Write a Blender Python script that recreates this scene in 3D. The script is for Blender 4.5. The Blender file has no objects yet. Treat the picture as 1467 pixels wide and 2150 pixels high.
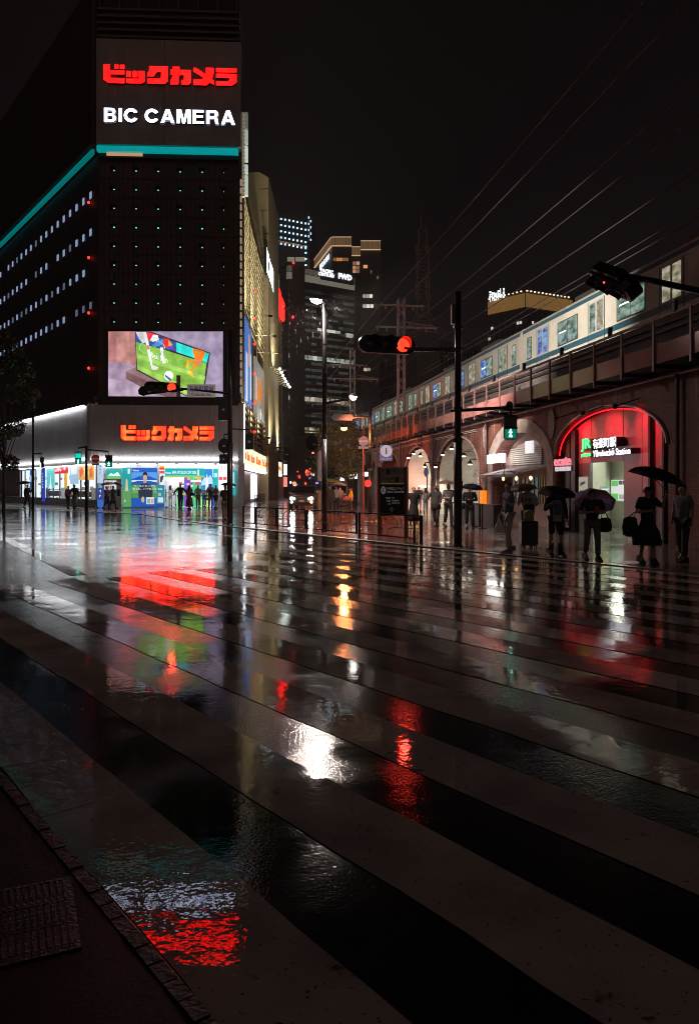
import bpy, bmesh, math, random
from mathutils import Vector, Matrix
random.seed(7)
R = math.radians
sc = bpy.context.scene
COL = sc.collection
# ------------------------------------------------------------------ camera
H, F, CX, HY = 1.65, 1592.0, 733.5, 1020.0      # eye height, focal length and principal point (photo pixels)
cd = bpy.data.cameras.new('camera'); cam = bpy.data.objects.new('camera', cd); COL.objects.link(cam)
cam.location = (0, 0, H); cam.rotation_euler = (R(90), 0, 0)
cd.sensor_width = 36; cd.lens = F / 2150 * 36; cd.shift_y = -55 / 2150; cd.clip_start = .05; cd.clip_end = 3000
sc.camera = cam
# ------------------------------------------------------------------ sky: night, low cloud lit from below by the city
w = bpy.data.worlds.new('World'); sc.world = w; w.use_nodes = True
nt = w.node_tree; bg = nt.nodes['Background']
sky = nt.nodes.new('ShaderNodeTexSky'); sky.sky_type = 'NISHITA'; sky.sun_disc = False
sky.sun_elevation = R(-6); sky.sun_rotation = R(200)
tc = nt.nodes.new('ShaderNodeTexCoord'); sx = nt.nodes.new('ShaderNodeSeparateXYZ'); nt.links.new(tc.outputs['Generated'], sx.inputs[0])
cr = nt.nodes.new('ShaderNodeValToRGB'); nt.links.new(sx.outputs['Z'], cr.inputs[0])
cr.color_ramp.elements[0].position = 0.0; cr.color_ramp.elements[0].color = (.0100, .0062, .0066, 1)
cr.color_ramp.elements[1].position = .62; cr.color_ramp.elements[1].color = (.0024, .0017, .0019, 1)
e = cr.color_ramp.elements.new(.25); e.color = (.0048, .0033, .0036, 1)
mx = nt.nodes.new('ShaderNodeMix'); mx.data_type = 'RGBA'; mx.blend_type = 'ADD'; mx.inputs[0].default_value = .05
nt.links.new(cr.outputs[0], mx.inputs[6]); nt.links.new(sky.outputs[0], mx.inputs[7])
cn = nt.nodes.new('ShaderNodeTexNoise'); cn.inputs['Scale'].default_value = 2.2; cn.inputs['Detail'].default_value = 5; nt.links.new(tc.outputs['Generated'], cn.inputs['Vector'])
cm = nt.nodes.new('ShaderNodeMapRange'); cm.inputs[1].default_value = .3; cm.inputs[2].default_value = .7; cm.inputs[3].default_value = .72; cm.inputs[4].default_value = 1.3; nt.links.new(cn.outputs['Fac'], cm.inputs[0])
nt.links.new(cm.outputs[0], bg.inputs[1])      # uneven low cloud
nt.links.new(mx.outputs[2], bg.inputs[0])
# ------------------------------------------------------------------ faint soft skylight from above (overcast night)
ld = bpy.data.lights.new('sun', 'SUN'); ld.energy = .085; ld.angle = R(70); ld.color = (1, .80, .70)
sun = bpy.data.objects.new('sun', ld); COL.objects.link(sun); sun.location = (0, 0, 60); sun.rotation_euler = (R(57), R(6), 0)
# ------------------------------------------------------------------ render settings
sc.view_settings.view_transform = 'Standard'; sc.view_settings.look = 'None'
sc.view_settings.exposure = 0; sc.view_settings.gamma = 1; sc.view_settings.use_curve_mapping = False
cy = sc.cycles
cy.use_denoising = True
try: cy.denoiser = 'OPENIMAGEDENOISE'; cy.denoising_input_passes = 'RGB_ALBEDO_NORMAL'
except Exception: pass
cy.pixel_filter_type = 'BLACKMAN_HARRIS'; cy.filter_width = .9
cy.max_bounces = 6; cy.diffuse_bounces = 2; cy.glossy_bounces = 3; cy.transmission_bounces = 4; cy.transparent_max_bounces = 12
cy.sample_clamp_direct = 0; cy.sample_clamp_indirect = 4; cy.caustics_reflective = False; cy.caustics_refractive = False
cy.blur_glossy = .5; cy.use_light_tree = True; cy.use_adaptive_sampling = True; cy.adaptive_threshold = .025

# ================================================================== helpers
MATS = {}
def M(name, col, rough=.5, metal=0., emit=None, es=0., var=.18, scale=3., bump=0., bscale=40., alpha=1., spec=.5, coord='Object'):
    if name in MATS: return MATS[name]
    m = bpy.data.materials.new(name); m.use_nodes = True; t = m.node_tree; b = t.nodes['Principled BSDF']
    b.inputs['Roughness'].default_value = rough; b.inputs['Metallic'].default_value = metal
    b.inputs['Specular IOR Level'].default_value = spec
    co = t.nodes.new('ShaderNodeTexCoord')
    if var > 0:
        n = t.nodes.new('ShaderNodeTexNoise'); n.inputs['Scale'].default_value = scale; n.inputs['Detail'].default_value = 4
        t.links.new(co.outputs[coord], n.inputs['Vector'])
        r = t.nodes.new('ShaderNodeValToRGB'); t.links.new(n.outputs['Fac'], r.inputs[0])
        r.color_ramp.elements[0].position = .3; r.color_ramp.elements[1].position = .72
        r.color_ramp.elements[0].color = (*[c * (1 - var) for c in col], 1); r.color_ramp.elements[1].color = (*[min(1, c * (1 + var)) for c in col], 1)
        t.links.new(r.outputs[0], b.inputs['Base Color'])
    else:
        b.inputs['Base Color'].default_value = (*col, 1)
    if emit is not None:
        b.inputs['Emission Color'].default_value = (*emit, 1); b.inputs['Emission Strength'].default_value = es
    if bump > 0:
        n2 = t.nodes.new('ShaderNodeTexNoise'); n2.inputs['Scale'].default_value = bscale; n2.inputs['Detail'].default_value = 3
        t.links.new(co.outputs[coord], n2.inputs['Vector'])
        bp = t.nodes.new('ShaderNodeBump'); bp.inputs['Strength'].default_value = bump; bp.inputs['Distance'].default_value = .01
        t.links.new(n2.outputs['Fac'], bp.inputs['Height']); t.links.new(bp.outputs[0], b.inputs['Normal'])
    if alpha < 1: b.inputs['Alpha'].default_value = alpha
    MATS[name] = m; return m
def E(name, col, s): return M(name, tuple(c * .3 for c in col), .4, emit=col, es=s, var=0)
def ribbed(name, col, rough, per, axis='X', depth=.02):
    m = M(name, col, rough, var=.12, scale=.6); t = m.node_tree; b = t.nodes['Principled BSDF']
    co = t.nodes.new('ShaderNodeTexCoord'); wv = t.nodes.new('ShaderNodeTexWave'); wv.bands_direction = axis
    wv.inputs['Scale'].default_value = 1 / per * .314; t.links.new(co.outputs['Object'], wv.inputs['Vector'])
    bp = t.nodes.new('ShaderNodeBump'); bp.inputs['Strength'].default_value = .8; bp.inputs['Distance'].default_value = depth
    t.links.new(wv.outputs['Fac'], bp.inputs['Height']); t.links.new(bp.outputs[0], b.inputs['Normal']); return m

WM = {}
def wm(o):
    return WM.get(o.name, Matrix.Identity(4)) if o is not None else Matrix.Identity(4)
def tag(o, label=None, cat=None, group=None, kind=None):
    if label: o['label'] = label
    if cat: o['category'] = cat
    if group: o['group'] = group
    if kind: o['kind'] = kind
    return o
def thing(name, label, cat, loc=(0, 0, 0), rz=0., group=None, kind=None):
    o = bpy.data.objects.new(name, None); COL.objects.link(o); o.empty_display_size = .2
    o.location = loc; o.rotation_euler = (0, 0, rz)
    WM[o.name] = Matrix.Translation(Vector(loc)) @ Matrix.Rotation(rz, 4, 'Z')
    return tag(o, label, cat, group, kind)
class MB:
    def __init__(s): s.v = []; s.f = []; s.mi = []; s.cur = 0
    def _add(s, vs, fs):
        o = len(s.v); s.v += [tuple(p) for p in vs]
        for f in fs: s.f.append(tuple(i + o for i in f)); s.mi.append(s.cur)
        return s
    def box(s, x0, x1, y0, y1, z0, z1, fr=None):
        vs = [(x0, y0, z0), (x1, y0, z0), (x1, y1, z0), (x0, y1, z0), (x0, y0, z1), (x1, y0, z1), (x1, y1, z1), (x0, y1, z1)]
        if fr: vs = [fr(*p) for p in vs]
        return s._add(vs, [(0, 3, 2, 1), (4, 5, 6, 7), (0, 1, 5, 4), (1, 2, 6, 5), (2, 3, 7, 6), (3, 0, 4, 7)])
    def bar(s, p0, p1, w, h, up=(0, 0, 1)):
        p0, p1 = Vector(p0), Vector(p1); d = (p1 - p0).normalized(); u = Vector(up)
        if abs(d.dot(u)) > .98: u = Vector((0, 1, 0))
        a = d.cross(u).normalized() * w / 2; b = a.cross(d).normalized() * h / 2
        vs = [p + i * a + j * b for p in (p0, p1) for i, j in ((-1, -1), (1, -1), (1, 1), (-1, 1))]
        return s._add(vs, [(0, 1, 2, 3), (7, 6, 5, 4), (0, 4, 5, 1), (1, 5, 6, 2), (2, 6, 7, 3), (3, 7, 4, 0)])
    def tube(s, pts, r, n=8, caps=True):
        pts = [Vector(p) for p in pts]; rs = r if isinstance(r, (list, tuple)) else [r] * len(pts)
        vs = []; fs = []; prev = None
        for i, p in enumerate(pts):
            d = (pts[min(i + 1, len(pts) - 1)] - pts[max(i - 1, 0)]).normalized()
            if prev is None:
                u = Vector((0, 0, 1)) if abs(d.z) < .9 else Vector((1, 0, 0)); a = d.cross(u).normalized()
            else:
                a = (prev - d * prev.dot(d)).normalized()
            prev = a; b = d.cross(a)
            for k in range(n):
                t = 2 * math.pi * k / n; vs.append(p + (a * math.cos(t) + b * math.sin(t)) * rs[i])
        m = len(pts)
        for i in range(m - 1):
            for k in range(n):
                fs.append((i * n + k, i * n + (k + 1) % n, (i + 1) * n + (k + 1) % n, (i + 1) * n + k))
        if caps: fs.append(tuple(range(n - 1, -1, -1))); fs.append(tuple(range((m - 1) * n, m * n)))
        return s._add(vs, fs)
    def lathe(s, prof, n=16, fr=None, sy=1., ph=0.):
        vs = []; fs = []
        for r, z in prof:
            for k in range(n):
                t = 2 * math.pi * k / n + ph; p = (r * math.cos(t), r * math.sin(t) * sy, z); vs.append(fr(*p) if fr else p)
        for i in range(len(prof) - 1):
            for k in range(n):
                fs.append((i * n + k, i * n + (k + 1) % n, (i + 1) * n + (k + 1) % n, (i + 1) * n + k))
        fs.append(tuple(range(n - 1, -1, -1))); fs.append(tuple(range((len(prof) - 1) * n, len(prof) * n)))
        return s._add(vs, fs)
    def prism(s, poly, z0, z1, fr):
        n = len(poly); vs = [fr(x, y, z0) for x, y in poly] + [fr(x, y, z1) for x, y in poly]
        fs = [tuple(range(n - 1, -1, -1)), tuple(range(n, 2 * n))] + [(i, (i + 1) % n, n + (i + 1) % n, n + i) for i in range(n)]
        return s._add(vs, fs)
    def quad(s, *ps): return s._add(ps, [tuple(range(len(ps)))])
    def grid(s, nu, nv, fn, both=False):
        vs = [fn(i / nu, j / nv) for i in range(nu + 1) for j in range(nv + 1)]
        fs = [(i * (nv + 1) + j, (i + 1) * (nv + 1) + j, (i + 1) * (nv + 1) + j + 1, i * (nv + 1) + j + 1) for i in range(nu) for j in range(nv)]
        return s._add(vs, fs)
    def build(s, name, mat, parent=None, smooth=False, local=False, label=None, kind=None):
        me = bpy.data.meshes.new(name); vs = s.v
        if parent is not None and not local:
            iv = wm(parent).inverted(); vs = [tuple(iv @ Vector(p)) for p in vs]
        me.from_pydata(vs, [], s.f)
        for mm in (mat if isinstance(mat, (list, tuple)) else [mat]): me.materials.append(mm)
        if isinstance(mat, (list, tuple)): me.polygons.foreach_set('material_index', s.mi)
        if smooth: me.polygons.foreach_set('use_smooth', [True] * len(me.polygons))
        o = bpy.data.objects.new(name, me); COL.objects.link(o); o.parent = parent
        if parent is not None: WM[o.name] = wm(parent)
        if label: o['label'] = label
        if kind: o['kind'] = kind
        return o
def copy_tree(o, parent=None):
    c = o.copy(); COL.objects.link(c); c.parent = parent
    for ch in o.children: copy_tree(ch, c)
    return c
def at(px, py, Y): return Vector(((px - CX) / F * Y, Y, H + (HY - py) / F * Y))
def gnd(px, py, z=0.):
    Y = F * (H - z) / (py - HY); return Vector(((px - CX) / F * Y, Y, z))
def frame(o, ux, uz=(0, 0, 1)):
    o, ux, uz = Vector(o), Vector(ux).normalized(), Vector(uz).normalized(); un = ux.cross(uz)
    return lambda x, y, z=0.: o + ux * x + uz * y + un * z          # x along, y up, z out of the face
TMP = bpy.data.scenes.new('bench')          # empty bench scene for turning text and skin graphs into meshes
def evalmesh(o):
    vl = TMP.view_layers[0]; vl.update(); return bpy.data.meshes.new_from_object(o.evaluated_get(vl.depsgraph))
def text(body, size=1., ext=.01, off=0., ax='LEFT', ay='BOTTOM', space=1.):
    c = bpy.data.curves.new('t', 'FONT'); c.body = body; c.size = size; c.extrude = ext; c.offset = off
    c.align_x = ax; c.align_y = ay; c.space_character = space; c.resolution_u = 2
    o = bpy.data.objects.new('t', c); TMP.collection.objects.link(o)
    me = evalmesh(o)
    vs = [tuple(v.co) for v in me.vertices]; fs = [tuple(p.vertices) for p in me.polygons]
    bpy.data.objects.remove(o); bpy.data.curves.remove(c); bpy.data.meshes.remove(me); return vs, fs
def textfit(body, fr, x0, x1, y0, y1, z=.0, ext=.01, off=.0):
    """text stretched into the rectangle x0..x1, y0..y1 of a frame; '~n' = n illegible characters made of short strokes"""
    if body.startswith('~'):
        n = int(body[1:]); m = MB(); w_ = (x1 - x0) / n; h_ = y1 - y0; rn = random.Random(n * 7 + int(abs(x0 * 100)) + int(abs(y0 * 10)))
        for i in range(n):
            a = x0 + w_ * (i + .1)
            for k in range(4):
                if rn.random() < .5: yy = y0 + h_ * rn.uniform(.05, .85); m.box(a + w_ * rn.uniform(0, .2), a + w_ * rn.uniform(.55, .8), yy, yy + h_ * .13, z, z + ext, fr)
                else: xx = a + w_ * rn.uniform(.05, .68); m.box(xx, xx + w_ * .12, y0 + h_ * rn.uniform(0, .3), y0 + h_ * rn.uniform(.6, 1.), z, z + ext, fr)
        return m
    vs, fs = text(body, 1., 1., off)
    if not vs: return MB()
    ax, bx = min(v[0] for v in vs), max(v[0] for v in vs); ay, by = min(v[1] for v in vs), max(v[1] for v in vs)
    m = MB(); m._add([fr(x0 + (v[0] - ax) / (bx - ax) * (x1 - x0), y0 + (v[1] - ay) / (by - ay) * (y1 - y0), z + (ext if v[2] > 0 else 0)) for v in vs], fs)
    return m
ORG = Vector((0, 0, 0))

# ================================================================== materials shared by the place
def wet(name, cols, base_scale, rough=(.05, .22), grain=.06, gscale=90., ripple=.03, rscale=5., puddle=.5, brick=None, spec=.5, wear=None):
    m = bpy.data.materials.new(name); m.use_nodes = True; t = m.node_tree; b = t.nodes['Principled BSDF']; L = t.links.new
    g = t.nodes.new('ShaderNodeNewGeometry'); P = g.outputs['Position']
    def noise(s, d=3, dist=0.):
        n = t.nodes.new('ShaderNodeTexNoise'); n.inputs['Scale'].default_value = s; n.inputs['Detail'].default_value = d
        n.inputs['Distortion'].default_value = dist; L(P, n.inputs['Vector']); return n
    def ramp(src, a, bb, c0=(0, 0, 0, 1), c1=(1, 1, 1, 1)):
        r = t.nodes.new('ShaderNodeValToRGB'); L(src, r.inputs[0]); r.color_ramp.elements[0].position = a; r.color_ramp.elements[1].position = bb
        r.color_ramp.elements[0].color = c0; r.color_ramp.elements[1].color = c1; return r
    def math_(op, a, bb):
        n = t.nodes.new('ShaderNodeMath'); n.operation = op
        for i, q in enumerate((a, bb)):
            if isinstance(q, (int, float)): n.inputs[i].default_value = q
            else: L(q, n.inputs[i])
        return n.outputs[0]
    nb = noise(base_scale, 6); col = ramp(nb.outputs['Fac'], .32, .7, (*cols[0], 1), (*cols[1], 1)).outputs[0]
    hb = None
    if brick:
        br = t.nodes.new('ShaderNodeTexBrick'); br.inputs['Scale'].default_value = brick[0]; br.inputs['Mortar Size'].default_value = .03
        br.inputs['Color1'].default_value = (1, 1, 1, 1); br.inputs['Color2'].default_value = (.75, .75, .75, 1); br.inputs['Mortar'].default_value = (.35, .35, .35, 1)
        mp = t.nodes.new('ShaderNodeMapping'); mp.inputs['Rotation'].default_value = (0, 0, brick[1]); L(P, mp.inputs[0]); L(mp.outputs[0], br.inputs['Vector'])
        mxn = t.nodes.new('ShaderNodeMix'); mxn.data_type = 'RGBA'; mxn.blend_type = 'MULTIPLY'; mxn.inputs[0].default_value = .8
        L(col, mxn.inputs[6]); L(br.outputs['Color'], mxn.inputs[7]); col = mxn.outputs[2]; hb = br.outputs['Fac']
    if wear:
        wn = ramp(noise(wear[0], 9, .4).outputs['Fac'], wear[1], wear[1] + .05).outputs[0]; sp_ = ramp(noise(48., 2).outputs['Fac'], .665, .72).outputs[0]; big = ramp(noise(.35, 3).outputs['Fac'], .35, .65).outputs[0]
        msk = math_('MAXIMUM', math_('MULTIPLY', wn, math_('ADD', big, .25)), sp_)
        mw_ = t.nodes.new('ShaderNodeMix'); mw_.data_type = 'RGBA'; L(msk, mw_.inputs[0]); L(col, mw_.inputs[6]); mw_.inputs[7].default_value = (.05, .045, .042, 1); col = mw_.outputs[2]
    L(col, b.inputs['Base Color'])
    npd = noise(.55, 5, .8); pud = ramp(npd.outputs['Fac'], puddle - .09, puddle + .10).outputs[0]      # 1 = standing water
    nr = noise(2.3, 4); dry = math_('SUBTRACT', 1., pud)
    rg = math_('ADD', rough[0], math_('MULTIPLY', math_('MULTIPLY', nr.outputs['Fac'], 1.3), math_('MULTIPLY', dry, rough[1] - rough[0])))
    L(rg, b.inputs['Roughness'])
    ng = noise(gscale, 3); nw = noise(rscale, 2, .3); nw2 = noise(rscale * 4.5, 2)
    h = math_('ADD', math_('MULTIPLY', math_('MULTIPLY', ng.outputs['Fac'], grain), math_('ADD', dry, .12)), math_('ADD', math_('MULTIPLY', nw.outputs['Fac'], ripple), math_('ADD', math_('MULTIPLY', nw2.outputs['Fac'], ripple * .36), math_('MULTIPLY', noise(rscale * 13., 1).outputs['Fac'], ripple * .13))))
    if hb is not None: h = math_('SUBTRACT', h, math_('MULTIPLY', hb, .12))
    bp = t.nodes.new('ShaderNodeBump'); bp.inputs['Strength'].default_value = 1.; bp.inputs['Distance'].default_value = .02
    L(h, bp.inputs['Height']); L(bp.outputs[0], b.inputs['Normal'])
    b.inputs['IOR'].default_value = 1.45; b.inputs['Specular IOR Level'].default_value = spec
    b.inputs['Coat Weight'].default_value = 0.
    MATS[name] = m; return m
asphalt = wet('wet_asphalt', ((.007, .0065, .0065), (.020, .018, .017)), 3., (.03, .14), .05, 60., .085, 3.2, .545)
paint = wet('wet_road_paint', ((.22, .19, .172), (.46, .40, .365)), 1.6, (.03, .11), .014, 60., .085, 3.2, .42, wear=(6., .655))
paving = wet('wet_paving', ((.17, .15, .14), (.31, .275, .26)), 1.2, (.05, .22), .03, 60., .06, 3.5, .5, brick=(3.2, .6))
redbrick = wet('wet_red_paving', ((.16, .055, .04), (.30, .10, .07)), 1.6, (.05, .22), .03, 60., .05, 3.5, .5, brick=(4.5, .9))
black_metal = M('black_painted_metal', (.012, .011, .012), .3, .2, var=.3, scale=6, bump=.15, bscale=30)
dark_metal = M('dark_grey_metal', (.035, .033, .034), .38, .5, var=.3, scale=6)
grey_metal = M('galvanised_metal', (.30, .29, .28), .42, .6, var=.25, scale=5)
concrete = M('concrete', (.23, .21, .20), .8, var=.25, scale=2, bump=.4, bscale=25)
glass_dark = M('dark_glass', (.012, .013, .016), .06, 0, var=.2, scale=.7)

# ================================================================== road, crossing, pavements
DS, NS = Vector((-.612, .790, 0)), Vector((.790, .612, 0))          # along the stripes / across them
road = MB().quad((-260, -40, 0), (260, -40, 0), (260, 420, 0), (-260, 420, 0)).build('road', asphalt); tag(road, kind='structure')
def qt(q, t, z=0.): p = NS * q + DS * t; return Vector((p.x, p.y, z))
for k in range(-1, 14):
    q0 = 1.10 + .94 * k; q1 = q0 + .48; m = MB(); n = 60; t0, t1 = -9., 13.2 + .8 * random.random()
    if k >= 9: t1 = 16.5
    for side in range(1):
        vs = []
        for i in range(n + 1):
            t = t0 + (t1 - t0) * i / n
            wob = .006 * math.sin(t * 3.1 + k) + .008 * random.uniform(-1, 1)
            wob2 = .006 * math.sin(t * 2.3 + 2 * k) + .008 * random.uniform(-1, 1)
            vs.append((qt(q0 + wob, t, .004), qt(q1 + wob2, t, .004)))
        for i in range(n):
            m._add([vs[i][0], vs[i][1], vs[i + 1][1], vs[i + 1][0]], [(0, 1, 2, 3)])
    m.build('crossing_stripe', paint, road)
# joints and cracks across the stripes
rnd = random.Random(4); seam_m = M('seam_dark', (.015, .013, .013), .4, var=.3)
for i in range(16):
    k = rnd.randrange(0, 10); q0 = 1.10 + .94 * k - .01; t_ = rnd.uniform(.6, 9); n = 7; L_, R_ = [], []
    sl_ = rnd.uniform(-.12, .12)
    for j in range(n + 1):
        q = q0 + .5 * j / n; tt = t_ + sl_ * j / n; wd = rnd.uniform(.002, .005); L_.append(qt(q, tt - wd, .006)); R_.append(qt(q, tt + wd, .006))
    m = MB()
    for j in range(n): m._add([L_[j], R_[j], R_[j + 1], L_[j + 1]], [(0, 1, 2, 3)])
    m.build('paint_crack', seam_m, road)
# worn lane lines in the middle of the junction
for a, b, wd in (((-26, 36), (-6, 25.2), .16), ((-14.5, 30), (-5, 14), .3), ((-5.5, 27), (-1.0, 21.), .3)):
    a, b = Vector((*a, .004)), Vector((*b, .004)); d = (b - a).normalized(); s_ = Vector((-d.y, d.x, 0)) * wd / 2
    MB().quad(a - s_, b - s_, b + s_, a + s_).build('lane_line', paint, road)
# far pavement, one raised slab with a kerb of single stones
SWZ = .016
edge = [(-70, 96), (-44, 68), (-29, 57.6), (-23.4, 53.6), (-16.4, 47.6), (-12.0, 43.8), (-8.2, 36.4), (-4.95, 30.9), (-1.2, 25.3), (1.94, 20.6), (6.4, 14.4), (15, 2.6), (26, -12)]
sw = MB(); far = [(60, -12), (60, 300), (-70, 300)]
sw._add([(*p, SWZ) for p in edge + far], [tuple(range(len(edge) + 3))]); pav = sw.build('pavement', paving); tag(pav, kind='structure')
kerb_mat = M('kerb_stone', (.30, .28, .27), .28, var=.25, scale=4, bump=.3, bscale=40)
for a, b in zip(edge[:-1], edge[1:]):
    a, b = Vector((*a, 0)), Vector((*b, 0)); ln = (b - a).length; n = max(1, round(ln / 1.0)) if a.y < 58 and b.y > 4 else max(1, round(ln / 6))
    d = (b - a) / n; s_ = Vector((-d.y, d.x, 0)).normalized() * .09
    if s_.y > 0: s_ = -s_
    for i in range(n):
        p, q = a + d * (i + .008), a + d * (i + .992)
        MB().prism([(0, 0), (1, 0), (1, 1), (0, 1)], 0., 1., lambda x, y, z, p=p, q=q, s_=s_: p + (q - p) * x + s_ * (2 * y - 1.) + Vector((0, 0, .001 + z * (SWZ + .004)))).build('kerb_stone', kerb_mat, pav)
# red brick apron behind the railing
rb = [(-11.2, 43.6), (-4.55, 31.2), (-.9, 25.7), (2.0, 21.3), (3.6, 19.3), (4.6, 23.5), (3.2, 36), (1.6, 50), (-1.0, 50), (-1.6, 38.5), (-8.0, 40.5)]
sh = MB()._add([(*p, SWZ + .004) for p in rb], [tuple(range(len(rb)))]).build('red_paving', redbrick); tag(sh, kind='structure')
ss = [(-7.3, 41.8), (-1.2, 39.6), (-.6, 60), (-.5, 140), (-.5, 290), (-9.5, 290), (-9.0, 140), (-8.6, 106), (-8.6, 80), (-7.7, 62)]
side = MB()._add([(*p, SWZ + .008) for p in ss], [tuple(range(len(ss)))]).build('side_street', wet('wet_side_street', ((.14, .132, .128), (.24, .225, .22)), 1., (.06, .2), .04, 60., .05, 3., .5)); tag(side, kind='structure')
# near left corner: gutter, kerb and pavement with a drain grate
nl = [(-9., 9.3), (-1.74, 3.98), (-.52, 2.42), (.9, .6), (.9, -6), (-20, -6), (-20, 9.3)]
near = MB()._add([(*p, .006) for p in nl], [tuple(range(len(nl)))]).build('gutter', wet('wet_gutter', ((.003, .0022, .0022), (.008, .0048, .0045)), 5., (.3, .55), .05, 60., .03, 4., .68, spec=.18)); tag(near, kind='structure')
gr = thing('drain_grate', 'rectangular steel drain grate in the gutter at the near corner', 'drain grate', (-1.37, 2.80, .008), R(24))
MB().box(-.34, .34, -.27, -.25, 0, .004).box(-.34, .34, .25, .27, 0, .004).box(-.34, -.32, -.25, .25, 0, .004).box(.32, .34, -.25, .25, 0, .004).build('frame', M('grate_steel', (.028, .026, .026), .42, .6, var=.5, scale=20, bump=.5, bscale=60), gr, local=True)
MB().box(-.32, .32, -.25, .25, -.002, .0008).build('sump', M('drain_dark', (.003, .003, .003), .5, var=0), gr, local=True)
sl = MB().box(-.007, .007, -.248, .248, .001, .0045); s0 = None
for i in range(26):
    if s0 is None: s0 = sl.build('slat', MATS['grate_steel'], gr, local=True); o = s0
    else: o = s0.copy(); COL.objects.link(o); o.parent = gr
    o.location = (-.3125 + i * .025, 0, 0)
for x in (-.085, .085): MB().box(-.32, .32, x - .005, x + .005, .0047, .0056).build('cross_bar', MATS['grate_steel'], gr, local=True)
# kerb setts between gutter and crossing
sett = M('sett_stone', (.010, .008, .0075), .55, var=.5, scale=20, bump=.6, bscale=40); ga, gb = Vector((-1.74, 3.98, 0)), Vector((-.52, 2.42, 0)); n = 17; dd = (gb - ga) / n; nn = Vector((-dd.y, dd.x, 0)).normalized() * .028
for i in range(-6, n + 8):
    p, q = ga + dd * (i + .04), ga + dd * (i + .96); j_ = random.uniform(-.003, .003)
    MB().prism([(0, 0), (1, 0), (1, 1), (0, 1)], 0., 1., lambda x, y, z: p + (q - p) * x + nn * (2 * y - 1) + Vector((0, 0, .001 + z * (.012 + j_)))).build('sett', sett, near)
# manhole cover near the right-hand pavement edge
mp_ = gnd(1335, 1182, SWZ)
mh = thing('manhole_cover', 'round cast iron manhole cover set in the pavement by the station', 'manhole cover', mp_)
MB().lathe([(.42, 0), (.42, .006), (.39, .006)], 24).build('rim', M('cast_iron', (.03, .03, .03), .3, .6, bump=.6, bscale=60), mh, local=True)
MB().lathe([(.38, 0), (.38, .004)], 24).build('lid', MATS['cast_iron'], mh, local=True)
# ================================================================== corner department store
def EC0(n, c, s): return E(n, c, s)
BCO = Vector((-18.49, 55.9, 0)); BUX = Vector((10.32, .5, 0)).normalized()
BF = frame(BCO, BUX); BUN = BUX.cross(Vector((0, 0, 1)))
def hitp(px, py, o, ux, un, out=0.):
    d = Vector(((px - CX) / F, 1, (HY - py) / F)); c = Vector((0, 0, H)); q = o + un * out
    t = (q - c).dot(un) / d.dot(un); p = c + d * t; return (p - q).dot(ux), p.z
def fb(px, py, out=0.): return hitp(px, py, BCO, BUX, BUN, out)
LUX = Vector((.612, -.790, 0)); LUN = LUX.cross(Vector((0, 0, 1))); LCO = BCO - LUX * 40
LF = frame(LCO, LUX)
def fl(px, py, out=0.): return hitp(px, py, LCO, LUX, LUN, out)
W = 10.33
store = thing('department_store', 'tall dark corner department store with a curved louvred side wall', 'building', tuple(BCO))
darkwall = ribbed('dark_ribbed_wall', (.075, .046, .040), .55, .35, 'X', .03)
darkwall_l = ribbed('dark_ribbed_side_wall', (.075, .046, .040), .55, .35, 'X', .03)
greypanel = ribbed('grey_ribbed_sign_panel', (.42, .37, .34), .5, .12, 'X', .015)
whitepanel = ribbed('white_ribbed_fascia', (.62, .60, .60), .42, .12, 'X', .02)
def wall_holes(fr, xs, zs, holes, depth, name, mat, parent):
    m = MB()
    for i in range(len(xs) - 1):
        for j in range(len(zs) - 1):
            x0, x1, z0, z1 = xs[i], xs[i + 1], zs[j], zs[j + 1]
            if (i, j) in holes:
                for a, b in (((x0, z0), (x1, z0)), ((x1, z0), (x1, z1)), ((x1, z1), (x0, z1)), ((x0, z1), (x0, z0))):
                    m.quad(fr(*a, 0), fr(*b, 0), fr(*b, -depth), fr(*a, -depth))
            else: m.quad(fr(x0, z0, 0), fr(x1, z0, 0), fr(x1, z1, 0), fr(x0, z1, 0))
    return m.build(name, mat, parent)
# front wall with 6 x 9 square openings
cols = [fb(238 + 46.4 * i, 500)[0] for i in range(6)]; rows = [fb(350, 357 + 39.8 * j)[1] for j in range(9)][::-1]
xs = [0.]; zs = [13.2]
for c in cols: xs += [c - .24, c + .24]
xs.append(W)
for r in rows: zs += [r - .24, r + .24]
zs.append(26.05)
holes = {(1 + 2 * i, 1 + 2 * j) for i in range(6) for j in range(9)}
wall_holes(BF, xs, zs, holes, .35, 'wall', darkwall, store)
pane = M('window_pane_night', (.006, .007, .009), .08, var=.2)
gl = [E('window_lamp_cyan', (.25, .85, .75), 1.1), E('window_lamp_green', (.1, 1., .35), 2.2)]
for i in range(6):
    for j in range(9):
        x, z = cols[i], rows[j]
        wn = MB().box(x - .238, x + .238, z - .238, z + .238, -.35, -.31, BF).build('window', pane, store)
        MB().box(x - .035, x + .035, z - .035, z + .035, -.30, -.25, BF).build('lamp', gl[1 if j == 5 else 0], wn)
# horizontal floor joints
for z in [(a + b) / 2 for a, b in zip(rows[:-1], rows[1:])]:
    MB().box(0, W, z - .03, z + .03, .003, .03, BF).build('joint_strip', M('dark_strip', (.022, .016, .016), .5, var=.2), store)
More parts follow.
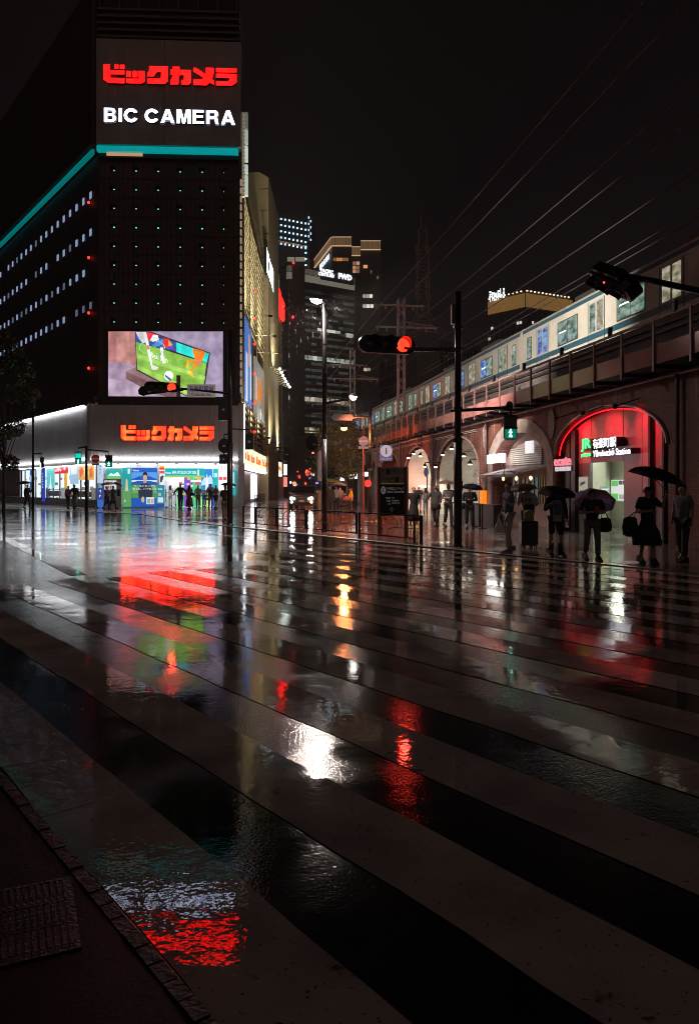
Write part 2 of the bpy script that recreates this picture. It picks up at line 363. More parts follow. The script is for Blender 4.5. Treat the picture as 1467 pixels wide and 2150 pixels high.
# left wall
MB().box(0, 40, 7.5, 26.05, -.3, 0, LF).build('side_wall', darkwall_l, store)
MB().box(0, 40, 26.75, 38.5, -.3, .5, LF).build('upper_side_wall', darkwall_l, store)
MB().box(0, 40, 0, .6, -.3, 0, LF).build('plinth', concrete, store)
lw = E('slit_window_glow', (.45, .62, .95), .5); lw2 = E('slit_window_glow_dim', (.32, .45, .7), .25)
k = 0
for zz, off in ((23.55, 1.64), (20.75, 1.64), (18.0, 3.2), (15.25, 1.64)):
    for c in range(20):
        if random.random() < .06: continue
        u = 40 - off - 1.6 * c
        MB().box(u - .19, u + .19, zz - .25, zz + .25, .0, .05, LF).build('slit_window', lw if random.random() < .75 else lw2, store)
for py in (425, 541, 657, 773):
    u, z = fl(188, py, .12); b = MB().lathe([(.02, -.11), (.09, -.07), (.11, 0), (.09, .07), (.02, .11)], 8, lambda x, y, zz, u=u, z=z: LF(u + x, z + zz, .16 + y))
    o = b.build('warning_lamp', E('red_warning_lamp', (1, .03, .02), 3.), store, smooth=True)
    MB().box(u - .03, u + .03, z - .03, z + .03, 0, .08, LF).build('bracket', dark_metal, o)
# lower white fascia and light strips
FZ0, FZ1 = 3.55, 7.54
for i in range(9):
    a, b = -.42 + (W + .42) / 9 * i, -.42 + (W + .42) / 9 * (i + 1)
    MB().box(a + .004, b - .004, FZ0, FZ1, 0, .72, BF).build('fascia_panel', whitepanel, store)
for i in range(20):
    a, b = 40 / 20 * i, 40 / 20 * (i + 1)
    MB().box(a + .004, b - (.46 if i == 19 else .004), FZ0, FZ1, 0, .70 + .004 * (i % 2), LF).build('fascia_panel', whitepanel, store)
strip_w = E('white_led_strip', (.93, .96, 1.), 14.); strip_b = E('white_led_strip_soft', (.93, .96, 1.), 9.)
MB().box(0, 39.4, FZ1 - .01, FZ1 + .05, .83, .90, LF).build('top_light_strip', strip_w, store)
MB().box(0, 39.4, FZ1 + .051, FZ1 + .12, .70, .95, LF).build('light_hood', dark_metal, store)
MB().box(0, 39.4, FZ0 + .02, FZ0 + .10, .80, .88, LF).build('bottom_light_strip', strip_b, store)
MB().box(-.3, W, FZ0 + .02, FZ0 + .10, .82, .90, BF).build('bottom_light_strip', strip_b, store)
MB().box(-.4, W, FZ0 - .28, FZ0 - .003, .0, .80, BF).build('soffit_beam', M('pale_soffit', (.55, .54, .54), .4, var=.1), store)
MB().box(0, 39.6, FZ0 - .28, FZ0 - .003, .0, .78, LF).build('soffit_beam', MATS['pale_soffit'], store)
MB().box(W - .02, W + .35, FZ0 - 3.5, FZ1 + .2, -.4, .5, BF).build('corner_post', M('pale_corner_post', (.5, .5, .52), .4, var=.1), store)
MB().box(W + .36, W + .42, FZ0 - .2, FZ1 + .1, .1, .46, BF).build('corner_light', E('corner_led', (.85, .92, 1.), 4.), store)
# dark ledge between fascia and screen
MB().box(.1, W - .1, FZ1 + .003, 8.2, -.2, .5, BF).build('ledge', M('ledge_tarpaulin', (.03, .014, .016), .35, var=.4, scale=3, bump=.9, bscale=4), store)
MB().box(0, W, 8.2, 13.2, -.3, -.1, BF).build('screen_backing_wall', darkwall, store)
# teal light band and the sign block above
teal = E('teal_light_band', (.0, .36, .37), .75)
z0, z1 = fb(350, 327)[1], fb(350, 316)[1]
for i in range(5): MB().box(.05 + i * 2.05, .05 + i * 2.05 + 2.03, z0, z1, .2, .62, BF).build('teal_band', teal, store)
for i in range(20): MB().box(2 * i, 2 * i + (1.98 if i < 19 else 1.75), z0, z1, .2, .40, LF).build('teal_band', E('teal_light_band_side', (.0, .34, .34), .42), store)
MB().box(.1, W - .1, z0 - .35, z0 - .01, -.1, .3, BF).build('band_tray', dark_metal, store)
MB().box(.7, 3.3, z0 - .22, z0 - .02, .31, .42, BF).build('warm_lamp_cover', E('warm_cover_glow', (1., .55, .3), .5), store)
for i in range(2):
    a, b = (0.02, 4.93) if i == 0 else (4.95, W + .14)
    MB().box(a, b, z1 + .12, 34.3, -.3, .60, BF).build('sign_panel', greypanel, store)
for i in range(5):
    zz = 34.45 + i * .5
    MB().box(.05, W + .1, zz, zz + .16, .2, .55, BF).build('roof_louvre', M('roof_louvre_metal', (.11, .09, .075), .5, .4, var=.2), store)
for i in range(8): MB().box(.1 + i * 1.43, .2 + i * 1.43, 34.31, 38.4, -.05, .18, BF).build('roof_post', MATS['roof_louvre_metal'], store)
MB().box(.1, W, 34.31, 38.4, -.5, -.2, BF).build('roof_screen', M('roof_dark', (.03, .025, .022), .7), store)
# curved street wall
CVP = [(56.45, -8.12), (62, -8.55), (68, -8.9), (75, -9.2), (83, -9.45), (95, -9.65), (106, -9.6)]
def cv(Y):
    for (a, xa), (b, xb) in zip(CVP[:-1], CVP[1:]):
        if Y <= b: break
    t = (Y - a) / (b - a); return xa + (xb - xa) * t
def cvs(Y): return (cv(Y - 3 if Y > 60 else Y) + 2 * cv(Y) + cv(min(106, Y + 3))) / 4 if Y > 59 else cv(Y)
def cpt(Y, z, out=0.):
    d = (cvs(min(106, Y + .5)) - cvs(max(56.5, Y - .5))); return Vector((cvs(Y) + out, Y - out * d, z))
YS = [56.5 + (106 - 56.5) * i / 26 for i in range(27)]
def cstrip(z0, z1, o0, o1, ya=56.5, yb=106, n=26):
    m = MB(); ys = [ya + (yb - ya) * i / n for i in range(n + 1)]
    for a, b in zip(ys[:-1], ys[1:]):
        m._add([cpt(a, z0, o0), cpt(a, z0, o1), cpt(a, z1, o1), cpt(a, z1, o0), cpt(b, z0, o0), cpt(b, z0, o1), cpt(b, z1, o1), cpt(b, z1, o0)],
               [(1, 2, 6, 5), (2, 3, 7, 6), (0, 1, 5, 4)] + ([(0, 3, 2, 1)] if a == ys[0] else []) + ([(4, 5, 6, 7)] if b == ys[-1] else []))
    return m
for Yf in (59.5, 67, 75, 84, 94):  # added floodlights that brighten the louvred wall
    p = cpt(Yf, 5.45, 2.0); fl_ = MB().lathe([(.05, -.12), (.16, -.1), (.18, .06), (.14, .07)], 10, lambda x, y, z: p + Vector((x, y, z))).build('floodlight', dark_metal, store)
    MB().lathe([(.01, .075), (.13, .072)], 10, lambda x, y, z: p + Vector((x, y, z))).build('lamp_glass', E('added_flood_glass', (1., .92, .7), 5.), fl_)
    MB().tube([cpt(Yf, 5.1, .2), cpt(Yf, 5.35, 1.95)], .03, 5).build('arm', dark_metal, fl_)
    l = bpy.data.lights.new('added_flood_light', 'SPOT'); l.energy = 4600; l.color = (1., .91, .70); l.spot_size = R(110); l.spot_blend = .7; l.shadow_soft_size = .3
    lo = bpy.data.objects.new('added_flood_light', l); COL.objects.link(lo); lo.parent = store; lo.location = p + Vector((0, 0, .12)) - BCO; lo.rotation_euler = (cpt(min(104, Yf + 3), 19, -.4) - p).to_track_quat('-Z', 'Y').to_euler()
cstrip(4.9, 25.2, -1.2, -.02).build('curved_wall', M('curved_wall_dark', (.05, .042, .03), .5, var=.3, scale=.5), store)  # wall coloured dark so the gaps between louvres read as shade
cstrip(0., 3.0, -1.2, -.6).build('curved_base_wall', M('curved_base_pink', (.45, .38, .40), .45, var=.25, scale=.4), store)
gold = M('gold_louvre', (.55, .47, .28), .38, .35, var=.15, scale=1)
for i in range(15):
    z = 15.5 + i * .66; yb = 106 if i > 2 else 92 + i * 5
    cstrip(z, z + .27, -.015, .09, 58.5 if i % 6 else 56.6, yb, 22).build('louvre', gold, store)
for i in range(6):
    z = 5.35 + i * .56
    cstrip(z, z + .2, -.015, .08, 59, 105, 20).build('louvre', M('copper_louvre', (.55, .42, .26), .35, .4, var=.15), store)
for Y in (58.6, 66, 74, 82, 90, 98, 105.8):
    MB().tube([cpt(Y, 5.1, .12), cpt(Y, 25.1, .12)], .05, 6).build('louvre_post', MATS['copper_louvre'], store)
for i, (px, py) in enumerate(((536, 611), (534, 669), (534, 722), (582, 702), (533, 784), (532, 847), (532, 907), (578, 895), (578, 924))):
    Y = F * 9 / (CX - px); p = at(px, py, Y); p.x = cvs(min(105, max(57, Y))) + .12
    MB().lathe([(.02, -.14), (.12, -.09), (.14, 0), (.12, .09), (.02, .14)], 8, lambda x, y, z, p=p: p + Vector((x, y, z))).build('warning_lamp', MATS['red_warning_lamp'], store, smooth=True)
# lit sign band along the street with red script, and the lamp garland below it
yel = E('lit_sign_band', (1., .93, .62), 1.25); yw = E('lit_sign_band_white', (.95, .98, .9), 1.3)
bys = [56.7, 60.2, 65, 71, 78.5, 88, 95, 105.5]
for i, (a, b) in enumerate(zip(bys[:-1], bys[1:])):
    cstrip(3.32, 4.85, -.1, .22, a, b - .06, 5).build('lit_sign_panel', yw if i == 5 else yel, store)
    f = frame(cpt((a + b) / 2, 0, .235), cpt(b, 0) - cpt(a, 0)); hw = (b - a) * .36
    if i == 5: textfit('~3', f, -hw, hw, 4.05, 4.6, 0, .02, .01).build('lettering', M('sign_black', (.02, .02, .02), .5, var=0), store)
    else: textfit('BicCamera', f, -hw, hw, 3.7, 4.5, 0, .02, .02).build('lettering', E('sign_red_script', (1., .16, .02), 1.1), store)
cstrip(4.86, 5.15, -.5, .32).build('band_cornice', M('cornice_grey', (.30, .28, .27), .5), store)
for i in range(60):
    Y = 57 + i * .82 if i < 60 else 0
    p = cpt(Y, 3.12, .12)
    MB().lathe([(.03, -.17), (.16, -.06), (.17, .05), (.05, .17)], 6, lambda x, y, z, p=p: p + Vector((x, y, z))).build('garland_bulb', E('garland_bulb_%d' % (i % 3 > 0), (.9, .93, 1.), 7. if i % 3 else 4.), store)
for a, b, e_ in ((58.5, 66, None), (67.5, 73.5, None), (75.5, 81, 1), (82, 93, None), (94.5, 104, None)):
    cstrip(.35, 2.8, -.58, -.5, a, b, 4).build('shop_panel', E('lit_shop_panel', (.95, .95, 1.), 3.) if e_ else M('shop_panel_pink', (.5, .36, .36), .3, var=.2), store)
# corner lamps column, fin and setback tower
for i in range(26):
    z = 8.6 + i * .62
    MB().box(W + .02, W + .14, z, z + .42, -.35, -.15, BF).build('corner_lamp', E('corner_lamp_warm', (1., .72, .48), .35), store)
for i in range(22):
    z = 23.3 + i * .29
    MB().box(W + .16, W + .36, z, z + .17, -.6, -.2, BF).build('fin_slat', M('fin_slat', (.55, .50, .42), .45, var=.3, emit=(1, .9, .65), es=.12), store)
for i, (za, zb, s) in enumerate(((23.4, 24.9, .55), (25.1, 25.7, .55), (26.0, 27.1, .6), (27.3, 28.3, .4), (28.4, 29.6, .12))):
    MB().box(W + .38, W + .58, za, zb, -.7, -.3, BF).build('fin_panel', E('fin_panel_glow_%d' % i, (.85, .95, .85), s), store)
MB().box(W + .02, W + .16, 13.3, 34, -1.2, -.4, BF).build('fin_back', dark_metal, store)
tow = M('tower_beige', (.36, .29, .17), .6, var=.12, scale=.4, emit=(1., .75, .35), es=.0)
MB()._add([(-13.5, 86, 0), (-10.05, 84.4, 0), (-8.95, 84.0, 0), (-8.95, 96, 0), (-13.5, 96, 0), (-13.5, 86, 37), (-10.05, 84.4, 36.6), (-8.95, 84.0, 35.8), (-8.95, 96, 35.8), (-13.5, 96, 37)],
          [(0, 1, 6, 5), (1, 2, 7, 6), (2, 3, 8, 7), (3, 4, 9, 8), (4, 0, 5, 9), (5, 6, 7, 8, 9)]).build('setback_tower', tow, store)
for z in (27., 29.6, 32.2, 34.6):
    MB()._add([(-10.05, 84.395, z), (-8.94, 83.99, z), (-8.94, 83.99, z + .06), (-10.05, 84.395, z + .06)], [(0, 1, 2, 3)]).build('tower_joint', dark_metal, store)
# core and roof so the block is solid
MB()._add([(-18.3, 57.5, 3.6), (-10.5, 57.8, 3.6), (-11.5, 105, 3.6), (-46, 95, 3.6), (-18.3, 57.5, 34), (-10.5, 57.8, 34), (-11.5, 105, 26), (-46, 95, 34)],
          [(0, 3, 2, 1), (4, 5, 6, 7), (0, 1, 5, 4), (1, 2, 6, 5), (2, 3, 7, 6), (3, 0, 4, 7)]).build('core', M('core_dark', (.02, .018, .018), .8), store)

# ------------------------------------------------------------------ red katakana and white latin letter signs
GLY = [[[(0, 0), (65, 0), (65, 68), (205, 70), (205, 116), (68, 116), (68, 160), (205, 160), (205, 218), (45, 218), (0, 178)], [(108, 4), (147, 4), (147, 52), (108, 52)], [(163, 4), (205, 4), (205, 52), (163, 52)]],
       [[(125, 0), (182, 0), (182, 120), (150, 145), (10, 145), (0, 135), (0, 92), (125, 92)], [(0, 4), (48, 4), (48, 74), (0, 74)], [(62, 2), (110, 2), (110, 74), (62, 74)]],
       [[(20, 0), (203, 0), (203, 170), (170, 205), (10, 205), (0, 195), (0, 145), (125, 145), (135, 130), (135, 65), (95, 65), (60, 120), (0, 120), (0, 75), (20, 60)]],
       [[(20, 0), (85, 0), (85, 35), (200, 35), (200, 180), (170, 210), (105, 210), (105, 155), (130, 150), (130, 95), (85, 95), (75, 150), (75, 200), (65, 210), (0, 210), (0, 155), (10, 140), (20, 95), (0, 95), (0, 35), (20, 35)]],
       [[(0, 5), (25, 5), (112, 72), (124, 58), (124, 0), (200, 0), (200, 60), (183, 130), (202, 150), (202, 196), (160, 172), (130, 205), (0, 205), (0, 145), (78, 140), (102, 120), (0, 46)]],
       [[(0, 0), (200, 0), (200, 48), (0, 48)], [(0, 66), (200, 66), (200, 165), (155, 203), (0, 203), (0, 155), (110, 155), (130, 145), (130, 114), (0, 114)]]]
GOF = [(95, 167), (318, 240), (525, 182), (755, 185), (978, 190), (1203, 192)]
def litprism(m, poly, z0, z1, f):                                    # box letter: dark returns, lit face
    n = len(poly); m.cur = 1; m._add([f(x, y, z1 + .004) for x, y in poly], [tuple(range(n))]); m.cur = 0; m.prism(poly, z0, z1, f)
def kata(px0, px1, py0, py1, out, mat, label, plane=fb, fr=BF, loc=BCO):
    x0, zt = plane(px0, py0, out); x1, zb = plane(px1, py1, out)
    s = thing('sign', label, 'sign', tuple(fr(x0, 0, out)))
    f = lambda gx, gy, z: fr(x0 + (gx - 95) / 1308 * (x1 - x0), zt - (gy - 165) / 232 * (zt - zb), out + z)
    for g, (ox, oy) in zip(GLY, GOF):
        m = MB()
        for poly in g: litprism(m, [(ox + a, oy + b - (ox - 95) * .012) for a, b in poly], .0, .18, f)
        m.build('letter', [black_metal, mat], s)
    return s
def ledmat(name, c1, c2, s, n):
    m = bpy.data.materials.new(name); m.use_nodes = True; t = m.node_tree; b = t.nodes['Principled BSDF']; L = t.links.new
    g = t.nodes.new('ShaderNodeTexCoord'); v = t.nodes.new('ShaderNodeTexVoronoi'); v.inputs['Scale'].default_value = n; v.inputs['Randomness'].default_value = .15
    L(g.outputs['Object'], v.inputs['Vector']); r = t.nodes.new('ShaderNodeValToRGB'); L(v.outputs['Distance'], r.inputs[0])
    r.color_ramp.elements[0].position = .25; r.color_ramp.elements[1].position = .5
    r.color_ramp.elements[0].color = (*c1, 1); r.color_ramp.elements[1].color = (*c2, 1)
    b.inputs['Base Color'].default_value = (.1, .01, .01, 1); L(r.outputs[0], b.inputs['Emission Color']); b.inputs['Emission Strength'].default_value = s
    MATS[name] = m; return m
redled = ledmat('red_led_letters', (1., .0025, .002), (.8, .001, .001), 14., 9.); redled2 = ledmat('red_led_letters_low', (1., .035, .005), (1., .006, .002), 13., 12.)
kata(219, 497, 137, 185.5, .62, redled, 'large glowing red katakana letters at the top of the corner store')
kata(256, 450, 893, 927, .74, redled2, 'glowing red katakana letters on the low white fascia of the corner store')
x0, zt = fb(220, 226, .62); x1, zb = fb(494, 265, .62)
s = thing('sign', 'white lit latin letter sign below the high red letters on the store', 'sign', tuple(BF(x0, 0, .62)))
wl = ledmat('white_led_letters', (.80, .86, 1.), (.55, .64, .95), 5., 8.)
full = None
# split into single letters by connected pieces in x
def split_letters(m, ux, parent, mat, name='letter'):
    n = len(m.v); par = list(range(n))
    def fd(a):
        while par[a] != a: par[a] = par[par[a]]; a = par[a]
        return a
    for f in m.f:
        for a in f[1:]: par[fd(a)] = fd(f[0])
    gs = {}
    for fi, f in enumerate(m.f): gs.setdefault(fd(f[0]), []).append(f)
    items = []
    for g in gs.values():
        us = [Vector(m.v[i]).dot(ux) for f in g for i in f]; items.append([min(us), max(us), list(g)])
    items.sort(key=lambda a: a[0]); out = []
    for it in items:
        if out and it[0] < out[-1][1] - .12 * (out[-1][1] - out[-1][0]): out[-1][1] = max(out[-1][1], it[1]); out[-1][2] += it[2]
        else: out.append(it)
    for a, b, fs in out:
        idx = sorted({i for f in fs for i in f}); mp = {i: k for k, i in enumerate(idx)}
        q = MB(); q._add([m.v[i] for i in idx], [tuple(mp[i] for i in f) for f in fs]); q.build(name, mat, parent)
gl_ = dict(
 B=([[(0, 0), (0, 100), (52, 100), (68, 95), (75, 82), (75, 70), (70, 58), (60, 53), (72, 48), (80, 36), (80, 22), (73, 8), (58, 0)]], [[(22, 18), (22, 43), (50, 43), (58, 38), (58, 24), (50, 18)], [(22, 60), (22, 83), (47, 83), (54, 79), (54, 65), (47, 60)]], 84),
 I=([[(0, 0), (0, 100), (22, 100), (22, 0)]], [], 22),
 E=([[(0, 0), (0, 100), (72, 100), (72, 81), (22, 81), (22, 61), (67, 61), (67, 43), (22, 43), (22, 19), (74, 19), (74, 0)]], [], 76),
 M=([[(0, 0), (0, 100), (31, 100), (47, 34), (63, 100), (94, 100), (94, 0), (74, 0), (74, 76), (56, 0), (38, 0), (20, 76), (20, 0)]], [], 94),
 A=([[(0, 0), (34, 100), (59, 100), (93, 0), (70, 0), (63, 21), (30, 21), (23, 0)]], [[(36, 39), (57, 39), (46.5, 74)]], 93),
 R=([[(0, 0), (0, 100), (56, 100), (72, 95), (80, 82), (80, 70), (74, 56), (64, 50), (74, 44), (78, 34), (80, 8), (84, 0), (61, 0), (58, 26), (54, 36), (46, 40), (22, 40), (22, 0)]], [[(22, 58), (22, 82), (50, 82), (57, 78), (57, 63), (50, 58)]], 86))
arc_ = lambda r0, a0, a1, n, cx=46, cy=50, sx=1., sy=1.06: [(cx + r0 * sx * math.cos(R(a0 + (a1 - a0) * i / n)), cy + r0 * sy * math.sin(R(a0 + (a1 - a0) * i / n))) for i in range(n + 1)]
gl_['C'] = ([arc_(48, 28, 332, 22) + arc_(26, 325, 35, 18)], [], 90)
def latin(word, fr, x0, x1, z0, z1, out, ext, parent, mat):
    adv = []; x = 0.
    for ch in word: adv.append(x); x += (gl_[ch][2] + 13) if ch != ' ' else 34
    tot = x - 13; q = (x1 - x0) / tot; hz = (z1 - z0) / 100.
    for ch, ax in zip(word, adv):
        if ch == ' ': continue
        outer, inner, _ = gl_[ch]; m = MB()
        for poly in outer:
            if not inner: litprism(m, [(a, b) for a, b in poly], 0, ext, lambda a, b, z: fr(x0 + (ax + a) * q, z0 + b * hz, out + z)); continue
            from mathutils.geometry import tessellate_polygon
            loops = [[Vector((a, b, 0)) for a, b in p] for p in [poly] + inner]; flatv = [v for l in loops for v in l]; tris = tessellate_polygon(loops)
            m.cur = 1; m._add([fr(x0 + (ax + v.x) * q, z0 + v.y * hz, out + ext) for v in flatv], [tuple(t_) for t_ in tris]); m.cur = 0
            for l in loops: m._add([fr(x0 + (ax + v.x) * q, z0 + v.y * hz, out + z) for z in (0, ext) for v in l], [(i, (i + 1) % len(l), len(l) + (i + 1) % len(l), len(l) + i) for i in range(len(l))])
        m.build('letter', [black_metal, mat], parent)
latin('BIC CAMERA', BF, x0, x1, zb + .05, zt - .08, .62, .15, s, wl)
# signs on the curved side
f = frame(cpt(80.5, 0, .3), cpt(92, 0) - cpt(80.5, 0))
s = thing('sign', 'narrow white lit lettering high on the curved louvred wall', 'sign', tuple(cpt(80.5, 0, .3)))
latin('BIC CAMERA', f, 0, 11.3, 24.4, 27.0, 0, .3, s, E('side_sign_white', (.75, .88, 1.), 4.))
s = thing('sign', 'red lit katakana at the far end of the curved louvred wall', 'sign', tuple(cpt(93, 0, .3)))
f2 = frame(cpt(93, 0, .3), cpt(105, 0) - cpt(93, 0))
for g, (ox, oy) in zip(GLY, GOF):
    m = MB()
    for poly in g: m.prism([((ox + a - 95) / 1308 * 12, 27.2 - (oy + b - 165) / 232 * 2.9) for a, b in poly], 0, .35, f2)
    m.build('letter', E('side_sign_red', (1., .01, .008), 4.), s)
# ================================================================== video screen over the entrance
ECACHE = {}
def EC(c, s):
    k = tuple(round(x, 3) for x in c) + (round(s, 2),)
    if k not in ECACHE: ECACHE[k] = E('glow_%d' % len(ECACHE), c, s)
    return ECACHE[k]
def flat(o, name, fr, layers, out, step=.004, parent_label=None):
    """flat picture: layers of (colour, strength, polygon in face coordinates), each a few mm proud of the one below"""
    m = MB(); mats = []
    for i, (c, s, poly) in enumerate(layers):
        mt = EC(c, s)
        if mt not in mats: mats.append(mt)
        m.cur = mats.index(mt); m._add([fr(x, z, out + i * step) for x, z in poly], [tuple(range(len(poly)))])
    return m.build(name, mats, o)
scr = thing('video_screen', 'large lit video screen showing a football match above the store entrance', 'screen', tuple(BF(5, 8.2, .2)))
zc = lambda x, y, o=.2: fb(220 + x / 4.89, 680 + y / 4.89, o)
def circ(cx, cy, rx, ry, n=14): return [(cx + rx * math.cos(2 * math.pi * i / n), cy + ry * math.sin(2 * math.pi * i / n)) for i in range(n)]
x0, zb = zc(20, 765); x1, zt = zc(1235, 62)
MB().box(x0, x1, zb, zt, -.05, .18, BF).build('frame', black_metal, scr)
S = 1.3
SC = [((.30, .24, .36), S, [(38, 78), (1213, 78), (1213, 750), (38, 750)]), ((.40, .17, .16), S, [(38, 78), (318, 78), (330, 440), (210, 400), (38, 390)]),
      ((.46, .21, .19), S, [(120, 78), (250, 78), (262, 415), (120, 395)]),
      ((.33, .23, .33), S, [(38, 392), (210, 402), (335, 470), (700, 750), (38, 750)]), ((.40, .30, .40), S, [(38, 560), (300, 600), (560, 750), (38, 750)]),
      ((.16, .08, .09), S, [(218, 490), (338, 437), (560, 590), (790, 745), (640, 750), (430, 680), (218, 560)]), ((.24, .13, .14), S, [(218, 492), (338, 440), (540, 585), (470, 600)]),
      ((.03, .03, .04), S, [(312, 80), (480, 80), (1084, 298), (1014, 750), (850, 750), (328, 480)]),
      ((.22, .45, .06), S, [(322, 185), (620, 270), (1045, 405), (1000, 750), (870, 750), (337, 468)]), ((.30, .55, .10), S, [(330, 300), (1035, 540), (1028, 580), (334, 350)]),
      ((.30, .55, .10), S, [(335, 420), (980, 700), (960, 750), (900, 750), (337, 460)]),
      ((.03, .09, .32), S, [(322, 84), (735, 190), (735, 285), (322, 185)]), ((.02, .70, .62), S, [(735, 190), (905, 250), (1072, 305), (1048, 402), (915, 350), (735, 288)]),
      ((.60, .58, .62), S, [(322, 84), (430, 84), (445, 170), (395, 205), (350, 150)]), ((.75, .02, .03), S, [(425, 84), (545, 112), (520, 190), (470, 180), (440, 140)]), ((.8, .78, .8), S, [(500, 112), (550, 120), (560, 170), (495, 185), (470, 165)]),
      ((.75, .72, .75), S, [(398, 88), (428, 88), (452, 180), (475, 320), (495, 425), (555, 448), (545, 468), (488, 476), (448, 310), (430, 220)]), ((.6, .2, .15), S, [(428, 220), (455, 220), (462, 262), (440, 266)]),
      ((.06, .25, .60), S, [(488, 225), (545, 170), (600, 160), (600, 210), (520, 245)]), ((.75, .02, .03), S, [(605, 150), (662, 155), (655, 248), (600, 240)]), ((.75, .4, .1), S, [(662, 165), (700, 215), (680, 235), (655, 225)]), ((.25, .05, .45), S, [(680, 225), (728, 255), (722, 280), (672, 245)]),
      ((.75, .75, .8), S, [(572, 245), (603, 245), (608, 340), (606, 385), (634, 402), (600, 410), (580, 310)]),
      ((.85, .20, .01), S, [(905, 250), (985, 270), (1035, 290), (1025, 335), (990, 405), (945, 440), (895, 490), (880, 480), (930, 408), (875, 398), (860, 440), (850, 375), (925, 380)]),
      ((.85, .50, .02), S, [(850, 372), (876, 395), (850, 465), (832, 445)]), ((.85, .55, .05), S, [(855, 480), (895, 492), (926, 556), (890, 540), (850, 500)]), ((.62, .22, .16), S, [(928, 378), (985, 372), (990, 400), (945, 415)]),
      ((.80, .80, .84), S, circ(660, 535, 46, 50)), ((.05, .12, .4), S, [(622, 520), (690, 570), (680, 590), (625, 545)])]
pic = flat(scr, 'picture', BF, [(c, s, [zc(*p) for p in poly]) for c, s, poly in SC], .2)
for i_, ms in enumerate(pic.data.materials):                         # picture grain: soft blotches and led dots
    m2 = ms.copy(); m2.name = 'screen_%d' % i_; t_ = m2.node_tree; b_ = t_.nodes['Principled BSDF']; base = b_.inputs['Emission Color'].default_value[:]
    co_ = t_.nodes.new('ShaderNodeTexCoord'); n_ = t_.nodes.new('ShaderNodeTexNoise'); n_.inputs['Scale'].default_value = 1.3; n_.inputs['Detail'].default_value = 7; t_.links.new(co_.outputs['Object'], n_.inputs['Vector'])
    r_ = t_.nodes.new('ShaderNodeValToRGB'); r_.color_ramp.elements[0].position = .3; r_.color_ramp.elements[1].position = .7; r_.color_ramp.elements[0].color = (*[c * .62 for c in base[:3]], 1); r_.color_ramp.elements[1].color = (*[c * 1.25 + .015 for c in base[:3]], 1)
    t_.links.new(n_.outputs['Fac'], r_.inputs[0]); t_.links.new(r_.outputs[0], b_.inputs['Emission Color']); pic.data.materials[i_] = m2
zo = Vector(zc(478, 345)); zx = Vector(zc(650, 405)) - zo; zy = Vector(zc(478, 290)) - zo
textfit('Real Skin', lambda x, y, z: BF(zo.x + zx.x * x + zy.x * y, zo.y + zx.y * x + zy.y * y, .32 + z), 0, 1, 0, 1, 0, .005, .01).build('caption', EC((.85, .85, .85), S), scr)
rg = MB()
for k in range(24):
    a, b = 2 * math.pi * k / 24, 2 * math.pi * (k + 1) / 24
    def pt(t, r): return BF(*zc(490 + 133 * r * math.cos(t), 245 + 70 * r * math.sin(t)), .325)
    rg.quad(pt(a, 1), pt(b, 1), pt(b, .96), pt(a, .96))
rg.build('ring_mark', EC((.25, .75, .5), S), scr)
x0, zb = zc(740, 770, .35); x1, zt = zc(780, 530, .35)
MB().box(x0, x1, zb, zt, .34, .46, BF).build('screen_camera_post', M('beige_box', (.45, .36, .3), .5), scr)
# steelwork right of the screen
x0, zb = zc(1225, 780); x1, zt = zc(1330, 60)
MB().box(x0, x1, zb, zt, -.1, .1, BF).build('side_cabinet', dark_metal, scr)

# ================================================================== shop front
shop = thing('storefront', 'brightly lit glazed shop front on the ground floor of the corner store', 'shop front', tuple(BF(0, 0, 0)))
sf = lambda x, y, o=.05: fb(200 + x / 4.89, 960 + y / 4.89, o)
shopwhite = M('shop_white', (.75, .75, .76), .35, var=.05)
lx0_ = fl(40, 1000)[0] - 8; ex0, ex1 = fb(346, 1000)[0], fb(455, 1000)[0]
MB().box(0, ex0, SWZ, FZ0 - .29, -.25, 0, BF).build('wall', shopwhite, shop)
MB().box(ex1, W, SWZ, FZ0 - .29, -.25, 0, BF).build('wall', shopwhite, shop)
MB().box(ex0, ex1, SWZ + .001, SWZ + .02, -6, -.1, BF).build('floor', M('shop_floor', (.6, .6, .6), .15, var=.1), shop)
MB().box(ex0, ex1, SWZ, FZ0 - .3, -6.2, -6, BF).build('back_wall', EC((.85, .95, 1.), 1.5), shop)  # wall itself glows to brighten the shop interior
MB().box(ex0 - .1, ex0, SWZ, FZ0 - .3, -6, -.25, BF).build('side_wall', shopwhite, shop)
MB().box(ex1, ex1 + .1, SWZ, FZ0 - .3, -6, -.25, BF).build('side_wall', shopwhite, shop)
MB().box(ex0 - .1, ex1 + .1, FZ0 - .32, FZ0 - .29, -6, -.25, BF).build('ceiling', shopwhite, shop)
for i in range(4):
    for j in range(2):
        a = ex0 + .3 + j * 1.75
        MB().box(a, a + 1.4, FZ0 - .36, FZ0 - .325, -1.4 - i * 1.3, -1.0 - i * 1.3, BF).build('ceiling_light', EC((.95, 1., 1.), 14), shop)
for i in range(7):
    a = .2 + i * 1.42
    MB().box(a, a + 1.2, FZ0 - .34, FZ0 - .285, .25, .42, BF).build('canopy_light', EC((.95, .98, 1.), 8), shop)
for i, (a, b, c, h) in enumerate(((0, .55, (.02, .55, .12), 1.6), (.6, 1.1, (.2, .05, .5), 2.4), (1.2, 1.9, (.05, .6, .25), 1.9), (2.0, 2.6, (.6, .8, .2), 1.5), (2.7, 3.4, (.02, .12, .6), 2.2))):
    MB().box(ex0 + .1 + a, ex0 + .1 + b, SWZ + .02, h, -5.2 + .6 * (i % 2), -4.8 + .6 * (i % 2), BF).build('display_rack', EC(c, .9), shop)
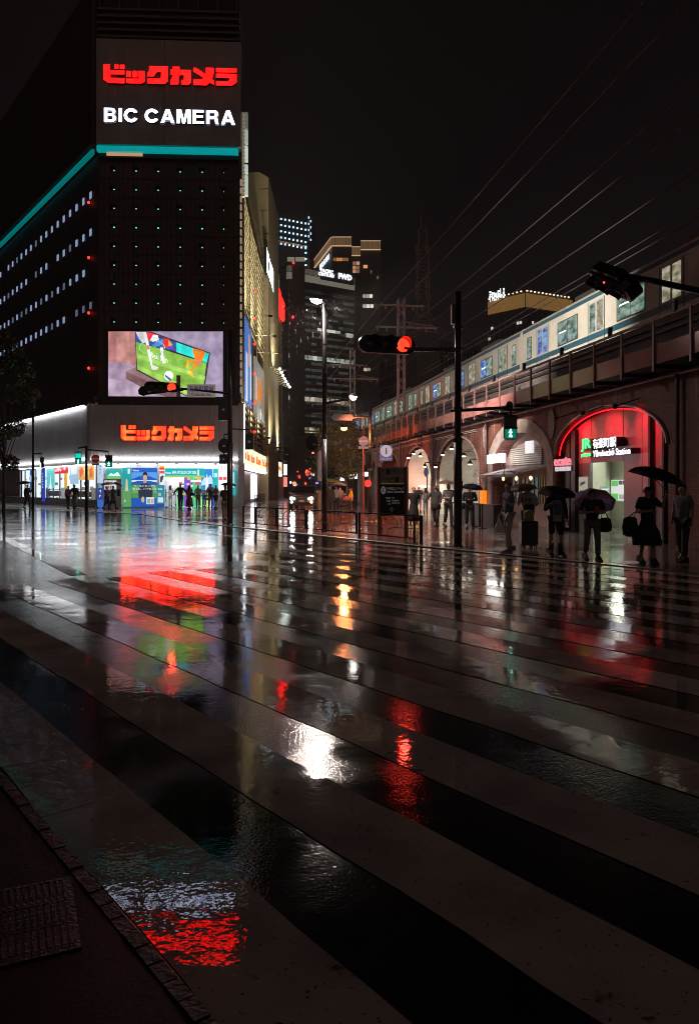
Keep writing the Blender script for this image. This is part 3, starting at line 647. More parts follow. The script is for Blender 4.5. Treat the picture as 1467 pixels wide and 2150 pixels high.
for i in range(90):                                                  # goods on the racks and walls of the entrance
    x = random.uniform(ex0 + .1, ex1 - .4); z = random.choice((.5, .9, 1.3, 1.7, 2.1)); d_ = random.uniform(-5.6, -3.6); c_ = random.choice(((.8, .1, .08), (.05, .3, .7), (.8, .75, .1), (.1, .6, .3), (.85, .85, .85), (.9, .45, .1), (.03, .03, .05)))
    MB().box(x, x + random.uniform(.15, .4), z, z + random.uniform(.15, .32), d_, d_ + .12, BF).build('boxed_goods', EC(c_, .6), shop)
for i in range(70):
    u = random.uniform(lx0_ + 1, 39.2); z = random.choice((.3, .8, 1.25, 1.7, 2.2)); c_ = random.choice(((.75, .12, .08), (.1, .3, .6), (.75, .65, .2), (.2, .5, .35), (.8, .8, .8), (.4, .3, .22)))
    MB().box(u, u + random.uniform(.15, .45), z, z + random.uniform(.18, .38), -2.38, -2.2, LF).build('boxed_goods', EC(c_, .5), shop)
# left wing glazing
lx0, lx1 = fl(40, 1000)[0] - 8, 39.55
MB().box(lx0, lx1, SWZ, FZ0 - .29, -2.6, -2.4, LF).build('back_wall', EC((.80, .92, 1.), 1.1), shop)  # glowing wall stands in for the lit interior behind the glazing
MB().box(lx0, lx1, SWZ, .12, -.2, .1, LF).build('sill', concrete, shop)
for i in range(13):
    u = lx1 - .1 - i * 1.75
    MB().box(u - .05, u + .05, .12, FZ0 - .29, -.1, .0, LF).build('mullion', grey_metal, shop)
for i in range(8):
    u = lx1 - 1.6 - i * 2.6
    MB().box(u, u + 1.5, FZ0 - .36, FZ0 - .3, -1.4, -1.1, LF).build('ceiling_light', EC((.95, .98, 1.), 8), shop)
    MB().box(u, u + 1.9, FZ0 - .35, FZ0 - .285, .2, .4, LF).build('canopy_light', EC((.95, .98, 1.), 7), shop)
# shelves behind the left glazing
for i, (a, b) in enumerate(((99, 132), (159, 196))):
    u0, u1 = fl(a, 1050, -.4)[0], fl(b, 1050, -.4)[0]
    sh_ = thing('shelf_unit', ['white shelf unit of boxed goods left of the kerbside couple', 'white shelf unit of boxed goods behind the two-lamp signal post'][i], 'shelf', tuple(LF(u0, SWZ, -.4)))
    for z in (.15, .75, 1.3): MB().box(u0, u1, SWZ + z, SWZ + z + .05, -.7, -.3, LF).build('shelf', shopwhite, sh_)
    for s_ in (u0, u1 - .05): MB().box(s_, s_ + .05, SWZ, 1.5, -.7, -.3, LF).build('side_panel', shopwhite, sh_)
    for z in (.2, .8):
        x = u0 + .08
        while x < u1 - .25:
            wd = random.uniform(.12, .25); h = random.uniform(.28, .42)
            MB().box(x, x + wd, SWZ + z + .005, SWZ + z + h, -.62, -.35, LF).build('boxed_goods', M('goods_%d' % random.randrange(5), (random.uniform(.3, .7), random.uniform(.25, .6), random.uniform(.2, .5)), .5, var=.3, scale=9), sh_)
            x += wd + .02
# posters and banners: (label, category, plane, px rect, base colour, strength, shapes in 0..1 with y up, text)
def rect(a, b, c, d): return [(a, c), (b, c), (b, d), (a, d)]
def poster(name, label, cat, plane, fr, px, py, base, s, shapes=(), texts=(), out=.05, thick=.05):
    x0, zt = plane(px[0], py[0], out); x1, zb = plane(px[1], py[1], out)
    t = thing(name, label, cat, tuple(fr(x0, zb, out)))
    MB().box(x0, x1, zb, zt, out - thick, out, fr).build('board', EC(tuple(c * .9 for c in base), s), t)
    if shapes: flat(t, 'print', fr, [(c, ss, [(x0 + (x1 - x0) * a, zb + (zt - zb) * b) for a, b in poly]) for c, ss, poly in shapes], out + .004, .004)
    for body, c, a, b, y0, y1 in texts:
        textfit(body, fr, x0 + (x1 - x0) * a, x0 + (x1 - x0) * b, zb + (zt - zb) * y0, zb + (zt - zb) * y1, out + .06, .006, .006).build('lettering', EC(c, s), t)
    return t
def sp(x): return 200 + x / 4.89
def sy(y): return 960 + y / 4.89
PW = (.9, .92, .95)
poster('banner', 'tall white and navy vertical banner at the corner of the shop front', 'banner', fb, BF, (sp(25), sp(85)), (sy(45), sy(510)), (.55, .66, .85), 1.0, [((.03, .05, .30), 1., rect(0, 1, 0, .52)), ((.03, .15, .6), 1., rect(0, 1, 0, .16)), ((.15, .4, .3), 1., rect(.2, .8, .42, .5))], [('~1', (.1, .2, .5), .3, .7, .86, .93), ('~1', (.1, .2, .5), .3, .7, .78, .85), ('~1', (.1, .2, .5), .3, .7, .70, .77), ('~1', (.8, .85, .9), .3, .7, .30, .38), ('~1', (.8, .85, .9), .3, .7, .21, .28)])
poster('shop_sign', 'small white shop sign with red katakana under the canopy', 'sign', fb, BF, (sp(120), sp(310)), (sy(68), sy(112)), PW, 1.6, (), [('ビックカメラ', (1., .12, .05), .08, .92, .12, .9)])
poster('poster', 'green and teal landscape poster above the vending machine', 'poster', fb, BF, (sp(118), sp(268)), (sy(122), sy(220)), (.02, .45, .42), 1.0, [((.15, .55, .15), 1., rect(0, 1, 0, .3)), ((.8, .9, .9), 1., [(.1, .3), (.3, .6), (.5, .45), (.75, .72), (.95, .3)])])
vm = thing('vending_machine', 'white vending machine standing behind the couple under a pale umbrella', 'vending machine', tuple(BF(*sf(90, 0)[:1], SWZ, .5)))
x0, zt = sf(92, 225, .45); x1, _ = sf(275, 500, .45)
MB().box(x0, x1, SWZ, zt, .08, .62, BF).build('cabinet', M('vending_white', (.65, .66, .70), .3, var=.06), vm)
MB().box(x0 + .08, x1 - .35, zt - .75, zt - .1, .621, .64, BF).build('display', EC((.8, .88, .95), .8), vm)
for i in range(5):
    for j in range(2): MB().box(x0 + .12 + i * .12, x0 + .2 + i * .12, zt - .7 + j * .3, zt - .48 + j * .3, .642, .66, BF).build('bottle', EC(((.5, .1, .1), (.1, .4, .2), (.5, .4, .1))[(i + j) % 3], .6), vm)
MB().box(x1 - .28, x1 - .1, .9, 1.4, .621, .635, BF).build('coin_panel', dark_metal, vm)
MB().box(x0 + .1, x1 - .35, .35, .55, .621, .635, BF).build('dispense_flap', dark_metal, vm)
poster('poster', 'tall teal and green poster with a gold trophy right of the vending machine', 'poster', fb, BF, (sp(281), sp(370)), (sy(106), sy(510)), (.02, .42, .45), .9, [((.12, .38, .12), .9, rect(0, 1, 0, .45)), ((.75, .62, .3), .9, [(.3, .4), (.7, .4), (.62, .55), (.6, .68), (.5, .72), (.4, .68), (.38, .55)]), ((.8, .9, .9), .9, rect(.62, .85, .84, .97))], [('~1', (.7, .9, .85), .15, .45, .12, .2)])
poster('poster', 'big blue poster of a dark-clad figure in a stadium', 'poster', fb, BF, (sp(376), sp(635)), (sy(107), sy(506)), (.02, .12, .55), .95,
       [((.10, .35, .85), .95, [(0, .7), (.3, .78), (.7, .78), (1, .7), (1, .88), (0, .88)]), ((.7, .8, .95), .95, [(.0, .62), (.25, .66), (.7, .66), (1, .62), (1, .68), (0, .68)]), ((.10, .30, .10), .95, rect(0, 1, .22, .56)), ((.16, .42, .14), .95, rect(0, 1, .34, .5)),
        ((.03, .04, .07), .95, [(.28, .22), (.82, .22), (.84, .42), (.76, .56), (.62, .6), (.46, .6), (.34, .56), (.26, .42)]), ((.55, .36, .28), .95, [(.46, .6), (.6, .6), (.58, .68), (.48, .68)]), ((.62, .42, .33), .95, circ(.53, .75, .085, .1)), ((.03, .02, .02), .95, [(.42, .72), (.45, .86), (.53, .9), (.62, .86), (.65, .72), (.62, .79), (.53, .82), (.45, .79)]),
        ((.75, .8, .85), .95, rect(.58, .9, .06, .24)), ((.2, .5, .45), .95, rect(.62, .74, .08, .2)), ((.7, .4, .3), .95, rect(.76, .88, .08, .2)), ((.6, .5, .3), .95, circ(.45, .18, .06, .08))],
       [('ワールドカップを', (.9, .95, .9), .1, .95, .50, .555), ('もっと、ハイセンス', (.9, .95, .9), .05, .98, .43, .485), ('Hisense', (.9, .95, 1.), .06, .3, .905, .955)])
poster('poster', 'narrow teal poster of small pictures beside the entrance queue', 'poster', fb, BF, (sp(632), sp(712)), (sy(290), sy(508)), (.02, .30, .42), .95, [((.7, .8, .8), .95, rect(.15, .85, .2, .44)), ((.02, .08, .4), .95, rect(0, 1, 0, .14)), ((.5, .5, .3), .95, rect(.2, .6, .5, .66))], [('~3', (.9, .95, .95), .15, .8, .78, .9)], out=.3)
poster('poster', 'red and white striped sale poster left of the teal entrance banner', 'poster', fb, BF, (sp(662), sp(712)), (sy(85), sy(282)), PW, 1.1, [((.8, .05, .04), 1.1, rect(0, 1, .78, 1)), ((.85, .45, .05), 1.1, rect(0, 1, .9, 1)), ((.75, .1, .06), 1.1, rect(0, 1, .58, .72)), ((.05, .06, .1), 1.1, [(.1, .1), (.5, .15), (.9, .45), (.55, .5), (.15, .4)])], out=.3)
poster('banner', 'wide teal world cup banner hung over the store entrance', 'banner', fb, BF, (sp(714), sp(1122)), (sy(113), sy(207)), (.02, .48, .50), 1.05, [((.35, .62, .12), 1.05, rect(0, 1, 0, .2)), ((.8, .95, .95), 1.05, rect(.83, .87, .2, .85))], [('Hisense', (.9, 1., 1.), .03, .17, .4, .62), ('FIFA WORLD CUP 2026', (.9, 1., 1.), .2, .8, .36, .72)], out=.35)
poster('poster', 'blue poster with a tall white bottle shape right of the entrance', 'poster', fb, BF, (sp(1090), sp(1206)), (sy(120), sy(335)), (.03, .28, .75), 1.05, [((.55, .75, .95), 1.05, [(0, .35), (.3, .62), (.5, .5), (.8, .72), (1, .5), (1, .3), (0, .2)]), ((.85, .9, .95), 1.05, [(.36, 0), (.62, 0), (.6, .5), (.5, .78), (.4, .5)])], out=.1)
poster('poster', 'plain teal poster between the blue poster and the opening-hours board', 'poster', fb, BF, (sp(1209), sp(1262)), (sy(120), sy(335)), (.02, .50, .55), 1.05, [((.5, .8, .85), 1.05, rect(.2, .8, .6, .8))], out=.06)
poster('hours_board', 'white opening hours board with two red figures ten', 'sign', fb, BF, (sp(1263), sp(1356)), (sy(60), sy(340)), PW, 1.7, [((.9, .1, .12), 1.2, rect(.05, .46, .38, .5)), ((.9, .1, .12), 1.2, rect(.54, .95, .38, .5))], [('10', (1., .15, .15), .07, .44, .74, .9), ('10', (1., .15, .15), .56, .93, .74, .9), ('時', (1., .3, .3), .12, .4, .57, .7), ('時', (1., .3, .3), .6, .88, .57, .7)], out=.4)
poster('poster', 'teal poster at the right end of the shop front beyond the pole', 'poster', fb, BF, (sp(1386), sp(1442)), (sy(130), sy(390)), (.02, .42, .48), 1.0, [((.6, .85, .9), 1., rect(.3, .7, .3, .9))], out=.1)
L3 = lambda x: 40 + x / 4.89
def l3y(y): return 840 + y / 4.89
poster('poster', 'mint green tower poster in the left wing window', 'poster', fl, LF, (L3(286), L3(364)), (l3y(672), l3y(900)), (.15, .65, .62), .95, [((.85, .95, .95), .95, [(.35, .0), (.7, .0), (.6, .3), (.55, .6), (.5, .3)]), ((.8, .9, .9), .95, rect(.1, .9, .84, .96))], out=.03)
poster('banner', 'red sale banner with white letters in the left wing window', 'banner', fl, LF, (L3(368), L3(500)), (l3y(662), l3y(752)), (.75, .02, .05), 1.0, [((.85, .75, .4), 1., [(.2, .35), (.45, .4), (.3, .8)])], [('~4', (.95, .9, .9), .05, .62, .2, .55), ('~1', (.95, .9, .9), .72, .97, .2, .8)], out=.03)
poster('poster', 'yellow vertical strip poster under the red sale banner', 'poster', fl, LF, (L3(468), L3(492)), (l3y(752), l3y(900)), (.8, .5, .03), .95, [((.9, .3, .1), .95, rect(.2, .8, .2, .7))], out=.03)
poster('poster', 'pale blue poster left of the orange poster in the wing window', 'poster', fl, LF, (L3(528), L3(610)), (l3y(668), l3y(860)), (.45, .65, .85), .9, [((.85, .9, .95), .9, rect(.15, .85, .5, .9))], out=.03)
poster('poster', 'orange and yellow patterned poster behind the two-lamp signal post', 'poster', fl, LF, (L3(616), L3(772)), (l3y(655), l3y(818)), (.85, .45, .12), 1.0, [((.75, .12, .05), 1., [(.1, .1), (.35, .5), (.2, .9), (.05, .6)]), ((.85, .7, .2), 1., [(.4, .2), (.7, .35), (.6, .8), (.35, .7)]), ((.7, .15, .05), 1., [(.75, .1), (.95, .2), (.9, .85), (.72, .6)])], out=.03)
poster('banner', 'dark blue vertical flag banner beside the left wing window', 'banner', fl, LF, (L3(240), L3(266)), (l3y(700), l3y(1045)), (.02, .05, .5), .9, [], [('~1', (.85, .9, 1.), .25, .75, .80, .86), ('~1', (.85, .9, 1.), .25, .75, .72, .78), ('~1', (.85, .9, 1.), .25, .75, .64, .70), ('~1', (.85, .9, 1.), .25, .75, .56, .62), ('~1', (.85, .9, 1.), .25, .75, .48, .54), ('~1', (.85, .9, 1.), .25, .75, .40, .46)], out=.4)
poster('banner', 'narrow blue banner at the far left of the wing window', 'banner', fl, LF, (L3(118), L3(134)), (l3y(690), l3y(900)), (.03, .15, .6), .9, [((.7, .8, .95), .9, rect(.2, .8, .3, .6))], out=.3)
# billboards on the curved wall
def bill(label, Ya, Yb, za, zb, base, s, shapes=(), texts=()):
    p = cpt(Ya, za, .12); f = frame(cpt(Ya, 0, .12), cpt(Yb, 0, .12) - cpt(Ya, 0, .12)); ln = (cpt(Yb, 0) - cpt(Ya, 0)).length
    t = thing('billboard', label, 'billboard', tuple(p))
    MB().box(0, ln, za, zb, -.2, 0, f).build('board', EC(base, s), t)
    if shapes: flat(t, 'print', f, [(c, ss, [(ln * a, za + (zb - za) * b) for a, b in poly]) for c, ss, poly in shapes], .006, .006)
    for body, c, a, b, y0, y1 in texts: textfit(body, f, ln * a, ln * b, za + (zb - za) * y0, za + (zb - za) * y1, .08, .02, .01).build('lettering', EC(c, s), t)
bill('sky blue billboard with yellow figures low on the curved wall', 85.5, 97.5, 8.9, 14.3, (.05, .35, .55), .95, [((.85, .92, .95), .95, rect(.0, .06, 0, 1)), ((.8, .6, .1), .95, [(.35, .1), (.6, .15), (.62, .5), (.75, .6), (.6, .7), (.58, .9), (.42, .88), (.38, .6), (.28, .5)]), ((.8, .85, .9), .95, rect(.75, .82, .2, .75))])
bill('white lower strip with black letters beneath the sky blue billboard', 85.5, 97.5, 7.2, 8.85, (.8, .8, .75), .6, (), [('~7', (.02, .02, .02), .08, .75, .5, .85)])
bill('grey and orange picture billboard midway along the curved wall', 72, 83.5, 8.2, 14.0, (.34, .33, .30), .5, [((.75, .25, .05), .7, [(.2, .35), (.6, .3), (.75, .6), (.55, .8), (.3, .7)]), ((.75, .5, .45), .7, rect(.05, .18, .3, .7))], [('h.', (.85, .92, .9), .4, .9, .04, .22)])
bill('blue and white vertical banner billboard at the near end of the curved wall', 60.5, 68, 8.6, 15.2, (.08, .2, .6), .8, [((.75, .8, .85), .8, rect(.1, .35, 0, .6)), ((.7, .4, .3), .8, rect(.5, .7, .5, .9)), ((.6, .75, .95), .8, rect(.72, .95, .1, .7))])
cl = thing('floodlight_canopy', 'projecting canopy of thin rods with a row of white floodlights', 'floodlight', tuple(cpt(92, 15.1)))
for i in range(9):
    Y = 85 + i * 1.9
    MB().tube([cpt(Y, 15.3, -.2), cpt(Y, 14.7, 1.5)], .05, 5).build('rod', gold, cl)
for i in range(7):
    p = cpt(86 + i * 2.6, 14.9 , 1.6)
    MB().lathe([(.05, -.16), (.16, -.05), (.16, .08), (.04, .16)], 8, lambda x, y, z, p=p: p + Vector((x, y, z))).build('floodlight', EC((.85, 1., .95), 9), cl)
for Yf in (60, 68, 77, 88):  # added uplights brightening the upper louvres, apart from the white row
    p = cpt(Yf, 15.1, 2.2)
    MB().lathe([(.05, -.12), (.16, -.1), (.18, .06), (.14, .07)], 10, lambda x, y, z: p + Vector((x, y, z))).build('added_uplight', dark_metal, cl); MB().tube([cpt(Yf, 15.2, -.2), p], .03, 5).build('rod', gold, cl)
    l = bpy.data.lights.new('added_flood_light', 'SPOT'); l.energy = 3000; l.color = (1., .91, .70); l.spot_size = R(115); l.spot_blend = .7; l.shadow_soft_size = .25
    lo = bpy.data.objects.new('added_flood_light', l); COL.objects.link(lo); lo.parent = cl; lo.location = p + Vector((0, 0, .12)) - cl.location; lo.rotation_euler = (cpt(Yf + 2, 22, -.4) - p).to_track_quat('-Z', 'Y').to_euler()
# ================================================================== brick railway viaduct
VO = Vector((11.95, 0, 0)); VD = Vector((-.15695, .98761, 0)); VB = Vector((.98761, .15695, 0))
def V(s, o, z): return VO + VD * s + VB * o + Vector((0, 0, z))
def sv(px, o=0.):
    k = (px - CX) / F; return (VO.x + o * VB.x - k * o * VB.y) / (k * VD.y - VD.x)
def vz(px, py, o=0.):
    p = V(sv(px, o), o, 0); return H + (HY - py) / F * p.y
def brickmat(name, c1, c2, mort):
    m = bpy.data.materials.new(name); m.use_nodes = True; t = m.node_tree; b = t.nodes['Principled BSDF']; L = t.links.new
    co = t.nodes.new('ShaderNodeTexCoord'); br = t.nodes.new('ShaderNodeTexBrick'); br.inputs['Scale'].default_value = 1.
    br.inputs['Brick Width'].default_value = .23; br.inputs['Row Height'].default_value = .075; br.inputs['Mortar Size'].default_value = .007
    br.inputs['Color1'].default_value = (*c1, 1); br.inputs['Color2'].default_value = (*c2, 1); br.inputs['Mortar'].default_value = (*mort, 1)
    L(co.outputs['UV'], br.inputs['Vector'])
    n = t.nodes.new('ShaderNodeTexNoise'); n.inputs['Scale'].default_value = .9; n.inputs['Detail'].default_value = 6; L(co.outputs['Object'], n.inputs['Vector'])
    mp = t.nodes.new('ShaderNodeMapping'); mp.inputs['Scale'].default_value = (3., 3., .35); L(co.outputs['Object'], mp.inputs[0])
    n2 = t.nodes.new('ShaderNodeTexNoise'); n2.inputs['Scale'].default_value = 1.2; n2.inputs['Detail'].default_value = 5; L(mp.outputs[0], n2.inputs['Vector'])
    r = t.nodes.new('ShaderNodeValToRGB'); L(n.outputs['Fac'], r.inputs[0]); r.color_ramp.elements[0].position = .3; r.color_ramp.elements[1].position = .7; r.color_ramp.elements[0].color = (.35, .33, .32, 1); r.color_ramp.elements[1].color = (1.2, 1.15, 1.1, 1)
    mx = t.nodes.new('ShaderNodeMix'); mx.data_type = 'RGBA'; mx.blend_type = 'MULTIPLY'; mx.inputs[0].default_value = .9; L(br.outputs['Color'], mx.inputs[6]); L(r.outputs[0], mx.inputs[7])
    r2 = t.nodes.new('ShaderNodeValToRGB'); L(n2.outputs['Fac'], r2.inputs[0]); r2.color_ramp.elements[0].position = .58; r2.color_ramp.elements[1].position = .75
    r2.color_ramp.elements[0].color = (0, 0, 0, 1); r2.color_ramp.elements[1].color = (.7, .7, .7, 1)
    m2 = t.nodes.new('ShaderNodeMix'); m2.data_type = 'RGBA'; L(r2.outputs[0], m2.inputs[0]); L(mx.outputs[2], m2.inputs[6]); m2.inputs[7].default_value = (.34, .27, .24, 1)
    L(m2.outputs[2], b.inputs['Base Color']); b.inputs['Roughness'].default_value = .62
    bp = t.nodes.new('ShaderNodeBump'); bp.inputs['Strength'].default_value = .7; bp.inputs['Distance'].default_value = .012; bp.invert = True
    L(br.outputs['Fac'], bp.inputs['Height']); L(bp.outputs[0], b.inputs['Normal']); MATS[name] = m; return m
brick = brickmat('old_red_brick', (.22, .055, .036), (.12, .034, .027), (.17, .125, .11))
def uvz(o, su=1.):
    """UV = distance along the wall, height"""
    me = o.data; uv = me.uv_layers.new(name='UVMap'); iv = wm(o.parent)
    for lp in me.loops:
        p = iv @ me.vertices[lp.vertex_index].co; q = p - VO
        uv.data[lp.index].uv = (q.dot(VD) + q.dot(VB), p.z)
via = thing('railway_viaduct', 'old red brick railway viaduct with arches and a panelled side walkway', 'viaduct', tuple(V(30, 0, 0)))
ARCH = [(20.9, 28.1, 2.75, 4.12), (28.75, 34.9, 2.3, 3.85), (36.7, 44.2, 2.3, 4.2), (45.4, 52.2, 2.2, 4.1), (53.6, 60.6, 2.2, 4.05), (62, 69, 2.2, 4.05), (70.4, 77.4, 2.2, 4.05)]
WT = 4.78
def arc(a, n=20):
    s0, s1, zs, zc = a; h = (s1 - s0) / 2; rise = zc - zs; out = []
    for i in range(n + 1):
        t = math.pi * i / n; out.append((s0 + h - h * math.cos(t), zs + rise * math.sin(t)))
    return out
m = MB()
def vq(*ps): m.quad(*[V(*p) for p in ps])
prev = 6.
for a in ARCH + [(100, 100, 0, 0)]:
    vq((prev, 0, 0), (a[0], 0, 0), (a[0], 0, WT), (prev, 0, WT)); prev = a[1]
    if a[0] == 100: break
    pts = [(a[0], 0.)] + arc(a) + [(a[1], 0.)]
    for (s0, z0), (s1, z1) in zip(pts[:-1], pts[1:]):
        if s1 > s0 + 1e-6: vq((s0, 0, z0), (s1, 0, z1), (s1, 0, WT), (s0, 0, WT))
    for (s0, z0), (s1, z1) in zip(pts[:-1], pts[1:]): vq((s0, 0, z0), (s1, 0, z1), (s1, 1.4, z1), (s0, 1.4, z0))
bw = m.build('brick_wall', brick, via); uvz(bw)
stone = M('arch_stone', (.36, .29, .26), .6, var=.3, scale=3, bump=.3, bscale=30)
def ring(a, w0, mat, n, proud=.05, back=.0, name='arch_stone'):
    pts = [(a[0], 0.02), (a[0], a[2] * .5)] + arc(a, n) + [(a[1], a[2] * .5), (a[1], 0.02)]
    cs, cz = (a[0] + a[1]) / 2, a[2]
    for (s0, z0), (s1, z1) in zip(pts[:-1], pts[1:]):
        def o_(s, z):
            if z <= a[2] + 1e-6: return (s + (-w0 if s < cs else w0), z)
            d = math.hypot(s - cs, (z - cz) * 2.2); return (s + (s - cs) / d * w0, z + (z - cz) * 2.2 / d * w0 * .9 + w0 * .1)
        q = [(s0, z0), (s1, z1), o_(s1, z1), o_(s0, z0)]; g = .004
        MB().prism([(0, 0), (1, 0), (1, 1), (0, 1)], -back, proud, lambda x, y, z, q=q: V((q[0][0] * (1 - x) + q[1][0] * x) * (1 - y) + (q[3][0] * (1 - x) + q[2][0] * x) * y, -z, (q[0][1] * (1 - x) + q[1][1] * x) * (1 - y) + (q[3][1] * (1 - x) + q[2][1] * x) * y)).build(name, mat, via)
ring(ARCH[1], .55, stone, 14, .06)
for a in (ARCH[2], ARCH[3], ARCH[4]): ring(a, .10, M('arch_trim', (.32, .25, .22), .5, var=.2), 14, .05)
# oval plaques on the piers
for s_ in (28.42, 35.8, 44.8, 53.0):
    m = MB(); f = lambda x, y, z, s_=s_: V(s_ + x, -y - .002, z)
    m.lathe([(.001, 0), (.5, 0)], 16) if False else None
    m._add([V(s_ + .30 * math.cos(t) * r, -.03 if r < 1 else -.045, 3.95 + .55 * math.sin(t) * r) for r in (.001, .8, 1.) for t in [2 * math.pi * i / 18 for i in range(18)]], [(r * 18 + i, r * 18 + (i + 1) % 18, (r + 1) * 18 + (i + 1) % 18, (r + 1) * 18 + i) for r in range(2) for i in range(18)])
    m.build('plaque', M('weathered_plaque', (.28, .22, .20), .7, var=.5, scale=9), via)
# conduit along the wall
def vt(s0, s1, o, z, r, mat, name='conduit', parent=None): return MB().tube([V(s0, o, z), V((s0 + s1) / 2, o, z), V(s1, o, z)], r, 6).build(name, mat, parent or via)
vt(14, 90, -.10, 4.62, .045, M('pale_conduit', (.5, .42, .4), .4, var=.2)); vt(37, 90, -.07, 4.36, .025, MATS['pale_conduit']); vt(37, 90, -.07, 4.28, .02, MATS['pale_conduit'])
# walkway: soffit, posts, lower panels, top rail and parapet behind
WO = -.92
pinkpanel = M('walkway_panel', (.34, .13, .12), .17, .1, var=.25, scale=1.2); pinkpost = M('walkway_post', (.20, .10, .092), .4, .1, var=.2)
soff = M('dark_concrete', (.05, .045, .043), .75, var=.35, scale=1.5)  # dark grey concrete, tone varying at random
MB().box(0, 1, 0, 1, 0, 1, lambda x, y, z: V(8 + 92 * x, -.8 + 6.2 * y, 4.80 + .28 * z)).build('deck', soff, via)
ss_ = 12.; k = 0
while ss_ < 92:
    l = 1.62
    MB().box(0, 1, 0, 1, 0, 1, lambda x, y, z: V(ss_ + .012 + (l - .024) * x, WO + .03 + .04 * y, 4.80 + .50 * z)).build('panel', pinkpanel, via)
    MB().box(0, 1, 0, 1, 0, 1, lambda x, y, z: V(ss_ - .04 + .08 * x, WO - .02 + .05 * y, 4.62 + 1.38 * z)).build('post', pinkpost, via)
    if k % 2 == 0: MB().box(0, 1, 0, 1, 0, 1, lambda x, y, z: V(ss_ + .6 + .1 * x, WO - .05 + .1 * y, 5.97 + .26 * z)).build('bracket', black_metal, via)
    MB().bar(V(ss_, WO, 4.74), V(ss_, .0, 4.74), .1, .1).build('bracket', dark_metal, via)
    ss_ += l; k += 1
MB().box(0, 1, 0, 1, 0, 1, lambda x, y, z: V(12 + 80 * x, WO - .01 + .05 * y, 5.93 + .07 * z)).build('top_rail', pinkpost, via)
MB().box(0, 1, 0, 1, 0, 1, lambda x, y, z: V(12 + 80 * x, .45 + .15 * y, 5.08 + 1.36 * z)).build('parapet', M('dark_parapet', (.06, .048, .045), .6, var=.3), via)
for z in (6.02, 6.22): MB().box(0, 1, 0, 1, 0, 1, lambda x, y, zz: V(12 + 80 * x, .36 + .05 * y, z + .1 * zz)).build('cable_trough', M('trough', (.022, .014, .014), .45, .1, var=.3), via)
MB().box(0, 1, 0, 1, 0, 1, lambda x, y, z: V(8 + 110 * x, 2.6 + 4 * y, 5.1 + .8 * z)).build('track_bed', soff, via)
# infill of the far arches
inf = M('arch_infill_grey', (.3, .28, .27), .7, var=.2)
for a in ARCH[4:]: MB().box(0, 1, 0, 1, 0, 1, lambda x, y, z: V(a[0] + (a[1] - a[0]) * x, 1.0 + .1 * y, 4.0 * z)).build('infill', inf, via)
# drain pipes
for s_ in (20.3, 35.4, 44.6, 53.): MB().tube([V(s_, -.12, 4.6), V(s_, -.12, .1)], .06, 8).build('drain_pipe', M('drain_pipe', (.06, .03, .028), .4, var=.2), via)

# ------------------------------------------------------------------ white vaulted arches (two) with spot lamps
vault = M('vault_white', (.62, .60, .54), .5, var=.12, scale=1.)
def arch_room(a, depth, label, back, parent_name='arch_passage', lamps=()):
    t = thing(parent_name, label, 'passage', tuple(V((a[0] + a[1]) / 2, .5, SWZ)))
    g = .14; a2 = (a[0] + g, a[1] - g, a[2], a[3] - .12)
    pts = [(a2[0], SWZ)] + arc(a2) + [(a2[1], SWZ)]; m = MB()
    for (s0, z0), (s1, z1) in zip(pts[:-1], pts[1:]): m.quad(V(s0, .12, z0), V(s1, .12, z1), V(s1, depth, z1), V(s0, depth, z0))
    m.build('vault', vault, t)
    m = MB(); m._add([V(s, depth - .01, z) for s, z in pts], [tuple(range(len(pts)))]); m.build('back_wall', back, t)
    return t
p2 = arch_room(ARCH[2], 2.2, 'closed white vaulted arch with a row of spot lamps', M('shutter_white', (.60, .59, .52), .5, var=.06))
for i in range(3): MB().box(0, 1, 0, 1, 0, 1, lambda x, y, z: V(37 + 7 * x, 2.14 + .03 * y, 1.0 + i * .75 + .03 * z)).build('panel_joint', M('joint_grey', (.4, .39, .35), .6, var=.1), p2)
p3 = arch_room(ARCH[3], 9., 'open white vaulted passage with bright lamps under the viaduct', M('passage_back', (.66, .68, .66), .5, var=.06))
warm = (1., .93, .74)
def spot(s, o, z, e=9., big=.1):
    t = thing('spot_lamp', 'small black wall spot lamp', 'lamp', tuple(V(s, o, z)))
    return t
lampn = 0
def wall_lamp(s, z, label, o=-.25, strength=16., watt=0.):
    p = V(s, o, z); t = thing('wall_lamp', label, 'lamp', tuple(p), group='spot lamps on the arches')
    MB().tube([V(s, .02, z + .18), V(s, o, z + .18), V(s, o, z + .1)], .025, 6).build('arm', black_metal, t)
    MB().lathe([(.03, .12), (.09, .06), (.13, -.06), (.12, -.06)], 10, lambda x, y, zz: p + Vector((x, y, zz))).build('shade', black_metal, t)
    MB().lathe([(.02, -.10), (.09, -.085), (.10, -.061)], 10, lambda x, y, zz: p + Vector((x, y, zz))).build('bulb', EC(warm, strength), t)
    if watt:
        l = bpy.data.lights.new('lamp_light', 'SPOT'); l.energy = watt; l.color = warm; l.spot_size = R(120); l.spot_blend = .6; l.shadow_soft_size = .1
        lo = bpy.data.objects.new('lamp_light', l); COL.objects.link(lo); lo.parent = t; lo.location = (0, 0, -.14); lo.rotation_euler = (0, 0, 0)
    return t
def lamppx(px, py, lab, o=-.3, **k): wall_lamp(sv(px, o), vz(px, py, o) + .05, lab, o, **k)
lamppx(868, 952, 'spot lamp at the top left of the open passage arch', watt=260)
lamppx(857, 961, 'spot lamp at the far left of the open passage arch')
lamppx(882, 957, 'spot lamp at the crown of the open passage arch')
lamppx(892, 979, 'spot lamp right of the open passage lights', watt=260)
lamppx(914, 980, 'spot lamp on the pier between the two white arches', watt=260)
lamppx(929, 954, 'spot lamp on the left shoulder of the closed white arch', watt=260)
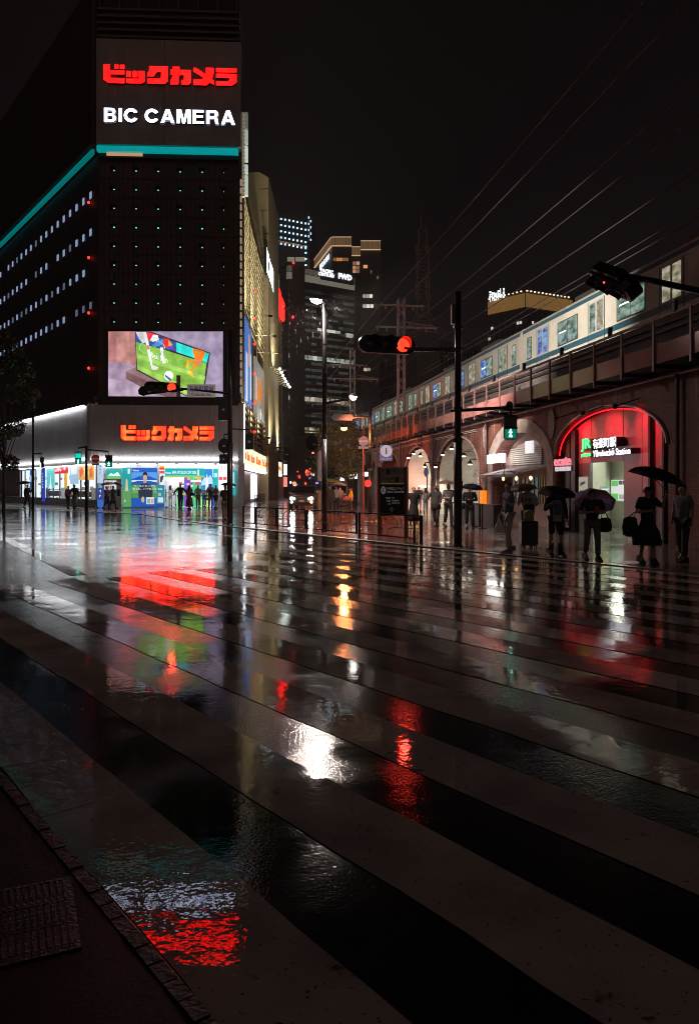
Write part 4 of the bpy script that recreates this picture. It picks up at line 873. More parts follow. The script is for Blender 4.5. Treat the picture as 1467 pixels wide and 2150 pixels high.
lamppx(947, 942, 'spot lamp near the crown of the closed white arch', watt=260)
lamppx(973, 957, 'pale spot lamp on the right shoulder of the closed white arch', watt=260)
lamppx(986, 974, 'tilted spot lamp at the right foot of the closed white arch', watt=300)
pl = thing('ceiling_lamps', 'bright ceiling light panels hanging in the open passage', 'lamp', tuple(V(48.5, 3, 3.6)))
for i, (s_, o_, z_) in enumerate(((48.6, 1.2, 3.55), (47.8, 3.2, 3.3), (49.4, 5., 3.4))):
    MB().box(0, 1, 0, 1, 0, 1, lambda x, y, z: V(s_ - .7 + 1.2 * x, o_ + .3 * y, z_ + .06 * z)).build('light_panel', EC((1., .97, .88), 45), pl)
l = bpy.data.lights.new('passage_light', 'POINT'); l.energy = 130; l.color = (1., .95, .82); l.shadow_soft_size = .4; lo = bpy.data.objects.new('passage_light', l); COL.objects.link(lo); lo.parent = pl; lo.location = V(48.6, 1.6, 3.3) - pl.location
for s_, o_, z_ in ((47.2, 4.5, 2.7), (47.4, 6, 2.3)):
    MB().lathe([(.02, -.2), (.17, -.1), (.2, 0), (.17, .1), (.02, .2)], 10, lambda x, y, z: V(s_ + x, o_ + y, z_ + z)).build('globe', EC((1., .95, .8), 30), pl)
# green station sign at the end of the passage
def vposter(name, label, cat, px, py, o, base, s, shapes=(), texts=(), thick=.04):
    s0, s1 = sv(px[0], o), sv(px[1], o); zt = vz((px[0] + px[1]) / 2, py[0], o); zb = vz((px[0] + px[1]) / 2, py[1], o)
    f = frame(V(s0, o, 0), -VD); ln = s0 - s1
    t = thing(name, label, cat, tuple(V((s0 + s1) / 2, o, zb)))
    MB().box(0, ln, zb, zt, -thick, 0, f).build('board', EC(base, s), t)
    if shapes: flat(t, 'print', f, [(c, ss, [(ln * a, zb + (zt - zb) * b) for a, b in poly]) for c, ss, poly in shapes], .004, .004)
    for body, c, a, b, y0, y1 in texts: textfit(body, f, ln * a, ln * b, zb + (zt - zb) * y0, zb + (zt - zb) * y1, .03, .006, .012).build('lettering', EC(c, s), t)
    return t
vposter('station_sign', 'green railway sign with white letters inside the open passage', 'sign', (874, 899), (1000, 1017), 2.6, (.03, .42, .08), .9, (), [('JR', (.9, .95, .9), .08, .85, .2, .85)])
# red lit brick: orange street lamp is built with the street furniture

# ------------------------------------------------------------------ station arch
st = thing('station_entrance', 'station entrance arch clad in red lit metal panels', 'station entrance', tuple(V(24.5, .2, SWZ)))
A0 = ARCH[0]; pan = M('station_panel', (.42, .30, .31), .35, .3, var=.08, scale=2); blackf = black_metal
def arcz(s, a=A0):
    h = (a[1] - a[0]) / 2; c = (a[0] + a[1]) / 2; x = max(-1, min(1, (s - c) / h)); return a[2] + (a[3] - a[2]) * math.sqrt(max(0, 1 - x * x))
dl, dr = sv(1208, .3), sv(1319, .3); dz = vz(1270, 970, .3)
xs = [A0[1] - .02, sv(1186, .3), sv(1196, .3), sv(1208, .3), sv(1240, .3), sv(1273, .3), sv(1308, .3), sv(1347, .3), sv(1365, .3), sv(1392, .3), A0[0] + .05]
for i, (a, b) in enumerate(zip(xs[:-1], xs[1:])):
    n = 6; m = MB(); lo = dz if (a <= dl + 1e-3 and b >= dr - .35) else SWZ + .12
    if i in (0, 9) or True:
        pts = [(a - (a - b) * j / n) for j in range(n + 1)]; g = .015
        pts[0] -= g; pts[-1] += g
        for p, q in zip(pts[:-1], pts[1:]):
            zp, zq = arcz(p) - .05, arcz(q) - .05
            m._add([V(p, .3, lo), V(q, .3, lo), V(q, .3, zq), V(p, .3, zp), V(p, .36, lo), V(q, .36, lo), V(q, .36, zq), V(p, .36, zp)], [(0, 1, 2, 3), (7, 6, 5, 4), (3, 2, 6, 7), (0, 4, 5, 1)] + ([(0, 3, 7, 4)] if p == pts[0] else []) + ([(1, 5, 6, 2)] if q == pts[-1] else []))
    m.build('panel', pan, st)
for px, w_ in ((1204, .34), (1178, .1), (1196, .06), (1364, .1), (1393, .1)):
    s_ = sv(px, .2); MB().box(0, 1, 0, 1, 0, 1, lambda x, y, z: V(s_ - w_ / 2 + w_ * x, .16 + .12 * y, SWZ + (arcz(s_) - .1 - SWZ) * z)).build('mullion', blackf, st)
# red tube light following the arch, and trim
m = MB(); pts = arc((A0[0] + .08, A0[1] - .08, A0[2], A0[3] - .05), 28)
MB().tube([V(s, .12, z) for s, z in pts], .022, 6).build('arch_light', EC((1., .01, .02), 2.), st)
for s_ in (22.4, 24.4, 26.4):  # added red spots that brighten the panels beyond the tube light
    p = V(s_, -.75, 3.95); wl_ = MB().lathe([(.02, -.08), (.07, -.06), (.08, .06), (.02, .08)], 10, lambda x, y, z: p + Vector((x, y, z))).build('added_wash_light', black_metal, st); MB().tube([p, V(s_, 0, 4.2)], .02, 5).build('arm', black_metal, wl_)
    l = bpy.data.lights.new('added_wash_light', 'SPOT'); l.energy = 210; l.color = (1., .012, .03); l.spot_size = R(92); l.spot_blend = .8; l.shadow_soft_size = .05
    lo = bpy.data.objects.new('added_wash_light', l); COL.objects.link(lo); lo.parent = st; lo.location = p + Vector((0, 0, -.1)) - st.location; lo.rotation_euler = (V(s_, .3, 3.35) - p).to_track_quat('-Z', 'Y').to_euler()
MB().tube([V(s, -.03, z + .06) for s, z in arc(A0, 28)], .06, 6).build('arch_trim', M('arch_metal_trim', (.3, .25, .26), .35, .5, var=.1), st)
# interior hall
hallw = M('hall_tile', (.58, .58, .50), .3, var=.08, scale=2); 
HD = 3.4; s0, s1 = dl + .02, dr - .02
fr_h = lambda s, o, z: V(s, o, z)
PL = V(sv(1240, .37), .37, 0); PM = V(sv(1281, HD), HD, 0); PR = V(sv(1345, HD) - .6, HD, 0); PE = V(dr - .05, .37, 0)
def hw(p, q, name): MB().quad(p + Vector((0, 0, SWZ)), q + Vector((0, 0, SWZ)), q + Vector((0, 0, dz + .3)), p + Vector((0, 0, dz + .3))).build(name, hallw, st)
hw(PL, PM, 'side_wall'); hw(PM, PR, 'back_wall'); hw(PR, PE, 'side_wall')
MB().quad(*[p + Vector((0, 0, dz + .28)) for p in (PL, PM, PR, PE)]).build('ceiling', hallw, st)
MB().box(0, 1, 0, 1, 0, 1, lambda x, y, z: V(sv(1209, .3) + (sv(1239, .3) - sv(1209, .3)) * x, .3 + .06 * y, SWZ + (dz - SWZ) * z)).build('side_panel', M('hall_side_panel', (.16, .16, .14), .4, .2, var=.1), st)
MB().box(0, 1, 0, 1, 0, 1, lambda x, y, z: V(sv(1239, .3) + .03 - .06 * x, .26 + .1 * y, SWZ + (dz - SWZ) * z)).build('jamb', grey_metal, st)
for i in range(3):
    c_ = (PL + PM + PR + PE) / 4 + (PM - PL) * (-.28 + .28 * i)
    MB().box(-.55, .55, -.1, .1, dz + .2, dz + .25, lambda x, y, z: Vector((c_.x, c_.y, 0)) - VD * x + VB * y + Vector((0, 0, z))).build('ceiling_light', EC((.96, 1., .84), 18), st)
for z_ in (1.0, 1.75): MB().box(0, 1, 0, 1, 0, 1, lambda x, y, z: PM + (PR - PM) * x - VB * (.03 + .02 * y) + Vector((0, 0, z_ + .035 * z))).build('dado_rail', M('dado', (.7, .68, .6), .4, var=.05), st)
jg = frame(V(sv(1219, -.1), -.1, 0), -VD)
def stext(body, px0, px1, py0, py1, mat, label, ext=.14, off=.015):
    o = -.02; a, b = sv(px0, o), sv(px1, o); f = frame(V(a, o, 0), -VD)
    zt = vz((px0 + px1) / 2, py0, o); zb = vz((px0 + px1) / 2, py1, o); t = thing('sign', label, 'sign', tuple(V(a, o, zb)))
    full = textfit(body, f, 0, a - b, zb, zt, 0, ext, off); split_letters(full, -VD, t, mat)
    MB().box(.02, a - b + .02, zb + .02, zt - .02, -.3, -.008, f).build('backing', black_metal, t)
    return t
wsig = E('station_white_letters', (.90, .90, 1.), 3.8); gsig = E('station_green_letters', (.03, 1., .12), 5.)
stext('有楽町駅', 1244, 1292, 919, 940, wsig, 'white lit japanese station name over the entrance', .012, .0)
stext('Yūrakuchō Station', 1244, 1322, 942, 956, wsig, 'white lit latin station name under the japanese name', .012, -.004)
stext('JR', 1219, 1239.5, 921, 948, gsig, 'green lit railway emblem left of the station name', .012, .015)
stext('JR東日本', 1219, 1239.5, 951.5, 960, gsig, 'small green lit railway company name under the emblem', .012, .0)
vposter('direction_sign', 'tall white direction sign with a bent arrow beside the station doorway', 'sign', (1214, 1231), (1001, 1054), .1, (.62, .64, .52), .45, [((.08, .08, .08), .3, [(.2, .64), (.3, .64), (.3, .8), (.62, .8), (.62, .86), (.86, .77), (.62, .68), (.62, .74), (.2, .74)]), ((.15, .15, .15), .3, rect(.12, .5, .32, .46)), ((.15, .15, .15), .3, rect(.55, .88, .32, .46))])
vposter('notice_board', 'white notice board with green headings inside the station entrance', 'notice', (1282, 1318), (1008, 1051), HD - .08, (.82, .85, .82), .75, [((.15, .6, .12), .75, rect(.02, .42, .7, .97)), ((.15, .6, .12), .75, rect(.02, .42, .03, .34)), ((.1, .1, .1), .5, rect(.46, .68, .78, .97)), ((.1, .1, .1), .5, rect(.7, .92, .78, .97)), ((.5, .5, .5), .6, rect(.5, .95, .08, .3))])
HF = frame(PL, PM - PL); HU = (PM - PL).normalized(); HN = HU.cross(Vector((0, 0, 1)))
poster('poster', 'yellow and blue notice on the side wall of the station hall', 'poster', lambda px, py, out=.05: hitp(px, py, PL, HU, HN, out), HF, (1261, 1276), (1021, 1044), (.8, .6, .08), .6, [((.05, .3, .5), .6, rect(0, 1, .8, 1)), ((.8, .8, .75), .6, rect(0, 1, .66, .8))])
vposter('poster', 'small green patterned poster at the right of the station hall', 'poster', (1323, 1338), (1026, 1042), HD - .3, (.8, .78, .6), .6, [((.2, .5, .1), .6, rect(.1, .9, .3, .9)), ((.7, .3, .1), .6, rect(.5, .8, .4, .6))])
# standing A-board
ab = thing('a_board', 'yellow and blue standing board in the station doorway', 'sign', tuple(V(sv(1325, .9), .9, SWZ)))
f = frame(V(sv(1316, .9), .9, 0), -VD)
MB().box(0, .42, .18, 1.02, -.02, .0, f).build('panel', EC((.62, .66, .66), .5), ab)
flat(ab, 'print', f, [((.8, .62, .03), .6, rect(.01, .41, .74, 1.0)), ((.05, .3, .5), .6, rect(.01, .41, .66, .72)), ((.5, .1, .1), .5, rect(.08, .34, .8, .86))], .004)
MB().tube([f(0.02, SWZ, 0), f(.02, .2, 0)], .015, 6).build('leg', grey_metal, ab); MB().tube([f(.40, SWZ, 0), f(.40, .2, 0)], .015, 6).build('leg', grey_metal, ab)
# pink script sign on the left
o_ = -.3; a_, b_ = sv(1164, o_), sv(1199, o_); f = frame(V(a_, o_, 0), -VD); t = thing('sign', 'red and white script shop sign hanging left of the station arch', 'sign', tuple(V(a_, o_, 2.4)))
split_letters(textfit('ecute', f, 0, a_ - b_, vz(1180, 978, o_), vz(1180, 960, o_), 0, .05, .02), -VD, t, E('pink_script', (1., .25, .32), .9))
split_letters(textfit('EDITION', f, .1, a_ - b_ - .05, vz(1180, 989, o_), vz(1180, 980, o_), 0, .04, .01), -VD, t, E('white_small_letters', (.85, .8, .85), .7))
MB().box(0, a_ - b_, vz(1180, 990, o_), vz(1180, 978.5, o_), -.06, -.01, f).build('backing', black_metal, t)

# ------------------------------------------------------------------ restaurant arch
re = thing('restaurant_front', 'small restaurant front set in the stone ringed arch', 'restaurant', tuple(V(32, .3, SWZ)))
A1 = ARCH[1]
pts = [(A1[0] + .02, SWZ)] + arc(A1, 18) + [(A1[1] - .02, SWZ)]
MB()._add([V(s, .62, z) for s, z in pts], [tuple(range(len(pts)))]).build('wall', M('restaurant_wall', (.33, .23, .21), .6, var=.25, scale=2), re)
for i in range(9):
    z = 2.55 + i * .085
    MB().box(0, 1, 0, 1, 0, 1, lambda x, y, zz: V(30.6 + 3.4 * x, .52 + .06 * y, z + .05 * zz)).build('vent_slat', M('vent_slat', (.42, .38, .34), .5, .2, var=.15), re)
MB().box(0, 1, 0, 1, 0, 1, lambda x, y, z: V(29.0 + .95 * x, .5 + .1 * y, .9 + 1.5 * z)).build('dark_window', glass_dark, re)
for s_, w_, c in ((30.2, .5, (1., .55, .25)), (30.9, .8, (.5, .7, .65)), (31.9, .8, (.9, .5, .3)), (32.9, .9, (.8, .75, .8)), (34.0, .5, (.35, .12, .1))):
    wn = MB().box(0, 1, 0, 1, 0, 1, lambda x, y, z: V(s_ + w_ * x, .54 + .05 * y, .95 + 1.05 * z)).build('window', EC(c, .10), re)
    for k in range(3): MB().box(0, 1, 0, 1, 0, 1, lambda x, y, z: V(s_ + w_ * (k / 2.) - .03 + .06 * x, .49 + .045 * y, .95 + 1.05 * z)).build('frame', dark_metal, wn)
MB()._add([V(29.9, .5, 2.42), V(34.6, .5, 2.42), V(34.6, -.75, 2.12), V(29.9, -.75, 2.12), V(29.9, -.75, 2.02), V(34.6, -.75, 2.02)], [(0, 1, 2, 3), (3, 2, 5, 4)]).build('awning', M('awning_mauve', (.36, .30, .34), .6, var=.2), re)
for s_ in (30.2, 31.7, 33.2): MB().lathe([(.02, -.08), (.07, -.03), (.07, .04), (.02, .09)], 8, lambda x, y, z: V(s_ + x, -.1 + y, 1.95 + z)).build('warm_bulb', EC((1., .55, .2), 5), re)
MB().box(0, 1, 0, 1, 0, 1, lambda x, y, z: V(31.3 + .7 * x, .4 + .1 * y, 3.0 + .5 * z)).build('bottle_sign', E('bottle_sign_glow', (.8, .78, .8), 1.0), re)
vposter('sign', 'white lit rounded lightbox sign beside the restaurant arch', 'sign', (1021.5, 1049.5), (954, 971.5), -.35, (1., .96, .93), 6., (), [('~3', (.75, .7, .7), .25, .75, .2, .6)], .25)
vposter('sign', 'orange lit vertical sign by the restaurant pier', 'sign', (1006, 1013), (1030, 1064), -.3, (1., .22, .01), 1.1, (), (), .2)
for i, s_ in enumerate((30.6, 32.3, 34.0)):
    t = thing('planter_box', ['black planter box nearest the station arch', 'middle black planter box before the restaurant', 'black planter box beside the orange vertical sign'][i], 'planter', tuple(V(s_, -1.6, SWZ)))
    MB().box(0, 1, 0, 1, 0, 1, lambda x, y, z: V(s_ - .75 + 1.5 * x, -1.75 + .4 * y, SWZ + .85 * z)).build('box', M('planter_black', (.012, .011, .011), .4, var=.3), t)
    MB().box(0, 1, 0, 1, 0, 1, lambda x, y, z: V(s_ - .78 + 1.56 * x, -1.78 + .46 * y, SWZ + .851 + .04 * z)).build('rim', dark_metal, t)
for i, px in enumerate((994, 1012)):
    p = V(sv(px, -2.2), -2.2, SWZ); t = thing('barrier_post', ['thin black barrier post left of the planters', 'thin black barrier post right of the blue umbrella'][i], 'post', tuple(p))
    MB().tube([p, p + Vector((0, 0, .95))], .025, 8).build('post', black_metal, t); MB().lathe([(.17, 0), (.17, .02), (.04, .05)], 14, lambda x, y, z, p=p: p + Vector((x, y, z))).build('base', black_metal, t)

# ================================================================== train
tr_w = M('train_white', (.62, .58, .50), .3, .2, var=.08, scale=.8); tr_b = M('train_blue', (.025, .085, .125), .35, .1, var=.15); tr_d = M('train_dark', (.03, .03, .033), .5)
def wglow(name, c1, c2, s):
    m = bpy.data.materials.new(name); m.use_nodes = True; t = m.node_tree; b = t.nodes['Principled BSDF']; L = t.links.new
    co = t.nodes.new('ShaderNodeTexCoord'); mp = t.nodes.new('ShaderNodeMapping'); mp.inputs['Scale'].default_value = (1.6, 1.6, 3.2); L(co.outputs['Object'], mp.inputs[0])
    n = t.nodes.new('ShaderNodeTexNoise'); n.inputs['Scale'].default_value = 1.5; n.inputs['Detail'].default_value = 2; L(mp.outputs[0], n.inputs['Vector'])
    r = t.nodes.new('ShaderNodeValToRGB'); L(n.outputs['Fac'], r.inputs[0]); r.color_ramp.elements[0].position = .35; r.color_ramp.elements[1].position = .68
    r.color_ramp.elements[0].color = (*c1, 1); r.color_ramp.elements[1].color = (*c2, 1)
    L(r.outputs[0], b.inputs['Emission Color']); b.inputs['Emission Strength'].default_value = s; b.inputs['Roughness'].default_value = .08
    b.inputs['Base Color'].default_value = (.02, .02, .02, 1); MATS[name] = m; return m
wg = [wglow('carriage_glow_green', (.05, .12, .09), (.45, .60, .50), .75), wglow('carriage_glow_warm', (.18, .16, .09), (.60, .56, .42), .75), wglow('carriage_glow_blue', (.02, .06, .4), (.3, .5, .8), .8)]
tube_l = EC((.9, 1., .95), 2.6)
TO, ZR, ZB = 3.4, 10.05, 6.75
def carriage(sa, sb, label, turn=0.):
    p0 = V(sa, TO, 0); t = thing('train_carriage', label, 'train', (p0.x, p0.y, 6.6), group='carriages of the white and blue commuter train')
    rot = Matrix.Rotation(turn, 3, 'Z')
    def T(x, y, z): q = rot @ (VD * x + VB * y); return p0 + q + Vector((0, 0, z))
    L_ = sb - sa; prof = [(0, ZB), (0, 9.55), (.06, 9.78), (.22, 9.95), (.5, 10.03), (1.4, 10.1), (2.3, 10.03), (2.8, 9.55), (2.8, ZB)]
    m = MB(); n = len(prof); m._add([T(.15, y, z) for y, z in prof] + [T(L_ - .15, y, z) for y, z in prof], [(i, i + 1, n + i + 1, n + i) for i in range(n - 1)] + [tuple(range(n - 1, -1, -1)), tuple(range(n, 2 * n))])
    m.build('body', tr_w, t)
    MB().box(0, 1, 0, 1, 0, 1, lambda x, y, z: T(.15 + (L_ - .3) * x, -.012 + .011 * y, 9.56 + .17 * z)).build('upper_stripe', tr_b, t)
    MB().box(0, 1, 0, 1, 0, 1, lambda x, y, z: T(.15 + (L_ - .3) * x, -.012 + .011 * y, 7.84 + .24 * z)).build('lower_stripe', tr_b, t)
    MB().box(0, 1, 0, 1, 0, 1, lambda x, y, z: T(.4 + (L_ - .8) * x, .2 + 2.4 * y, 6.35 + .38 * z)).build('underframe', tr_d, t)
    dc = [2.7 + i * (L_ - 5.4) / 3 for i in range(4)]
    for i, c in enumerate(dc):
        d = MB().box(0, 1, 0, 1, 0, 1, lambda x, y, z: T(c - .72 + 1.44 * x, -.010 + .006 * y, 7.2 + 2.25 * z)).build('door', M('train_door', (.5, .49, .46), .3, .3, var=.1), t)
        MB().box(0, 1, 0, 1, 0, 1, lambda x, y, z: T(c - .735 + .03 * x, -.02 + .009 * y, 7.2 + 2.27 * z)).build('seal', tr_d, d); MB().box(0, 1, 0, 1, 0, 1, lambda x, y, z: T(c + .705 + .03 * x, -.02 + .009 * y, 7.2 + 2.27 * z)).build('seal', tr_d, d)
        for q in (-.56, .08):
            MB().box(0, 1, 0, 1, 0, 1, lambda x, y, z: T(c + q + .48 * x, -.024 + .012 * y, 8.15 + 1.2 * z)).build('pane', wg[random.choice((0, 1, 1, 0, 2))] if not (i == 1) else wg[1], d)
    wc = [(a + b) / 2 for a, b in zip(dc[:-1], dc[1:])]
    for i, c in enumerate(wc):
        wd = MB().box(0, 1, 0, 1, 0, 1, lambda x, y, z: T(c - 1.05 + 2.1 * x, -.010 + .006 * y, 8.15 + 1.12 * z)).build('window', tr_d, t)
        for q in (-1.0, .03): MB().box(0, 1, 0, 1, 0, 1, lambda x, y, z: T(c + q + .97 * x, -.020 + .008 * y, 8.2 + 1.02 * z)).build('pane', wg[0] if random.random() < .7 else wg[random.choice((1, 2))], wd)
        MB().box(0, 1, 0, 1, 0, 1, lambda x, y, z: T(c + .1 + .7 * x, -.026 + .004 * y, 8.72 + .05 * z)).build('lamp_glint', tube_l, wd)
    for c in (1.0, L_ - 1.0):
        wd = MB().box(0, 1, 0, 1, 0, 1, lambda x, y, z: T(c - .3 + .6 * x, -.010 + .006 * y, 8.15 + 1.12 * z)).build('window', tr_d, t)
        MB().box(0, 1, 0, 1, 0, 1, lambda x, y, z: T(c - .25 + .5 * x, -.020 + .008 * y, 8.2 + 1.02 * z)).build('pane', wg[0], wd)
    for c in (L_ * .3, L_ * .7): MB().box(0, 1, 0, 1, 0, 1, lambda x, y, z: T(c - 1.6 + 3.2 * x, .6 + 1.6 * y, 10.08 + .28 * z)).build('roof_unit', tr_d, t)
    MB().box(0, 1, 0, 1, 0, 1, lambda x, y, z: T(L_ - .15 + .3 * x, .4 + 2 * y, 7.0 + 2.6 * z)).build('gangway', tr_d, t)
    return T
carriage(18.0, 39.85, 'nearest white and blue train carriage on the viaduct above the station')
carriage(39.95, 61.7, 'second train carriage, crossing behind the signal pole')
carriage(61.8, 83.5, 'third train carriage, beyond the tall lattice mast', R(.6))
T3 = carriage(83.7, 105, 'farthest train carriage, curving away at the left end', R(4.5))
# ================================================================== background city
def face_frame(px0, px1, Ya, Yb):
    a = Vector(((px0 - CX) / F * Ya, Ya, 0)); b = Vector(((px1 - CX) / F * Yb, Yb, 0)); return a, b, frame(a, b - a), (b - a).length
def tower(name, label, faces, ztop, mat, depth=25.):
    """faces: list of (px0, px1, Y0, Y1); returns thing and the face frames"""
    c = Vector(((faces[0][0] + faces[-1][1]) / 2 - CX, 0, 0)) / F * faces[0][2]; t = thing(name, label, 'building', (c.x, faces[0][2], 0)); fs = []
    for i, (p0, p1, Y0, Y1) in enumerate(faces):
        a, b, f, ln = face_frame(p0, p1, Y0, Y1); fs.append((f, ln))
        MB().box(0, ln, 0, ztop if not isinstance(ztop, list) else ztop[i], -depth if i == len(faces) - 1 and len(faces) != 2 else -6., 0, f).build('wall', mat, t)
    return t, fs
def zof(py, Y): return H + (HY - py) / F * Y
facade = M('dark_curtain_wall', (.13, .115, .115), .35, var=.3, scale=.08); facade2 = M('dark_curtain_wall_blue', (.06, .065, .08), .3, var=.3, scale=.08); ledge = M('facade_ledge', (.26, .235, .235), .5, var=.2, scale=.2)
# tower with grid of blue lights
Y = 430.; t, fs = tower('office_tower', 'far dark tower crowned by a grid of small blue lights', [(560, 646, Y, Y), (646, 663, Y, Y + 25)], zof(447, Y), facade2, 30)
f, ln = fs[0]; blue = E('blue_dot_lights', (.45, .75, 1.), 2.2)
for i in range(10):
    for j in range(5):
        x = ln * (.05 + .1 * i); z = zof(455 + j * 13 + i * 1.6, Y)
        MB().box(x - .45, x + .45, z - .45, z + .45, .01, .4, f).build('facade_light', blue, t)
for j in range(6): MB().box(.3, 1.3, zof(508 + j * 13, Y) - .4, zof(508 + j * 13, Y) + .4, .01, .4, f).build('facade_light', blue, t); MB().box(ln - 1.6, ln - .6, zof(518 + j * 13, Y) - .4, zof(518 + j * 13, Y) + .4, .01, .4, f).build('facade_light', blue, t)
f2, ln2 = fs[1]
for i in range(2):
    for j in range(4): MB().box(2 + i * 6, 3 + i * 6, zof(468 + j * 13, Y + 10), zof(468 + j * 13, Y + 10) + .9, .01, .4, f2).build('facade_light', blue, t)
for i in range(16): MB().box(ln * (.03 + i * .06), ln * (.03 + i * .06) + 1., zof(504 + i, Y), zof(504 + i, Y) + .8, .01, .3, f).build('warm_window', EC((1., .5, .3), .25 if random.random() < .7 else .6), t)
for a, b in ((.12, .2), (.5, .68), (.7, .95)): MB().box(ln * a, ln * b, zof(549 , Y), zof(540, Y), .01, .3, f).build('lit_window', EC((.9, .85, .6), .22), t)
# gold crowned tower
Y = 400.; t, fs = tower('office_tower', 'far tower with a gold lit crown left of the signal wires', [(661, 697, Y + 40, Y), (697, 738, Y, Y), (738, 757, Y + 6, Y + 6), (757, 799, Y, Y)], [zof(500, Y), zof(500, Y), zof(513, Y), zof(508, Y)], facade, 30)
goldc = M('gold_crown', (.4, .3, .2), .5, emit=(1., .62, .32), es=.12, var=.2); goldline = E('gold_line', (1., .6, .3), .7)
for q, (f, ln) in enumerate(fs):
    zt = (zof(499, Y), zof(499, Y), zof(512, Y), zof(507, Y))[q]; n = max(2, int(ln / 1.3))
    for i in range(n): MB().box(ln * i / n + .12, ln * (i + 1) / n - .12, zt - 4.2, zt, .02, .5, f).build('crown_panel', goldc, t)
    MB().box(0, ln, zt - 4.6, zt - 4.25, .02, .7, f).build('crown_light', goldline, t); MB().box(0, ln, zt + .05, zt + .4, .02, .7, f).build('crown_light', EC((1., .6, .35), .5), t)
f, ln = fs[0]
textfit('BVLGARI', f, ln * .32, ln * .85, zof(533, Y) - 1, zof(533, Y) + 2, .1, .3, .02).build('lettering', EC((.7, .75, .95), 1.6), t)
for q, a, b, py, c, s_ in ((1, .05, .85, 545, (1., .4, .15), .5), (2, .1, .9, 546, (1., .5, .3), .5), (2, .1, .9, 555, (1., .5, .3), .5), (2, .1, .9, 563, (1., .5, .3), .45), (3, .12, .35, 560, (1., .45, .2), .7), (3, .5, .56, 571, (1., .6, .3), .5), (3, .1, .6, 622, (.95, .9, .75), .8), (3, .1, .65, 643, (.95, .9, .8), .9), (3, .8, .9, 583, (1., .6, .3), .3), (3, .15, .5, 776, (.95, .85, .6), .6)):
    f, ln = fs[q]; n = max(1, int((b - a) * ln / 1.6)); z = zof(py, Y)
    for i in range(n):
        if random.random() < .85: MB().box(ln * (a + (b - a) * i / n) + .1, ln * (a + (b - a) * (i + 1) / n) - .1, z - .8, z + .9, .02, .3, f).build('lit_window', EC(c, s_ * random.choice((.5, 1., 1.2))), t)
# nearer tower with lit floors and two roof signs
Y = 262.; t, fs = tower('office_tower', 'dark office tower with white roof letters and lit floor bands', [(574, 605, Y + 20, Y), (605, 744, Y, Y + 16)], zof(556, Y), facade, 30)
cw = M('crown_glass', (.3, .28, .24), .4, emit=(.9, .82, .65), es=.16, var=.3, scale=.3); cw2 = M('crown_glass_dim', (.2, .18, .16), .4, emit=(.9, .82, .65), es=.07, var=.3, scale=.3)
for q, (f, ln) in enumerate(fs):
    n = int(ln / 3.2); zt = zof(557, Y)
    for i in range(n):
        MB().box(ln * i / n + .1, ln * (i + 1) / n - .1, zt - 1.9, zt - .1, .02, .35, f).build('crown_pane', cw2, t); MB().box(ln * i / n + .1, ln * (i + 1) / n - .1, zt - 4.6, zt - 2.2, .02, .35, f).build('crown_pane', cw, t)
    for z in [zt - 8 - 4.1 * k for k in range(17)]:
        if z > 2: MB().box(0, ln, z, z + .5, .02, .18, f).build('floor_ledge', ledge, t)
f, ln = fs[1]
def lit_row(a, b, py, c, s_, w_=1.9, p=.9, h=1.5):
    n = max(1, int((b - a) * ln / w_)); z = zof(py, Y)
    for i in range(n):
        if random.random() < p: MB().box(ln * (a + (b - a) * i / n) + .12, ln * (a + (b - a) * (i + 1) / n) - .12, z - h / 2, z + h / 2, .02, .14, f).build('lit_window', EC(c, s_ * random.choice((.6, 1., 1.25))), t)
for py_ in range(604, 900, 14): lit_row(.0, .99, py_, (.75, .8, .75), .035, 2.2, .8, 1.)  # faint glowing rows standing in for dim reflections on every floor
lit_row(.42, .78, 682, (.85, .9, .75), .55); lit_row(.86, .98, 687, (.85, .9, .75), .45); lit_row(.0, .99, 746, (.85, .92, .78), .5, 1.9, 1.); lit_row(.0, .78, 834, (.95, .85, .65), .45, 2.0, .95, 1.9); lit_row(.78, .98, 838, (.9, .7, .45), .3, 1.5, .7)
lit_row(.0, .45, 901, (.95, .85, .6), .5, 2.0, .95, 1.8); lit_row(.52, .85, 902, (.95, .8, .55), .4, 2., .8, 1.8); lit_row(.02, .2, 772, (.95, .85, .6), .25, 2.4, .5, .6); lit_row(.4, .95, 790, (.8, .9, .8), .4, 5., .2, .6)
for a, b, py in ((.0, .02, 945), (.08, .15, 945), (.08, .15, 955), (.26, .3, 948), (.26, .3, 958), (.08, .15, 938)): MB().box(ln * a, ln * b, zof(py, Y) - .6, zof(py, Y) + .6, .02, .14, f).build('lit_window', EC((1., .65, .25), .6), t)
MB().box(ln * .02, ln * .12, zof(981, Y), zof(970, Y), .02, .3, f).build('lit_window', EC((.8, .95, 1.), 1.), t)
lit_row(.35, .75, 914, (.7, .9, .9), .8, 3.2, .6, .5)
wt = E('roof_letters', (.85, .95, 1.), 1.5)
MB().box(ln * .46, ln * .98, zof(588, Y + 8), zof(565, Y + 8), .36, .5, f).build('sign_backing', facade, t)
x = lambda px: hitp(px, 600, f(0, 0, 0), (f(1, 0, 0) - f(0, 0, 0)), (f(0, 0, 1) - f(0, 0, 0)), .5)[0]
textfit('PACIFIC', f, x(673), x(699), zof(572.5, Y + 8), zof(565, Y + 8), .5, .3, .03).build('lettering', wt, t); textfit('CENTURY', f, x(668.5), x(702), zof(580, Y + 8), zof(573.5, Y + 8), .5, .3, .03).build('lettering', wt, t)
textfit('FWD', f, x(710), x(738), zof(581, Y + 9), zof(569, Y + 9), .5, .3, .05).build('lettering', wt, t)
for px, py in ((616, 552), (615, 666)): MB().lathe([(.05, -.5), (.5, 0), (.05, .5)], 8, lambda a, b, c: at(px, py, Y - .8) + Vector((a, b, c))).build('beacon', EC((1., .03, .03), 4.), t)
